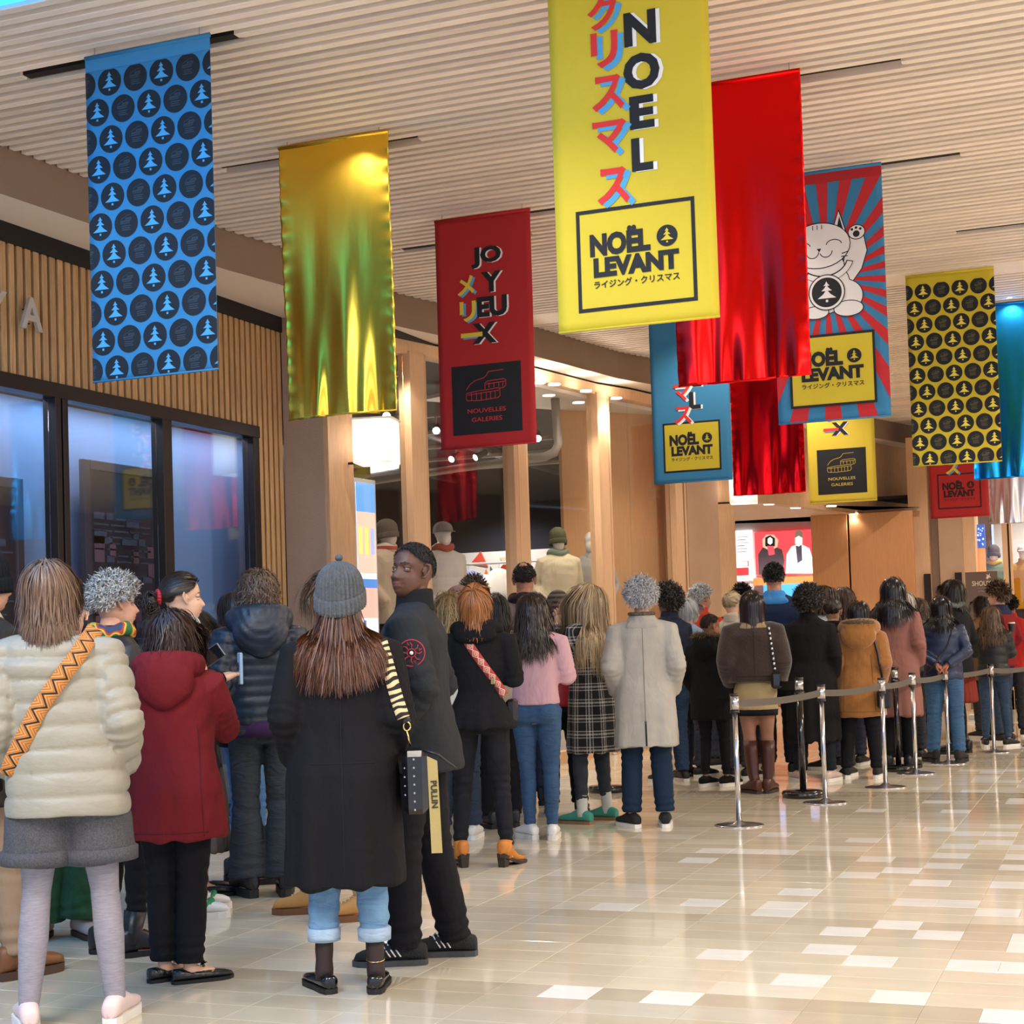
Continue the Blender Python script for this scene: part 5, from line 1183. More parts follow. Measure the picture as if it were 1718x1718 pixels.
        me = remesh(t, .009 if s.near else .013, 2); co = getco(me); no = getno(me); setco(me, co+no*(.003*snoise(co, 30, s.seed+2))[:, None]); me.materials.append(m); return ob('collar' if kind != 'scarf' else 'scarf', me, s.r)
    def hood(s, m, quilt=0, size=1.0, fur=None, folds=.004):
        t = MB()
        for q in range(-8, 9):
            a = PI*q/10; k = math.cos(a/1.3); t.ball(s.P((.105*size*math.sin(a), -.035-.085*size*math.cos(a), 1.445+.015*k)), (.05*size, .05*size, .05*size+.02*k), 10, 8)
        t.ball(s.P((0, -.135, 1.385)), (.125*size, .062*size, .105*size), 18, 12); t.ball(s.P((0, -.145, 1.33)), (.075*size, .045, .07*size), 14, 10)
        me = remesh(t, .009 if s.near else .013, 3); co = getco(me); no = getno(me); dsp = folds*snoise(co, 18, s.seed+7)
        if quilt: dsp += .007*(np.abs(np.sin(PI*np.hypot(co[:, 0]*1.3, (co[:, 2]-1.52))/quilt))**.5-.7)
        setco(me, co+no*dsp[:, None]); me.materials.append(m); o = ob('hood', me, s.r)
        if fur:
            pts = [np.array(s.P((.118*size*math.sin(PI*q/10), -.055-.105*size*math.cos(PI*q/10), 1.475+.035*math.cos(PI*q/10)))) for q in np.linspace(-8, 8, 50)]; s.fur(pts, fur, .028, 1200, o)
        return o
    def fur(s, pts, cols, r, n, parent, ln=.055):
        rg = np.random.default_rng(s.seed+3); n = int(n*(1 if s.near else .6)); V = []; F = []; t = MB(); t.tube(pts, r*.8, 8, cap=True); me0 = t.build('fur_roll', mat('cap_'+cols[0], cols[0], .8), parent, smooth=True)
        P_ = np.array(pts); i = rg.integers(0, len(P_)-1, n); b = P_[i]+(P_[i+1]-P_[i])*rg.uniform(0, 1, (n, 1)); d = rg.normal(size=(n, 3)); d /= np.linalg.norm(d, axis=1)[:, None]; w = .004/(1 if s.near else .6)
        a = b+d*r*.6; e = a+d*ln*rg.uniform(.5, 1, (n, 1))+np.array((0, 0, -.006)); sd = np.cross(d, rg.normal(size=(n, 3))); sd /= np.linalg.norm(sd, axis=1)[:, None]
        V = np.stack([a-sd*w/2, a+sd*w/2, e], 1).reshape(-1, 3); t = MB(); t.add(V, [(3*k, 3*k+1, 3*k+2) for k in range(n)]); o = t.build('fur_trim', hair_mat(cols, .7), parent); o['kind'] = 'stuff'
    # -- strap laid on the coat
    def strap(s, root, pts, m, width=.045, name='strap', side=-1, n=40, off=.006, coat=None):
        "pts: (x,z) on the back (side -1) or front of the garment"
        bv = BVHTree.FromPolygons([tuple(v) for v in getco(s.coatm)], [tuple(p.vertices) for p in s.coatm.polygons]); P_ = []; pts = np.array(pts, float)
        seg = np.r_[0, np.cumsum(np.linalg.norm(np.diff(pts[:, :2], axis=0), axis=1))]
        for q in np.linspace(0, seg[-1], n):
            x = np.interp(q, seg, pts[:, 0]); z = np.interp(q, seg, pts[:, 1]); h = bv.ray_cast(Vector((x, side*.8, z)), Vector((0, -side, 0))); y = h[0].y if h[0] is not None else (P_[-1][1] if P_ else 0); P_.append((x, y+side*off, z))
        P_ = np.array(P_); K = np.ones(9)/9; yy = np.convolve(np.pad(P_[:, 1], 4, 'edge'), K, 'valid'); P_[:, 1] = np.minimum(P_[:, 1], yy) if side < 0 else np.maximum(P_[:, 1], yy)
        V = []; UV = []; tg = np.gradient(P_, axis=0); ac = 0
        for k in range(n):
            tt_ = tg[k]/np.linalg.norm(tg[k]); sd = np.cross(tt_, (0, side, 0)); sd /= np.linalg.norm(sd)
            if k: ac += np.linalg.norm(P_[k]-P_[k-1])
            for e, q in ((-1, 0), (1, 1)): V.append(P_[k]+sd*e*width/2); UV.append((q, ac/width))
        t = MB(); t.add(V, [(2*k, 2*k+1, 2*k+3, 2*k+2) for k in range(n-1)]); me = t.mesh(name, m, True); uv = me.uv_layers.new(name='uv')
        for lp_ in me.loops: uv.data[lp_.index].uv = UV[lp_.vertex_index]
        o = ob(name, me, root); md = o.modifiers.new('thick', 'SOLIDIFY'); md.thickness = .003; return o
    def seam(s, part, pts, c='0A0A0C', w=.0045, side=-1):
        s.strap(s.parts[part], pts, mat('seam_'+c, c, .9), w, 'seam', side=side, off=.0015, n=36)
    def own(s, name, label, cat, group=None):
        "a separate thing carried by the person, in the person's own frame"
        r = empty(name, tuple(s.r.location), s.rz); r.scale = s.r.scale; tag(r, label, cat, group); return r
def hair_mat(cols, rough=.42):
    key = 'hair_'+'_'.join(cols)+str(rough)
    if key in MATS: return MATS[key]
    m = bpy.data.materials.new(key); m.use_nodes = True; MATS[key] = m; N = NT(m); b = N.n['Principled BSDF']; b.inputs['Roughness'].default_value = rough; b.inputs['Specular IOR Level'].default_value = .45
    g = N.node('ShaderNodeNewGeometry'); rp = N.node('ShaderNodeValToRGB'); cr = rp.color_ramp
    for i, c in enumerate(cols):
        e = cr.elements[i] if i < 2 else cr.elements.new(.5); e.color = (*srgb(c), 1); e.position = i/(max(1, len(cols)-1))
    if len(cols) == 1: cr.elements[1].color = cr.elements[0].color; cr.elements[1].position = 1
    N.link(g.outputs['Random Per Island'], rp.inputs[0]); N.link(rp.outputs[0], b.inputs['Base Color']); return m
# fabrics
def fabric(name, c, rough=.85, bump=.35, bscale=220, **k): return mat('fabric_'+name, c, rough, bump=bump, bscale=bscale, sheen=k.pop('sheen', 0), spec=.22, dist=.004, crease=k.pop('crease', .45), **k)
def denim(c): return mat('denim_'+c, c, .85, bump=.3, bscale=350, var=.16, vscale=9, stretch=(1.4, 1.4, .6), dist=.003, crease=.5, cst=(1, 1, 2.6))
def pattern(name, build, rough=.8):
    if name in MATS: return MATS[name]
    m = bpy.data.materials.new(name); m.use_nodes = True; MATS[name] = m; N = NT(m); b = N.n['Principled BSDF']; b.inputs['Roughness'].default_value = rough; build(N, b); return m
def M2(N, op, a, b=None, c=None):
    n = N.node('ShaderNodeMath', operation=op)
    for i, x in enumerate((a, b, c)):
        if x is None: continue
        if isinstance(x, (int, float)): n.inputs[i].default_value = x
        else: N.link(x, n.inputs[i])
    return n.outputs[0]
def mixc(N, f, a, b):
    n = N.node('ShaderNodeMix', data_type='RGBA'); N.link(f, n.inputs[0])
    for i, x in ((6, a), (7, b)):
        if isinstance(x, str): n.inputs[i].default_value = (*srgb(x), 1)
        else: N.link(x, n.inputs[i])
    return n.outputs[2]
def zigzag(N, b):
    uv = N.node('ShaderNodeUVMap'); sp = N.node('ShaderNodeSeparateXYZ'); N.link(uv.outputs[0], sp.inputs[0]); u, v = sp.outputs[0], sp.outputs[1]
    tri = M2(N, 'PINGPONG', M2(N, 'ADD', v, 0.0), .5); q = M2(N, 'SUBTRACT', u, M2(N, 'MULTIPLY', tri, 1.3)); q = M2(N, 'ADD', q, -.17)
    blk = M2(N, 'LESS_THAN', M2(N, 'ABSOLUTE', q), .085); st = M2(N, 'GREATER_THAN', M2(N, 'SINE', M2(N, 'MULTIPLY', q, 26)), .2)
    col = mixc(N, st, 'A8642A', 'C98E4C'); col = mixc(N, blk, col, '1E1712'); N.link(col, b.inputs['Base Color'])
def zebra(N, b):
    uv = N.node('ShaderNodeUVMap'); w = N.node('ShaderNodeTexWave'); w.bands_direction = 'Y'; w.inputs['Scale'].default_value = .55; w.inputs['Distortion'].default_value = 7; w.inputs['Detail'].default_value = 1.5; w.inputs['Detail Scale'].default_value = .9
    N.link(uv.outputs[0], w.inputs['Vector']); f = M2(N, 'GREATER_THAN', w.outputs['Fac'], .47); N.link(mixc(N, f, '1A1512', 'D8BE8C'), b.inputs['Base Color'])
def ikat(N, b):
    uv = N.node('ShaderNodeUVMap'); sp = N.node('ShaderNodeSeparateXYZ'); N.link(uv.outputs[0], sp.inputs[0]); u, v = sp.outputs[0], sp.outputs[1]
    du = M2(N, 'ABSOLUTE', M2(N, 'SUBTRACT', u, .5)); dv = M2(N, 'PINGPONG', M2(N, 'MULTIPLY', v, .9), .5); q = M2(N, 'ADD', du, M2(N, 'MULTIPLY', dv, .8)); ring = M2(N, 'LESS_THAN', M2(N, 'ABSOLUTE', M2(N, 'SUBTRACT', q, .38)), .06); r2 = M2(N, 'LESS_THAN', M2(N, 'ABSOLUTE', M2(N, 'SUBTRACT', q, .16)), .05)
    col = mixc(N, M2(N, 'MAXIMUM', ring, r2), 'A93A34', 'E8BFA6'); N.link(col, b.inputs['Base Color'])
def plaid(N, b):
    tc = N.node('ShaderNodeTexCoord'); sp = N.node('ShaderNodeSeparateXYZ'); N.link(tc.outputs['Object'], sp.inputs[0]); h = M2(N, 'MULTIPLY', M2(N, 'ARCTAN2', sp.outputs[0], sp.outputs[1]), .2)
    def bands(x, s, ph=0): 
        a = M2(N, 'PINGPONG', M2(N, 'ADD', M2(N, 'MULTIPLY', x, s), ph), .5); return M2(N, 'MAXIMUM', M2(N, 'LESS_THAN', a, .06), M2(N, 'LESS_THAN', M2(N, 'ABSOLUTE', M2(N, 'SUBTRACT', a, .2)), .035))
    f = M2(N, 'ADD', bands(h, 9), bands(sp.outputs[2], 9, .3)); nz = N.node('ShaderNodeTexNoise'); nz.inputs['Scale'].default_value = 120; N.link(tc.outputs['Object'], nz.inputs['Vector']); f = M2(N, 'MULTIPLY', f, M2(N, 'MULTIPLY', nz.outputs[0], .62)); f = M2(N, 'MINIMUM', f, 1.0)
    N.link(mixc(N, f, '17171A', 'D8D6D0'), b.inputs['Base Color'])
def striped(c1, c2, sc):
    def f(N, b):
        tc = N.node('ShaderNodeTexCoord'); sp = N.node('ShaderNodeSeparateXYZ'); N.link(tc.outputs['Object'], sp.inputs[0]); q = M2(N, 'GREATER_THAN', M2(N, 'SINE', M2(N, 'MULTIPLY', sp.outputs[2], sc)), .0); N.link(mixc(N, q, c1, c2), b.inputs['Base Color'])
    return f
def multi_scarf(N, b):
    tc = N.node('ShaderNodeTexCoord'); nz = N.node('ShaderNodeTexNoise'); nz.inputs['Scale'].default_value = 16; nz.inputs['Detail'].default_value = 0; N.link(tc.outputs['Object'], nz.inputs['Vector']); rp = N.node('ShaderNodeValToRGB'); cr = rp.color_ramp; cr.interpolation = 'CONSTANT'; cr.elements[0].position = 0; cr.elements[0].color = (*srgb('2E6B3E'), 1); cr.elements[1].position = .46; cr.elements[1].color = (*srgb('D8B53A'), 1)
    for p_, c in ((.53, 'B83A2C'), (.6, '38405A')): e = cr.elements.new(p_); e.color = (*srgb(c), 1)
    N.link(nz.outputs[0], rp.inputs[0]); N.link(rp.outputs[0], b.inputs['Base Color'])
BLACK_WOOL = fabric('black_wool', '121114'); BLACK_T = fabric('black_trouser', '141318', var=.1, vscale=6); PATENT = mat('patent_black', '0D0C0E', .18, coat=.4); RUB = mat('rubber_black', '131313', .6); WSOLE = mat('white_sole', 'E4E0D8', .5); LEATH = mat('leather_black', '17161A', .38, bump=.2, bscale=60)
GOLD = mat('gold_metal', 'D9B877', .25, 1.0)
# ================================================================ the queue, left to right
# man at the left edge
p = Person(-14, 1640, 925, 62, 'man in black beanie and dark brown shearling coat at the left edge', 'D2A28A', female=False, arms='pocket', vol=.02, feet=((-.10, -.05, 5), (.10, .06, 0)))
p.body((0, 0)); p.beanie(fabric('black_knit', '101216', bscale=90), brim=.06, back=-.05); c = p.coat(fabric('brown_suede', '2E2823', var=.15, vscale=12), hem=.70, hrx=.22, hry=.17, bulk=1.06); p.collar(fabric('cream_pile', 'C9B697', bump=.8, bscale=60), 'lapel')
p.lower(fabric('tan_cotton', '9C7F63', var=.08), 'straight', .10); p.shoes('boot', mat('tan_leather', '7A4B26', .5, bump=.2, bscale=40), mat('tan_sole', '4A3222', .7), .03, lace=mat('lace_brown', '5A3A22', .8), shaft=.17)
# white puffer
TWEED = mat('tweed_grey', '4B4A4E', .95, bump=.6, bscale=260, var=.35, vscale=170, dist=.004)
p = Person(122, 1722, 937, 6, 'person in cream quilted jacket, grey tweed shorts and grey tights, from behind', 'E0B8A0', side=-.10, arms='pocket', vol=.015, feet=((-.155, .0, 12), (.155, .02, -14)), hyaw=12)
p.body((0, 0)); PUF = mat('cream_nylon', '938D7D', .5, crease=.16, cst=(1, 1, 2), bump=.35, bscale=26, stretch=(1, 1, 2.2), dist=.006, sheen=.1)
p.coat(PUF, hem=.77, hrx=.222, hry=.165, bulk=1.10, quilt=.085, qd=.017, folds=.007, sl=(.080, .078, .068, .056), chest=(.185, .13), waist=(.19, .135), name='quilted_jacket'); p.collar(PUF, 'stand', h=.04); p.collar(BLACK_WOOL, 'scarf') if 0 else None
t = MB(); t.loft(p.L([(0, -.02, 1.47, .066, .064), (0, -.022, 1.51, .066, .062), (0, -.022, 1.515, .055, .055)]), 18, 2); t.build('roll_neck', BLACK_WOOL, p.r, smooth=True)
TIGHT = mat('grey_tights', '8E8890', .8, bump=.35, bscale=60, stretch=(1, 1, 6), var=.16, vscale=30, dist=.003)
p.lower(TIGHT, 'tights', .06, folds=.0006, name='tights'); p.lower(TWEED, 'shorts', .60, folds=.004, name='shorts', w=1.08)
for q, (hip, kn, an) in enumerate(p.leg):
    e = lerp(hip, kn, (.9-.615)/(.9-hip[2]+kn[2]*0+.9-kn[2]) if 0 else (.90-.625)/(.90-kn[2])); t = MB(); t.loft([(e[0], e[1], .598, .128, .128), (e[0], e[1], .60, .136, .136), (e[0], e[1], .645, .137, .137), (e[0], e[1], .65, .128, .128)], 28, 2.1); t.build('shorts_cuff', TWEED, p.r, smooth=True)
p.hair(['4A372B', '7B5F4A', '6A4F3C'], L=.19, fluff=.12, wave=(.004, 26), bulk=.0, n=3400, jitter=.12)
p.shoes('sneaker', mat('pale_pink_leather', 'DCC4BE', .5), WSOLE, .028, lace=WSOLE)
bag = p.own('crossbody_strap_bag', 'small dark bag on an orange and black zigzag strap across the cream jacket', 'bag')
p.strap(bag, [(.115, 1.455), (.06, 1.36), (-.08, 1.17), (-.175, .99), (-.20, .93)], pattern('zigzag_webbing', zigzag), .062, off=.012)
t = MB(); t.bbox((-.33, .02, .84), (-.25, .16, .99), .02); t.build('pouch', LEATH, bag)
# woman's face half hidden behind
p = Person(130, 1568, 986, 176, 'woman facing the camera, half hidden behind the cream jacket, in green trousers', 'E2B79D', arms='cross', vol=.015, feet=((-.02, .05, 20), (.16, 0, -20)))
p.body((0, 0)); p.hair(['2E2018', '4A3528'], L=.2, style='tied', tie=(0, -.10, .09), n=2000); p.bun(['2E2018', '4A3528'], (.0, -.06, .125), .035)
p.coat(fabric('dark_plum', '2A2328'), hem=.75, hrx=.20, hry=.16); p.lower(fabric('green_cord', '34583A', var=.2, vscale=20), 'wide', .09); p.shoes('sneaker', mat('blush_canvas', 'C8AFA2', .8), mat('tan_sole', '4A3222', .7), .02)
# curly grey hair, glasses
p = Person(205, 1600, 958, 68, 'person with curly grey hair, black glasses and a colourful scarf, in a black padded coat', 'D8A68C', female=True, arms='pocket', vol=.03, feet=((-.10, -.03, 8), (.10, .03, -5)))
p.body((0, 0)); p.hair(['8D8880', 'C9C6C0', '6E6962'], L=.042, style='short', wave=(.010, 160), n=4600, w=.005, fluff=.08, jitter=.25, nape=-.35); NAVYN = mat('black_nylon', '11131A', .5, bump=.25, bscale=20)
p.coat(NAVYN, hem=.55, hrx=.20, hry=.17, bulk=1.04, quilt=.10, qd=.006); p.collar(NAVYN, 'stand', h=.03); p.collar(pattern('scarf_bright', multi_scarf), 'scarf')
p.lower(BLACK_T, 'skinny', .16); p.shoes('boot', LEATH, RUB, .02, shaft=.2)
t = MB()
for sg in (-1, 1):
    t.tube([p.hframe((sg*.031+.021*math.cos(a), .094, .001+.015*math.sin(a))) for a in np.linspace(0, 2*PI, 16)], .0016, 6); t.tube([p.hframe(q) for q in ((sg*.052, .094, .006), (sg*.072, .07, .006), (sg*.080, .0, .008), (sg*.078, -.02, -.004))], .0018, 6)
t.tube([p.hframe(q) for q in ((-.010, .094, .004), (0, .098, .007), (.010, .094, .004))], .0016, 6); t.build('glasses', mat('black_acetate', '0E0E10', .25), p.r, smooth=True)
# ponytail with red scrunchie
p = Person(318, 1537, 960, 82, 'smiling woman in profile with a ponytail held by a red scrunchie, black coat', 'E3B598', arms='near', vol=.012, feet=((-.12, .03, 5), (.10, -.02, -5)), hyaw=-4)
p.body((1, 1)); p.hair(['1E1714', '3A2C24'], L=.26, style='tied', tie=(0, -.135, .0), n=3200); 
p.bun(['1E1714', '3A2C24'], (0, -.165, -.025), .042, (1, 1, 1.5)); t = MB()
for k in range(14): a = 2*PI*k/14; t.ball(p.hframe((.030*math.cos(a), -.128, .004+.030*math.sin(a))), .014, 8, 6)
t.build('scrunchie', mat('red_satin', 'B01C22', .5), p.r, smooth=True)
p.coat(BLACK_WOOL, hem=.62, hrx=.21, hry=.17); p.collar(fabric('pale_print_scarf', 'B8B4B0', var=.5, vscale=40), 'scarf')
p.lower(fabric('beige_trouser', 'A8957F', var=.06), 'straight', .15)
def sneaker_green(s, o, T, prof, zb, i):
    G = mat('green_leather', '1E8A55', .5)
    t = MB(); t.tube([T(-.046, .06, .05), T(-.03, .10, .075), T(0, .115, .085), T(.03, .10, .075), T(.046, .06, .05)], [.006, .014, .016, .014, .006], 8); t.tube([T(-.03, -.078, .06), T(0, -.088, .07), T(.03, -.078, .06)], .012, 8); t.build('overlay', G, o, smooth=True)
    t = MB(); t.tube([T(.046, -.02, .06), T(.050, .02, .05), T(.049, .05, .066)], [.003, .005, .003], 6); t.build('flash', mat('sky_blue', '4C9CD0', .5), o, smooth=True)
p.shoes('sneaker', mat('white_leather', 'E8E6E2', .45), WSOLE, .03, lace=WSOLE, extra=sneaker_green)
ph_ = p.own('phone', 'phone in a pale blue case held by the woman with the red scrunchie', 'phone'); t = MB(); w_ = p.arm[1][2]; t.bbox((w_[0]-.10, w_[1]+.10, w_[2]-.03), (w_[0]-.02, w_[1]+.115, w_[2]+.13), .004); t.build('case', mat('case_blue', 'A9C3D8', .4), ph_); t = MB(); t.tube([(w_[0]-.06+.02*math.cos(a), w_[1]+.095, w_[2]+.06+.02*math.sin(a)) for a in np.linspace(0, 2*PI, 14)], .003, 6); t.build('ring', mat('case_navy', '28324A', .4), ph_, smooth=True)
# long grey pleated skirt
p = Person(338, 1500, 1022, 85, 'person in a long grey pleated skirt and black shoes, hidden behind the red parka', 'D8A88C', arms='cross', vol=.01)
p.body((0, 0)); p.hair(['2A201A', '45352B'], L=.2, n=1500); p.coat(fabric('slate_wool', '2B2B30'), hem=.75, hrx=.19, hry=.15); p.skirt(fabric('grey_pleat', '5C5656'), .26, .21, .18); p.shoes('loafer', LEATH, RUB, .02)
# red parka
REDC = fabric('burgundy_parka', '6E1A20', var=.06, bump=.3, bscale=150)
p = Person(300, 1646, 1020, 14, 'short woman in a burgundy hooded parka with dark wavy hair', 'DDAE92', arms='hold', arms2='raise', vol=.02, hyaw=18, feet=((-.07, .02, -50), (.06, -.03, -62)))
p.body((1, 1)); p.coat(REDC, hem=.66, hrx=.245, hry=.19, bulk=1.16, folds=.009, hang=.006, sl=(.078, .072, .064, .055), name='parka', hemtilt=0); p.seam('parka', [(-.15, 1.18), (-.17, .68)], '4A1014'); p.seam('parka', [(.14, 1.18), (.17, .68)], '4A1014'); p.seam('parka', [(-.19, .70), (.19, .70)], '4A1014'); p.hood(REDC, size=1.12, folds=.008)
p.hair(['1C120E', '3B2419', '2A1812'], L=.27, wave=(.010, 45), fluff=.22, n=3600, bulk=.01, w=.005); p.lower(BLACK_T, 'straight', .09)
def bow(s, o, T, prof, zb, i):
    t = MB(); t.tube([T(-.022, .06, .072), T(0, .058, .080), T(.022, .06, .072)], .006, 8)
    for sg in (-1, 1): t.tube([T(0, .062, .083), T(sg*.016, .074, .086), T(sg*.02, .066, .084), T(0, .062, .083)], .0035, 6)
    t.build('bow', PATENT, o, smooth=True)
p.shoes('loafer', mat('croc_black', '0F0E10', .25, bump=.6, bscale=70, coat=.3), RUB, .012, extra=bow)
ph_ = p.own('phone', 'grey phone tilted up in the hand above the burgundy parka sleeve', 'phone'); w_ = p.arm[1][2]
t = MB(); t.bbox((-.037, -.004, -.075), (.037, .004, .075), .004); o = t.build('casing', mat('phone_grey', '6C6C72', .35, .5), ph_, loc=(w_[0]+.02, w_[1]+.06, w_[2]+.09)); o.rotation_euler = (.5, 1.0, .2)
t = MB(); t.box((-.033, -.0055, -.070), (.033, -.004, .070)); t.build('screen', mat('phone_screen', '20242C', .1), o)
# rolled jeans and chelsea boots
p = Person(410, 1481, 990, 84, 'person in rolled blue jeans and black ankle boots, hidden behind the navy puffer', 'D8A88C', arms='cross', vol=.01, feet=((-.12, -.02, 0), (.10, .06, 0)))
p.body((0, 0)); p.hair(['2A201A', '45352B'], L=.15, n=1200); p.coat(fabric('olive_black', '24262A'), hem=.80, hrx=.18, hry=.15); p.lower(denim('3E6C9E'), 'straight', .28, cuff=denim('8FA9C4')); p.shoes('boot', LEATH, RUB, .03, shaft=.30)
p.feet_done = 1
# navy puffer with hood
NAVY = mat('navy_nylon', '1B2534', .42, bump=.2, bscale=30)
p = Person(446, 1502, 948, -4, 'person in a navy hooded puffer over dark flared jeans, curly brown hair', 'D8A88C', arms='pocket', vol=.035, feet=((-.09, .0, 18), (.10, -.04, -4)), H=1.74)
p.body((0, 0)); p.coat(NAVY, hem=.90, hrx=.20, hry=.15, bulk=1.08, quilt=.055, qd=.010, sl=(.08, .076, .066, .055), name='puffer'); p.hood(NAVY, quilt=.05, size=1.2)
t = MB(); t.loft([(0, -.01, .84, .19, .145), (0, -.01, .92, .185, .14)], 28, 2.2); t.build('jumper_hem', fabric('purple_knit', '3A2348'), p.r, smooth=True)
p.hair(['2C2119', '6A5442', '4A392C'], L=.15, wave=(.012, 85), fluff=.26, n=4400, w=.0045, style='down', jitter=.14); p.lower(denim('2A3038'), 'flare', .10, top=.95); p.shoes('boot', LEATH, RUB, .04)
# tan boots
p = Person(566, 1538, 960, -82, 'woman with dark hair tied back and tan lace-up boots, hidden behind the grey beanie', 'C98F6E', arms='cross', vol=.01, feet=((-.12, -.14, 8), (.12, .14, 0)), H=1.70)
p.body((0, 0)); p.hair(['17110E', '3A2A20', '6A5038'], L=.24, style='tied', tie=(0, -.13, -.02), n=2600); p.hair(['3A2A20', '8A6A48'], L=.26, n=500, name='loose_hair', fluff=.1); p.coat(fabric('ink_wool', '17181F'), hem=.80, hrx=.19, hry=.16)
p.lower(denim('7E9CBC'), 'straight', .25); p.shoes('boot', mat('wheat_nubuck', 'C08A48', .75, bump=.15, bscale=80), mat('gum_sole', '7A4E28', .6), .028, lace=mat('lace_cream', 'D8C08A', .8), shaft=.17)
# long black coat, grey beanie
p = Person(588, 1663, 944, 4, 'woman in a long black coat and ribbed grey beanie, auburn hair', '6E4630', arms='pocket', vol=.03, feet=((-.105, .03, 24), (.105, .0, -2)), hyaw=6)
p.body((0, 0)); p.coat(BLACK_WOOL, hem=.44, hrx=.245, hry=.20, bulk=1.10, folds=.006, hang=.010, sl=(.078, .072, .064, .055), waist=(.19, .14), chest=(.188, .135), name='long_coat'); p.seam('long_coat', [(0, 1.38), (.005, .46)], '060607'); p.seam('long_coat', [(-.12, .93), (.13, .93)], '060607')
p.hair(['2A1810', '6B3F26', '4A2A1A'], L=.40, fluff=.28, wave=(.004, 22), n=3400, bulk=.02, w=.0045, jitter=.16, nape=-.6, hat=-.05); p.beanie(mat('grey_rib_knit', '55585C', .95, bump=.7, bscale=110, var=.15, vscale=40), top=.155, low=.015, back=-.075, brim=.062, rib=34, amp=.0042, pom=.016, bulk=1.07)
p.lower(denim('6C93B4'), 'straight', .205, shrink=.93, cuff=denim('9DB4CA'))
p.socks(mat('sheer_tights', '2C1B18', .6), .05, .24, .037, 'sheer_sock')
p.shoes('loafer', PATENT, RUB, .018)
t = MB(); an = p.leg[1][2]; t.tube([(an[0]+.037*math.cos(a), an[1]+.037*math.sin(a), .125+.006*math.sin(a)) for a in np.linspace(0, 2*PI, 20)], .0022, 6); t.build('anklet', GOLD, p.r, smooth=True)
bag = p.own('shoulder_bag', 'glossy black studded bag with zebra strap hanging beside the long black coat', 'bag')
p.strap(bag, [(.165, 1.415), (.195, 1.30), (.225, 1.18), (.250, 1.10)], pattern('zebra_webbing', zebra), .052, off=.010)
bx, by, bz = .285, -.10, .82
t = MB(); t.tube([(.250, -.12, 1.105), (.262, -.13, 1.08)], [.022, .02], 8); t.build('strap_end', LEATH, bag, smooth=True)
t = MB(); t.tube([(.262+.014*math.cos(a), -.13, 1.065+.018*math.sin(a)) for a in np.linspace(0, 2*PI, 14)], .0035, 6); t.tube([(.262, -.13, 1.047), (.270, -.125, 1.00), (bx-.01, by, bz+.165)], .004, 6); t.build('clasp', GOLD, bag, smooth=True)
t = MB(); t.bbox((bx-.045, by-.10, bz-.10), (bx+.055, by+.13, bz+.15), .022); body = t.build('bag_body', PATENT, bag)
t = MB()
for k in range(7): t.ball((bx+.002, by-.102, bz-.08+k*.033), .005, 8, 6)
for k in range(4): t.ball((bx-.035, by-.102, bz-.02+k*.035), .004, 8, 6)
t.build('stud', mat('steel_stud', 'D8D8DC', .2, 1), body)
t = MB(); t.add([(bx+.055+.0, by-.11, bz+.13), (bx+.095, by-.112, bz+.11), (bx+.105, by-.114, bz-.25), (bx+.062, by-.114, bz-.25)], [(0, 1, 2, 3)]); tg_ = t.build('hanging_strap', mat('gold_webbing', 'A8935A', .7, bump=.3, bscale=300), bag); md = tg_.modifiers.new('t', 'SOLIDIFY'); md.thickness = .003
me = text_mesh('PULLIN', .034, .001); me.materials.append(mat('strap_print', '2E2818', .7)); o = ob('lettering', me, tg_, loc=(bx+.078, by-.1185, bz-.02)); o.rotation_euler = (PI/2, PI/2-.03, 0)
t = MB(); t.tube([(bx+.04, by-.05, bz+.15), (bx+.10, by-.06, bz+.13), (bx+.17, by-.05, bz+.07)], .006, 6); t.build('thin_strap', LEATH, bag, smooth=True)
# (dark seams of the long coat)
# security man
CHAR = fabric('charcoal_wool', '26292D', var=.06, vscale=4)
p = Person(710, 1612, 911, -80, 'tall man in a charcoal coat with a round red badge, looking left', '5A3828', female=False, arms='pocket', vol=.004, hyaw=-56, hpitch=-8, feet=((-.07, .06, 6), (.10, -.12, 0)), lean=.02)
p.body((0, 0), brow='140D0A', lip='6E4038'); p.coat(CHAR, hem=.775, hrx=.225, hry=.185, bulk=1.08, folds=.006, sl=(.078, .072, .064, .055), name='coat'); p.collar(fabric('collar_black', '16181B'), 'stand', h=.06)
p.cap(['120E0C'], .992, 64, 40); p.hair(['0E0B0A', '1E1814'], L=.006, style='short', n=6000, w=.0026, seg=3, fluff=.0, shell=0, jitter=.4, name='cropped_hair', nape=-.35, capk=1.0)
p.lower(BLACK_T, 'straight', .07, w=1.06)
def stripes(s, o, T, prof, zb, i):
    t = MB()
    for sg in (-1, 1):
        for k in range(3): y = .020+k*.020; t.tube([T(sg*.041, y-.006, .040), T(sg*.039, y+.010, .065), T(sg*.022, y+.026, .088)], .0034, 6)
    t.build('side_stripes', mat('white_leather'), o, smooth=True) if 0 else t.build('side_stripes', MATS['white_leather'], o, smooth=True)
p.shoes('sneaker', mat('black_mesh', '17191B', .8, bump=.5, bscale=150), mat('grey_sole', '3E4144', .5), .02, lace=RUB, extra=stripes, k=1.05)
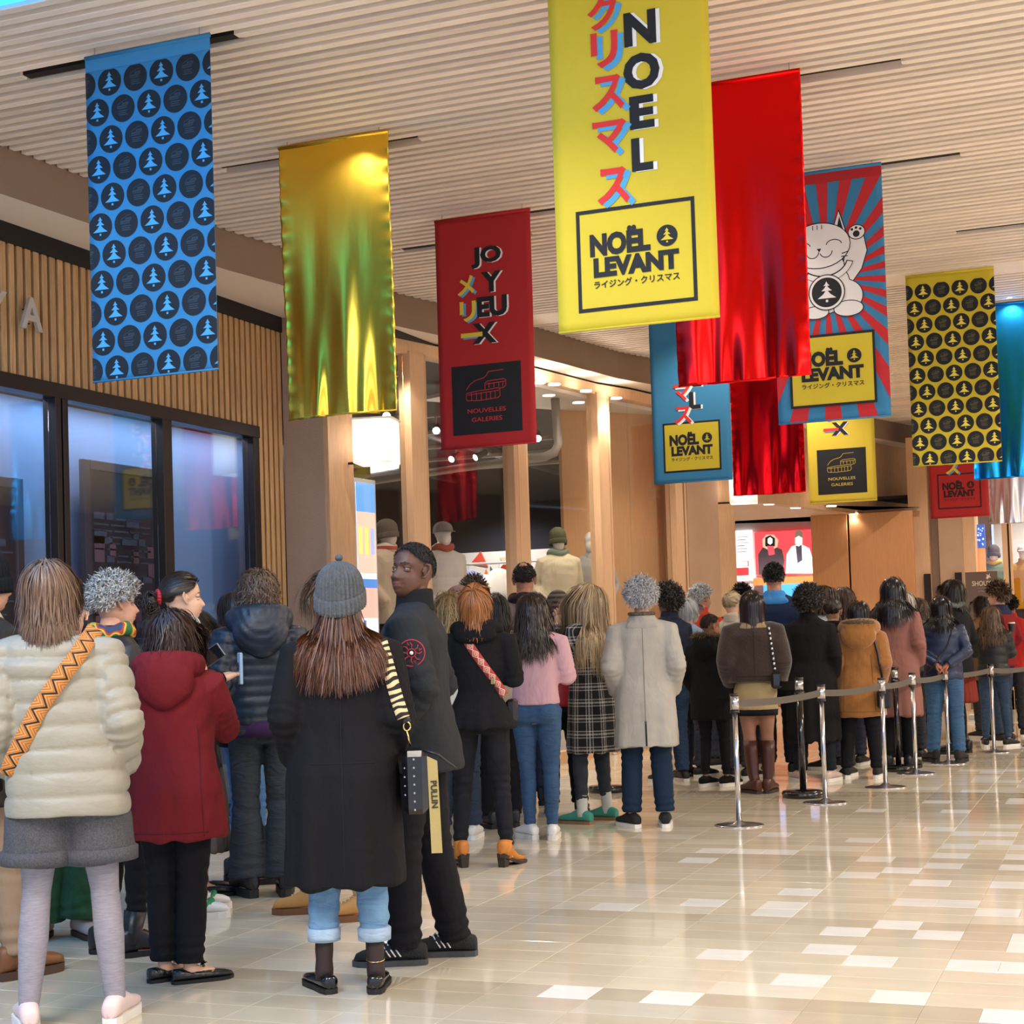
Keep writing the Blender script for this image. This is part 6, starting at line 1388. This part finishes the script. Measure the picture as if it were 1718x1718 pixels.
# badge on the left sleeve
A = p.arm[0]; bvv = BVHTree.FromPolygons([tuple(v) for v in getco(p.coatm)], [tuple(q.vertices) for q in p.coatm.polygons]); mid = np.array(lerp(A[0], A[1], .42))
cw = np.array(((CAM-p.loc)[0], (CAM-p.loc)[1], 0)); cw /= np.linalg.norm(cw); ca, sa = math.cos(-p.rz), math.sin(-p.rz); cl_ = np.array((cw[0]*ca-cw[1]*sa, cw[0]*sa+cw[1]*ca, 0)); best = None
org = mid+cl_*.5; hit = bvv.ray_cast(Vector(org), Vector(-cl_))
if hit[0] is not None:
    N_ = Vector(cl_); side_ = N_.cross(Vector((0, 0, 1))).normalized(); up_ = Vector((0, 0, 1)); base = hit[0]+N_*.012
    t = MB(); Rr = .052
    def PT(a, r): return tuple(base+side_*(r*math.cos(a))+up_*(r*math.sin(a)))
    t.tube([PT(a, Rr) for a in np.linspace(0, 2*PI, 28)], .0022, 5); t.tube([PT(a, Rr*.32) for a in np.linspace(0, 2*PI, 12)], .0016, 5)
    for k in range(8):
        a = 2*PI*k/8; t.tube([PT(a, Rr*.36), PT(a+.1, Rr*.6), PT(a-.1, Rr*.8)], .0018, 5)
        if k % 2: t.tube([PT(a+.3, Rr*.7), PT(a+.55, Rr*.62), PT(a+.4, Rr*.85)], .0016, 5)
    t.build('embroidered_badge', mat('badge_red', 'B8203A', .6), p.r, smooth=True); t = MB(); t.ball(tuple(base), .008, 8, 6); t.build('badge_stud', WSOLE, p.r)
# curly blonde hair behind the coat
p = Person(768, 1408, 990, 4, 'woman with long curly blonde hair and a white top behind the charcoal coat', 'E0B49A', arms='down', vol=.03, feet=((-.10, 0, 10), (.11, .0, -8)))
p.body((1, 1)); p.hair(['6B5334', 'B39A6E', '8F7448'], L=.42, wave=(.018, 60), fluff=.36, n=4200, jitter=.25, bulk=.0); p.coat(fabric('white_knit', 'D8D2C6'), hem=.87, hrx=.18, hry=.14, name='top'); p.lower(denim('1F2C3E'), 'straight', .10); p.shoes('sneaker', mat('white_leather2', 'DEDAD2', .45), WSOLE, .028, lace=WSOLE)
# headphones head, brown heads behind
p = Person(842, 1388, 992, -20, 'person with black hair and a white headband, half hidden behind the copper-haired woman', 'C89478', arms='cross', vol=.02)
p.body((0, 0)); p.hair(['0E0C0C', '221C1A'], L=.22, n=2200); t = MB(); t.tube([p.hframe((.092*math.sin(a), -.02, .028+.105*math.cos(a))) for a in np.linspace(-1.7, 1.7, 20)], .006, 8); t.build('headband', WSOLE, p.r, smooth=True); p.coat(fabric('off_white_jacket', 'B9AD9C'), hem=.8, hrx=.19, hry=.15); p.lower(BLACK_T, 'straight'); p.shoes('boot', LEATH, RUB, .03)
p = Person(806, 1352, 966, 10, 'person with short brown hair far back between the blonde curls and the display window', 'CFA084', female=False, vol=.02)
p.body((0, 0)); p.hair(['2E2119', '5A4434'], L=.05, style='short', n=2600, w=.005, jitter=.3); p.coat(fabric('far_navy', '1D222E'), hem=.8, hrx=.2, hry=.16); p.lower(BLACK_T, 'straight'); p.shoes('sneaker', RUB, WSOLE, .03)
p = Person(781, 1362, 980, -8, 'person in a dusty pink beret behind the curly blonde woman', 'DCB096', vol=.03)
p.body((0, 0)); p.hair(['4A3A2E', '7A6450'], L=.2, n=1500, hat=0); p.beanie(fabric('dusty_pink_felt', '8A6E6C'), top=.14, low=.03, back=-.0, brim=0, rib=0, amp=0, name='beret', bulk=1.12); p.coat(fabric('far_wine', '3A2226'), hem=.7, hrx=.2, hry=.16); p.lower(BLACK_T, 'straight'); p.shoes('boot', LEATH, RUB, .03)
# black jacket, orange boots
p = Person(812, 1453, 1000, 8, 'woman in a fitted black jacket and orange heeled boots, copper bob', 'E2B294', arms='front', vol=.01, hpitch=-28, feet=((-.145, .0, 32), (.145, .0, -22)), lean=.03, H=1.66)
p.body((0, 0)); p.coat(BLACK_WOOL, hem=.83, hrx=.225, hry=.18, chest=(.165, .12), waist=(.128, .10), folds=.006, hang=.012, sl=(.075, .066, .056, .05), name='jacket'); p.collar(BLACK_WOOL, 'big')
p.hair(['6E4022', 'B3733C', '8E5930'], L=.17, fluff=.14, wave=(.002, 20), n=3000, jitter=.1); p.lower(fabric('charcoal_jean', '191A1F', var=.15, vscale=14), 'skinny', .115, w=1.02, folds=.004)
p.shoes('heel', mat('orange_suede', 'C07428', .6, bump=.2, bscale=50), mat('dark_heel', '2E211A', .6), .012, shaft=.15, heel=.062)
bag = p.own('crossbody_bag', 'bag strap patterned red and pink worn across the fitted black jacket', 'bag'); p.strap(bag, [(-.085, 1.425), (.0, 1.29), (.10, 1.14), (.165, 1.03)], pattern('ikat_webbing', ikat), .052, off=.008)
t = MB(); t.bbox((.16, .02, .86), (.22, .18, 1.0), .015); t.build('pouch', LEATH, bag); t = MB(); t.bbox((.094, -.135, 1.10), (.118, -.128, 1.14), .002); t.build('buckle', GOLD, bag)
# pink sweatshirt
p = Person(906, 1408, 990, 12, 'woman in a pink sweatshirt and blue jeans with dark wavy hair', 'D9A586', arms='hold', vol=.02, feet=((-.07, .02, 38), (.09, .0, 8)))
p.body((0, 0)); p.coat(fabric('pink_jersey', 'C99FA6', bump=.15), hem=.93, hrx=.168, hry=.13, chest=(.168, .125), waist=(.160, .12), folds=.008, sl=(.078, .072, .062, .05), name='sweatshirt')
p.hair(['1F1815', '4A3C34', '32271F'], L=.40, wave=(.010, 42), fluff=.16, n=3600, rough=.3); p.lower(denim('2F4F72'), 'skinny', .10, top=1.0, w=1.02, folds=.003); p.shoes('sneaker', MATS['white_leather'], WSOLE, .03, lace=WSOLE)
# man with bald spot in taupe coat
p = Person(892, 1350, 944, 6, 'tall man with thinning dark hair and a taupe coat behind the pink sweatshirt', 'B9846A', female=False, arms='pocket', vol=.008)
p.body((0, 0)); p.hair(['1A1412', '2E2420'], L=.010, style='short', n=5200, w=.004, seg=3, fluff=.0, shell=0, nape=-.45, name='cropped_hair'); t = MB(); t.ball(p.hframe((0, -.055, .085)), (.035, .03, .036), 14, 10); t.build('bald_spot', MATS['skin_B9846A'], p.r, smooth=True)
p.coat(fabric('taupe_wool', '7A6C66'), hem=.60, hrx=.23, hry=.18, bulk=1.1); p.collar(fabric('dark_scarf', '2A2422'), 'scarf'); p.lower(denim('22304A'), 'straight'); p.shoes('boot', LEATH, RUB, .03)
# striped beanie, red puffer
p = Person(948, 1367, 992, 0, 'person in a red puffer and brown striped beanie between the pink and the plaid tops', 'D0A088', arms='hold', vol=.02, feet=((-.10, 0, 5), (.12, .0, -10)))
p.body((0, 0)); p.hair(['3A2C22', '5C4838'], L=.2, n=1200, hat=-.1); p.beanie(pattern('striped_knit', striped('6A564C', '2E2622', 170)), top=.15, brim=.05, amp=.002, rib=30); RP = mat('red_nylon', 'B0181C', .4, bump=.2, bscale=30)
p.coat(RP, hem=.84, hrx=.20, hry=.155, bulk=1.06, quilt=.09, qd=.009, name='puffer'); p.lower(BLACK_T, 'straight'); p.shoes('boot', mat('brown_leather', '2E1F1A', .4), RUB, .025, shaft=.18)
# plaid coat, long blonde hair
p = Person(1000, 1379, 976, -46, 'woman with very long blonde hair in a black and white plaid coat', 'E3B79C', arms='raise', arms2='hold', vol=.012, hyaw=-34, feet=((-.14, .0, 10), (.14, .02, 12)))
p.body((1, 1)); PL = pattern('plaid_wool', plaid, .95); p.coat(PL, hem=.50, hrx=.20, hry=.17, bulk=1.06, hang=.006, name='plaid_coat'); p.collar(fabric('green_scarf', '2F6B4C', var=.2), 'scarf')
p.hair(['8E7350', 'D6BC92', '5A4634'], L=.62, n=4200, fluff=.05, wave=(.005, 16), jitter=.05, bulk=-.01, rough=.35); p.lower(fabric('slate_legging', '34383F'), 'skinny', .17)
p.socks(fabric('white_sock', 'C6C6BE'), .05, .20)
def green_side(s, o, T, prof, zb, i):
    t = MB()
    for sg in (-1, 1): t.tube([T(sg*.04, -.05, .05), T(sg*.046, .02, .045), T(sg*.046, .07, .05)], [.006, .012, .004], 6)
    t.build('overlay', mat('teal_suede', '3E8E7C', .8), o, smooth=True)
p.shoes('sneaker', mat('teal_suede', '3E8E7C', .8), mat('gum_sole2', '8A6A48', .6), .018, lace=WSOLE, extra=None)
bag = p.own('tote_bag', 'olive fabric bag hanging between the plaid coat and the pale grey coat', 'bag'); t = MB(); t.loft([(.27, -.02, .50, .03, .11), (.27, -.02, .70, .035, .12), (.27, -.02, .80, .02, .11)], 16, 3); t.build('bag_body', fabric('olive_canvas', '7C7C5A'), bag, smooth=True)
t = MB(); t.tube([(.27, -.09, .80), (.25, -.05, 1.0), (.23, .0, 1.15), (.25, .03, 1.0), (.27, .05, .80)], .008, 6); t.build('handle', fabric('olive_canvas', '7C7C5A'), bag, smooth=True)
# pale grey coat
GC = fabric('pale_grey_wool', 'A9A49A', var=.05, vscale=8)
p = Person(1089, 1387, 970, 0, 'person in a pale grey long coat and navy trousers with short curly grey hair', 'D9AE96', arms='pocket', vol=.022, feet=((-.115, .0, 30), (.115, .0, 0)), H=1.70)
p.body((0, 0)); p.coat(GC, hem=.555, hrx=.232, hry=.19, bulk=1.12, folds=.009, hang=.005, sl=(.078, .072, .064, .055), name='long_coat'); p.collar(GC, 'lapel')
t = MB(); t.tube([p.P((.085*math.sin(a), -.03-.08*math.cos(a), 1.478)) for a in np.linspace(0, 2*PI, 22)], .013, 8); t.build('neck_scarf', fabric('leopard_scarf', '5E5448', var=.6, vscale=60), p.r, smooth=True)
p.seam('long_coat', [(0, 1.40), (.002, .72)], '6E6A62', .004); p.seam('long_coat', [(.002, .74), (.004, .57)], '1A1C22', .012)
p.hair(['77777A', 'C6C6C6', '9A9A9C'], L=.06, style='short', wave=(.009, 150), n=4800, w=.005, fluff=.12, jitter=.25); p.lower(fabric('navy_trouser', '17293F', var=.08), 'straight', .10, w=1.05); p.shoes('sneaker', mat('black_mesh'), WSOLE, .022, lace=RUB) if 0 else p.shoes('sneaker', MATS['black_mesh'], WSOLE, .022, lace=RUB)
def simple(px, py, top, hd, label, skin, cols, L, coatc, hem, trc, style='down', female=True, arms='pocket', vol=.02, n=2600, wave=(0, 20), fluff=.12, hrx=.20, hry=.16, bulk=1.04, tr='straight', shoe='sneaker', shoec=None, solec=None, jitter=.15, tie=(0, -.13, .02), coatm=None, bulk_h=.01, hyaw=0, feet=None, quilt=0, collar='stand', collarm=None, H=None, body=(0, 0), hang=0, w=None, name='coat', side=0, arms2=None, **kw):
    p = Person(px, py, top, hd, label, skin, female=female, arms=arms, vol=vol, hyaw=hyaw, feet=feet, H=H, side=side, arms2=arms2)
    p.body(body); m = coatm or fabric('c_'+coatc, coatc, var=.05); p.coat(m, hem=hem, hrx=hrx, hry=hry, bulk=bulk, quilt=quilt, hang=hang, name=name)
    if collar: p.collar(collarm or m, collar)
    if cols: p.hair(cols, L=L, style=style, n=n, wave=wave, fluff=fluff, jitter=jitter, tie=tie, w=w, bulk=bulk_h, **kw)
    if trc: p.lower(trc if not isinstance(trc, str) else denim(trc), tr, .10)
    p.shoes(shoe, shoec or RUB, solec or WSOLE, .025, shaft=.18 if shoe == 'boot' else 0); return p
p = simple(1131, 1312, 980, -35, 'person with a black curly afro behind the pale grey coat', '7A5240', ['0E0B0B', '2A1E18'], .07, '20283A', .85, '27415F', style='afro', wave=(.014, 150), n=5200, fluff=.3, w=.006, jitter=.3, vol=.04, shoec=LEATH, arms='cross')
p = simple(1165, 1303, 1003, 42, 'woman with short silver hair, glasses and a pale blue top', 'E0B8A6', ['8E9298', 'C8CCD0'], .13, '8FA6C4', .88, '2A3140', fluff=.10, n=3200, arms='down', arms2='down', body=(1, 1), jitter=.08, vol=.015, name='top', collar=None, hyaw=20)
t = MB()
for sg in (-1, 1): t.tube([p.hframe((sg*.031+.02*math.cos(a), .093, .001+.014*math.sin(a))) for a in np.linspace(0, 2*PI, 12)], .0018, 5); t.tube([p.hframe(q) for q in ((sg*.051, .093, .005), (sg*.078, .0, .007))], .0018, 5)
t.build('glasses', mat('thin_red_frame', '6A2A2A', .3), p.r, smooth=True)
bag = p.own('crossbody_bag', 'thin brown strap and bag across the pale blue top', 'bag'); p.strap(bag, [(-.10, 1.40), (.04, 1.15), (.15, .95)], mat('brown_strap', '4A3430', .6), .018); t = MB(); t.bbox((.15, -.02, .80), (.22, .10, .95), .015); t.build('pouch', mat('brown_strap'), bag) if 0 else t.build('pouch', MATS['brown_strap'], bag)
p = simple(1186, 1288, 980, 40, 'man with white hair and an orange-red jacket behind the pale blue top', 'C08C74', ['A8A8A8', 'DADADA'], .04, 'C8402A', .85, '2A3140', style='short', female=False, n=3600, w=.005, jitter=.25, arms='raise', hyaw=12)
p = simple(1240, 1306, 990, 25, 'woman with blonde hair pinned up, half hidden behind the shearling jacket', 'E0B69C', ['8C7456', 'CDB78E'], .2, 'B7AE9C', .8, '3A3A40', style='tied', tie=(0, -.09, .05), n=2800); p.bun(['8C7456', 'CDB78E'], (0, -.08, .07), .045)
p = simple(1256, 1286, 978, 10, 'person with cropped black hair behind the shearling jacket', '9A6A50', ['0F0D0D', '1E1918'], .03, '23242A', .8, '22262E', style='short', female=False, n=3600, w=.005)
# short haired boy in fur hood
p = Person(1200, 1320, 1030, 24, 'short young person with shaved head turned right in a black fur-hooded parka', '9E6A50', female=False, arms='pocket', vol=.006, hyaw=40, feet=((-.10, .0, -14), (.10, .06, -24)))
p.body((0, 0)); BP_ = fabric('black_parka', '0F0F12'); p.coat(BP_, hem=.66, hrx=.22, hry=.18, bulk=1.12, name='parka'); p.hood(BP_, size=1.1, fur=['4A3A22', '8A7040', '2E2418']); p.hair(['2A1A14', '4A3024'], L=.008, style='short', n=5200, w=.004, seg=3, fluff=0, shell=0, name='cropped_hair', nape=-.35)
p.lower(BLACK_T, 'skinny', .12); p.shoes('sneaker', fabric('black_canvas', '141416'), WSOLE, .03, lace=WSOLE)
# man in navy jacket
p = simple(1311, 1300, 942, 0, 'tall man in a navy jacket with a light blue collar, short black hair', 'B07C62', ['0F0E10', '2A2628'], .014, '1B2A45', .80, '22262E', style='short', female=False, n=4600, w=.004, collarm=fabric('light_blue_collar', '3F86C8'), collar='lapel', fluff=.05)
# shearling jacket
p = Person(1274, 1331, 988, 0, 'woman in a brown shearling jacket, beige skirt and brown knee boots', 'D4A084', arms='pocket', vol=.015, feet=((-.04, .0, 30), (.08, .03, -16)))
p.body((0, 0)); SH = mat('brown_shearling', '33241E', .95, bump=.5, bscale=60, var=.2, vscale=9, sheen=.3); p.coat(SH, hem=.94, hrx=.225, hry=.17, bulk=1.22, folds=.006, sl=(.085, .085, .08, .068), chest=(.19, .135), waist=(.185, .135), name='shearling_jacket'); p.collar(fabric('beige_pile', 'A08868', bump=.9, bscale=70), 'lapel'); p.seam('shearling_jacket', [(0, 1.36), (0, .96)], '1A100C'); p.seam('shearling_jacket', [(-.16, .985), (.16, .985)], '1A100C')
p.hair(['17100E', '33221C'], L=.34, n=2800, fluff=.08, jitter=.05, bulk=-.02, rough=.3); p.skirt(fabric('beige_skirt', 'A8956F', var=.1), .70, .185, .15, pleat=.002); 
t = MB(); t.loft([(0, 0, .655, .180, .148), (0, 0, .705, .183, .150)], 30, 2.1); t.build('skirt_hem', BLACK_WOOL, p.r, smooth=True)
p.lower(mat('tan_tights', '9C6F58', .6), 'tights', .10, folds=0, name='tights', w=1.03); p.shoes('boot', mat('oxblood_leather', '4A241A', .38, bump=.15, bscale=40), mat('dark_heel', '2E211A', .6), .02, shaft=.44)
bag = p.own('chain_strap_bag', 'black bag on a silver and black chain strap over the shearling jacket', 'bag'); o = p.strap(bag, [(.13, 1.40), (.155, 1.20), (.165, 1.02)], LEATH, .02, off=.012)
bvv = BVHTree.FromPolygons([tuple(v) for v in getco(p.coatm)], [tuple(q.vertices) for q in p.coatm.polygons])
for k in range(9):
    z = 1.38-.042*k; x = .13+.035*k/8; h = bvv.ray_cast(Vector((x, -.8, z)), Vector((0, 1, 0))); t = MB(); t.ball((x, (h[0].y if h[0] is not None else -.15)-.02, z), (.012, .008, .014), 8, 6); t.build('link', mat('steel_stud') if 0 else MATS['steel_stud'], bag, smooth=True)
t = MB(); t.bbox((.13, -.24, .88), (.22, -.16, 1.02), .02); t.build('bag_body', PATENT, bag)
# long black coat, afro
p = simple(1368, 1311, 983, 6, 'woman in a long black coat with short curly black hair and pale sneakers', '8A5C46', ['0D0B0B', '241A16'], .075, '101014', .36, fabric('ink_trouser', '161B24'), style='afro', wave=(.012, 150), n=5200, w=.006, fluff=.18, hrx=.235, hry=.20, bulk=1.1, hang=.01, shoec=mat('blush_leather', 'CDB4A8', .5), vol=.035, feet=((-.13, 0, 30), (.13, 0, -20)), coatm=BLACK_WOOL, name='long_coat')
p = simple(1396, 1290, 980, -62, 'woman with brown hair and a pale blue-grey jacket facing left', 'D8A888', ['241A15', '4A3528'], .26, '9AA6B4', .85, '2A3140', n=2600, wave=(.006, 30), arms='front')
p = simple(1427, 1284, 982, 8, 'woman with long chestnut hair behind the dark bun', 'D8A888', ['1F1410', '4A2E22'], .36, '2A2A30', .8, '2A3140', n=2800, wave=(.006, 24))
p = simple(1408, 1303, 1002, 6, 'woman with a dark bun, black collar and off-white jacket', 'C99A7E', ['14100F', '2E2420'], .2, 'B9B4AA', .84, '22262E', style='tied', tie=(.02, -.10, .03), collarm=BLACK_WOOL, collar='big', n=2600); p.bun(['14100F', '2E2420'], (.01, -.10, .03), .045)
# tan suede coat with fur hood
p = Person(1449, 1306, 1008, 4, 'woman in a tan suede coat with fur-edged hood and black trousers', 'C99A7E', arms='pocket', vol=.01, feet=((-.16, .0, 14), (.13, .0, -8)), side=.03)
p.body((0, 0)); TS_ = fabric('tan_suede', '9A6632', var=.14, vscale=7, sheen=.4); p.coat(TS_, hem=.60, hrx=.255, hry=.20, bulk=1.2, folds=.010, sl=(.082, .08, .072, .062), name='suede_coat'); p.seam('suede_coat', [(-.19, .65), (.19, .65)], '6A4420'); p.seam('suede_coat', [(-.12, 1.2), (-.15, .66)], '6A4420'); p.seam('suede_coat', [(.12, 1.2), (.15, .66)], '6A4420'); p.hood(TS_, size=1.35, fur=['5A4A36', 'A08C6C', '7A6648'])
p.hair(['0D0B0C', '221D20'], L=.24, n=3000, fluff=.2, jitter=.1, rough=.3); p.lower(BLACK_T, 'tapered', .10, w=1.06); p.shoes('sneaker', MATS['black_mesh'], WSOLE, .035, lace=RUB)
bag = p.own('shoulder_bag', 'black bag on a long black strap hanging over the tan suede coat', 'bag'); p.strap(bag, [(.14, 1.41), (.19, 1.20), (.215, 1.0), (.22, .86)], LEATH, .022, off=.01); t = MB(); t.bbox((.17, -.25, .68), (.30, -.14, .86), .02); t.build('bag_body', LEATH, bag); t = MB(); t.ball((.225, -.26, .84), (.018, .008, .018), 10, 8); t.build('clasp', MATS['steel_stud'], bag)
# rose coat
p = simple(1510, 1290, 966, 12, 'tall woman in a dusty rose long coat with long straight black hair', 'D0A084', ['0B0A0C', '1E1B1F'], .36, '8A5E56', .47, BLACK_T, n=3400, fluff=.16, jitter=.08, rough=.3, nkx=.045, bulk_h=.03, hrx=.22, hry=.18, bulk=1.08, hang=.006, shoe='boot', shoec=LEATH, solec=RUB, name='long_coat', collar='lapel')
p = simple(1529, 1274, 990, 0, 'woman with grey-blonde hair between the rose coat and the black coat', 'D8AC92', ['8A8278', 'C4BEB2'], .2, '5A5550', .8, '22262E', n=2400)
p = simple(1550, 1270, 1000, -10, 'woman with wavy brown hair in a black coat beside the oak pier', 'C8987C', ['2A1E18', '5A4030'], .28, '131419', .6, '1F2430', n=2800, wave=(.012, 45))
# woman in profile, grey scarf
p = simple(1610, 1264, 971, -62, 'woman in profile facing left in a dark coat with pale grey scarf', 'D8A88C', ['0D0B0C', '2A211E'], .24, '15171D', .72, None, n=3000, wave=(.003, 20), shoe='boot', shoec=LEATH, solec=RUB, collar='scarf', collarm=fabric('grey_scarf', '7E8484'), vol=.012)
p.skirt(fabric('rust_skirt', '7A2E22'), .50, .22, .19); p.lower(BLACK_T, 'tights', .08, name='tights')
# navy puffer, hands behind back
p = Person(1590, 1279, 998, 4, 'person in a navy puffer and blue jeans with hands clasped behind the back', '9A6248', arms='back', vol=.012, feet=((-.14, .02, 34), (.12, .0, -14)))
p.body((1, 1)); NB = mat('blue_nylon', '1E2C4C', .42, bump=.2, bscale=30); p.coat(NB, hem=.84, hrx=.205, hry=.155, bulk=1.12, quilt=.085, qd=.009, name='puffer'); p.collar(NB, 'stand'); p.hair(['0B0A0B', '1F1B1C'], L=.30, n=3200, fluff=.16, jitter=.09, rough=.3, nkx=.03, bulk=.03); p.lower(denim('34597E'), 'straight', .10, w=1.06); p.shoes('boot', mat('dark_brown_nubuck', '241C18', .8), RUB, .03)
bag = p.own('crossbody_bag', 'thin dark strap and pouch crossing the back of the blue puffer', 'bag'); p.strap(bag, [(.13, 1.41), (.06, 1.2), (-.10, .98), (-.17, .90)], LEATH, .014, off=.008); t = MB(); t.bbox((-.24, -.03, .82), (-.18, .10, .94), .015); t.build('pouch', LEATH, bag)
# right hand group
p = simple(1657, 1238, 998, -42, 'woman with brown skin in a tan coat looking left beside the roll-up sign', '8A5A44', ['17110F', '33241E'], .2, '8A6A4C', .7, '2A2A30', n=2000, arms='front')
p = simple(1684, 1246, 976, -58, 'young person with short brown hair in a red and navy jacket, profile to the left', 'DDAA90', ['33231A', '6A4E3A'], .07, '7A1A20', .82, '22324A', style='short', n=4200, w=.006, fluff=.14, jitter=.3, collarm=fabric('navy_collar', '202C4A'), collar='lapel', vol=.03, female=False)
p = simple(1704, 1236, 998, 0, 'person with short black hair behind the red jacket at the right edge', '8A5A44', ['0C0B0B', '1E1A19'], .04, 'A8231F', .8, '22262E', style='short', n=3000, w=.006, female=False)
p = simple(1672, 1253, 1014, 6, 'woman with long wavy brown hair in a black jacket and jeans at the right edge', 'D0A084', ['2C1F18', '7A6048', '4A382A'], .42, '12141A', .84, '27405C', n=3600, wave=(.012, 40), fluff=.18, arms='hold', vol=.015, coatm=mat('black_nylon2', '12151D', .5, bump=.2, bscale=30), quilt=.1, feet=((-.12, 0, 10), (.14, .03, -30)), tr='skinny')
cup = empty('paper_cup', tuple(on_z(1706, 1252)+np.array((0, 0, 1.31-.0)))); tag(cup, 'small dark takeaway cup with white lid held at the right edge', 'cup')
t = MB(); t.disc((0, 0, -.09), .028, .09, 20, r2=.036); t.build('cup_body', mat('cup_dark', '2A2624', .6), cup); t = MB(); t.disc((0, 0, 0), .040, .014, 20, r2=.036); t.build('lid', WSOLE, cup)
# ---------------------------------------------------------------- shop mannequins
def mannequin(px, top, xy, hd, label, coatc, hat=None, hatc=None, scarf=None, quilt=0, zbase=.72, H=1.78, hyaw=0, trc='3A3A40', collar='stand', group='shop window mannequins'):
    pl_ = empty('display_plinth', (xy[0], xy[1], 0)); tag(pl_, 'white plinth under the ' + ' '.join(label.split(' behind')[0].split(' beside')[0].split(' deep')[0].split(' in the ')[0].split()[:10])+(' in the right window' if xy[1] > 25 else ''), 'plinth'); t = MB(); t.bbox((-.28, -.28, 0), (.28, .28, zbase-.02), .01); t.build('block', WHITE_P, pl_); t = MB(); t.disc((0, 0, zbase-.02), .26, .02, 32); t.build('base_disc', PALE, pl_)
    p = Person(px, (xy[0], xy[1]), top, hd, label, 'EDE6DC', cat='mannequin', female=True, group=group, z0=zbase, H=H, mann=True, arms='pocket', hyaw=hyaw, name='mannequin')
    p.d = 13; p.near = False; p.vox = .014; p.body((0, 0)); m = fabric('m_'+coatc, coatc, var=.04); p.coat(m, hem=.75, hrx=.20, hry=.16, bulk=1.1, quilt=quilt); p.collar(m, collar)
    if scarf: p.collar(scarf, 'scarf')
    if hat == 'beanie': p.beanie(fabric('hat_'+hatc, hatc, bscale=90), top=.14, brim=.05, amp=.002, rib=30)
    if hat == 'cap':
        m2 = fabric('hat_'+hatc, hatc); o = p.beanie(m2, top=.125, low=.02, back=.01, brim=0, rib=6, amp=.001, name='cap'); t = MB(); V = []
        for k in range(9): a = -1.0+k*.25; V += [p.hframe((.088*math.sin(a), .105*math.cos(a)-.014, .035)), p.hframe((.080*math.sin(a), .105*math.cos(a)+.065*math.cos(a)**.5 if math.cos(a) > 0 else .1, .018))]
        t.add(V, [(2*k, 2*k+2, 2*k+3, 2*k+1) for k in range(8)]); q = t.build('peak', m2, o, smooth=True); q.modifiers.new('t', 'SOLIDIFY').thickness = .004
    p.lower(fabric('mt_'+trc, trc), 'straight'); p.shoes('boot', LEATH, RUB, .02); return p
def inside(px, depth): 
    q = g_at(px); d = ray(px, 850)[:2]; d = d/np.linalg.norm(d); return q+d*depth
RS = pattern('scarf_stripes', striped('C8584A', 'E8D8C4', 90))
mannequin(648, 845, inside(648, 1.0), 120, 'mannequin in a grey beanie with striped scarf behind the bright advertising screen', 'D8C8B0', 'beanie', '6A635E', RS)
mannequin(740, 880, inside(742, .7), 150, 'mannequin in a grey cap with white padded jacket in the second pane', 'DAD6CE', 'cap', '8E8A86', mat('rust_strap', 'A84A38', .6), quilt=.09)
mannequin(930, 876, inside(934, .6), 165, 'mannequin in an olive beanie and cream jacket in the third pane', 'E0D4B4', 'beanie', '5A5A42', fabric('sage_scarf', '8A9A86'))
mannequin(990, 893, inside(990, .55), 200, 'bare-headed mannequin in a pale grey coat beside the oak display wall', 'B4B2AE', collar='lapel')
q = on_line(847, 950, (0, 21.0), (5, 21.0)); mannequin(847, 922, (q[0], 21.0), 170, 'small mannequin in a red hat and red scarf deep inside the shop', 'D8323A', 'beanie', 'C8341E', mat('bright_red', 'D81E2A', .6), zbase=1.15, H=1.20)
q = on_line(1668, 950, (0, 25.6), (5, 25.6)); mannequin(1668, 926, (q[0], 25.6), 190, 'mannequin in a brown beanie and green jacket in the right shop window', '6A7A5A', 'beanie', '5A4A44', mat('yellow_scarf', 'D8B83A', .7))
q = on_line(1718, 950, (0, 25.6), (5, 25.6)); mannequin(1716, 917, (q[0], 25.6), 185, 'mannequin in a white cap and mustard jacket in the right shop window', 'C9981E', 'cap', 'D8D0C4')
bpy.data.scenes.remove(TMP)
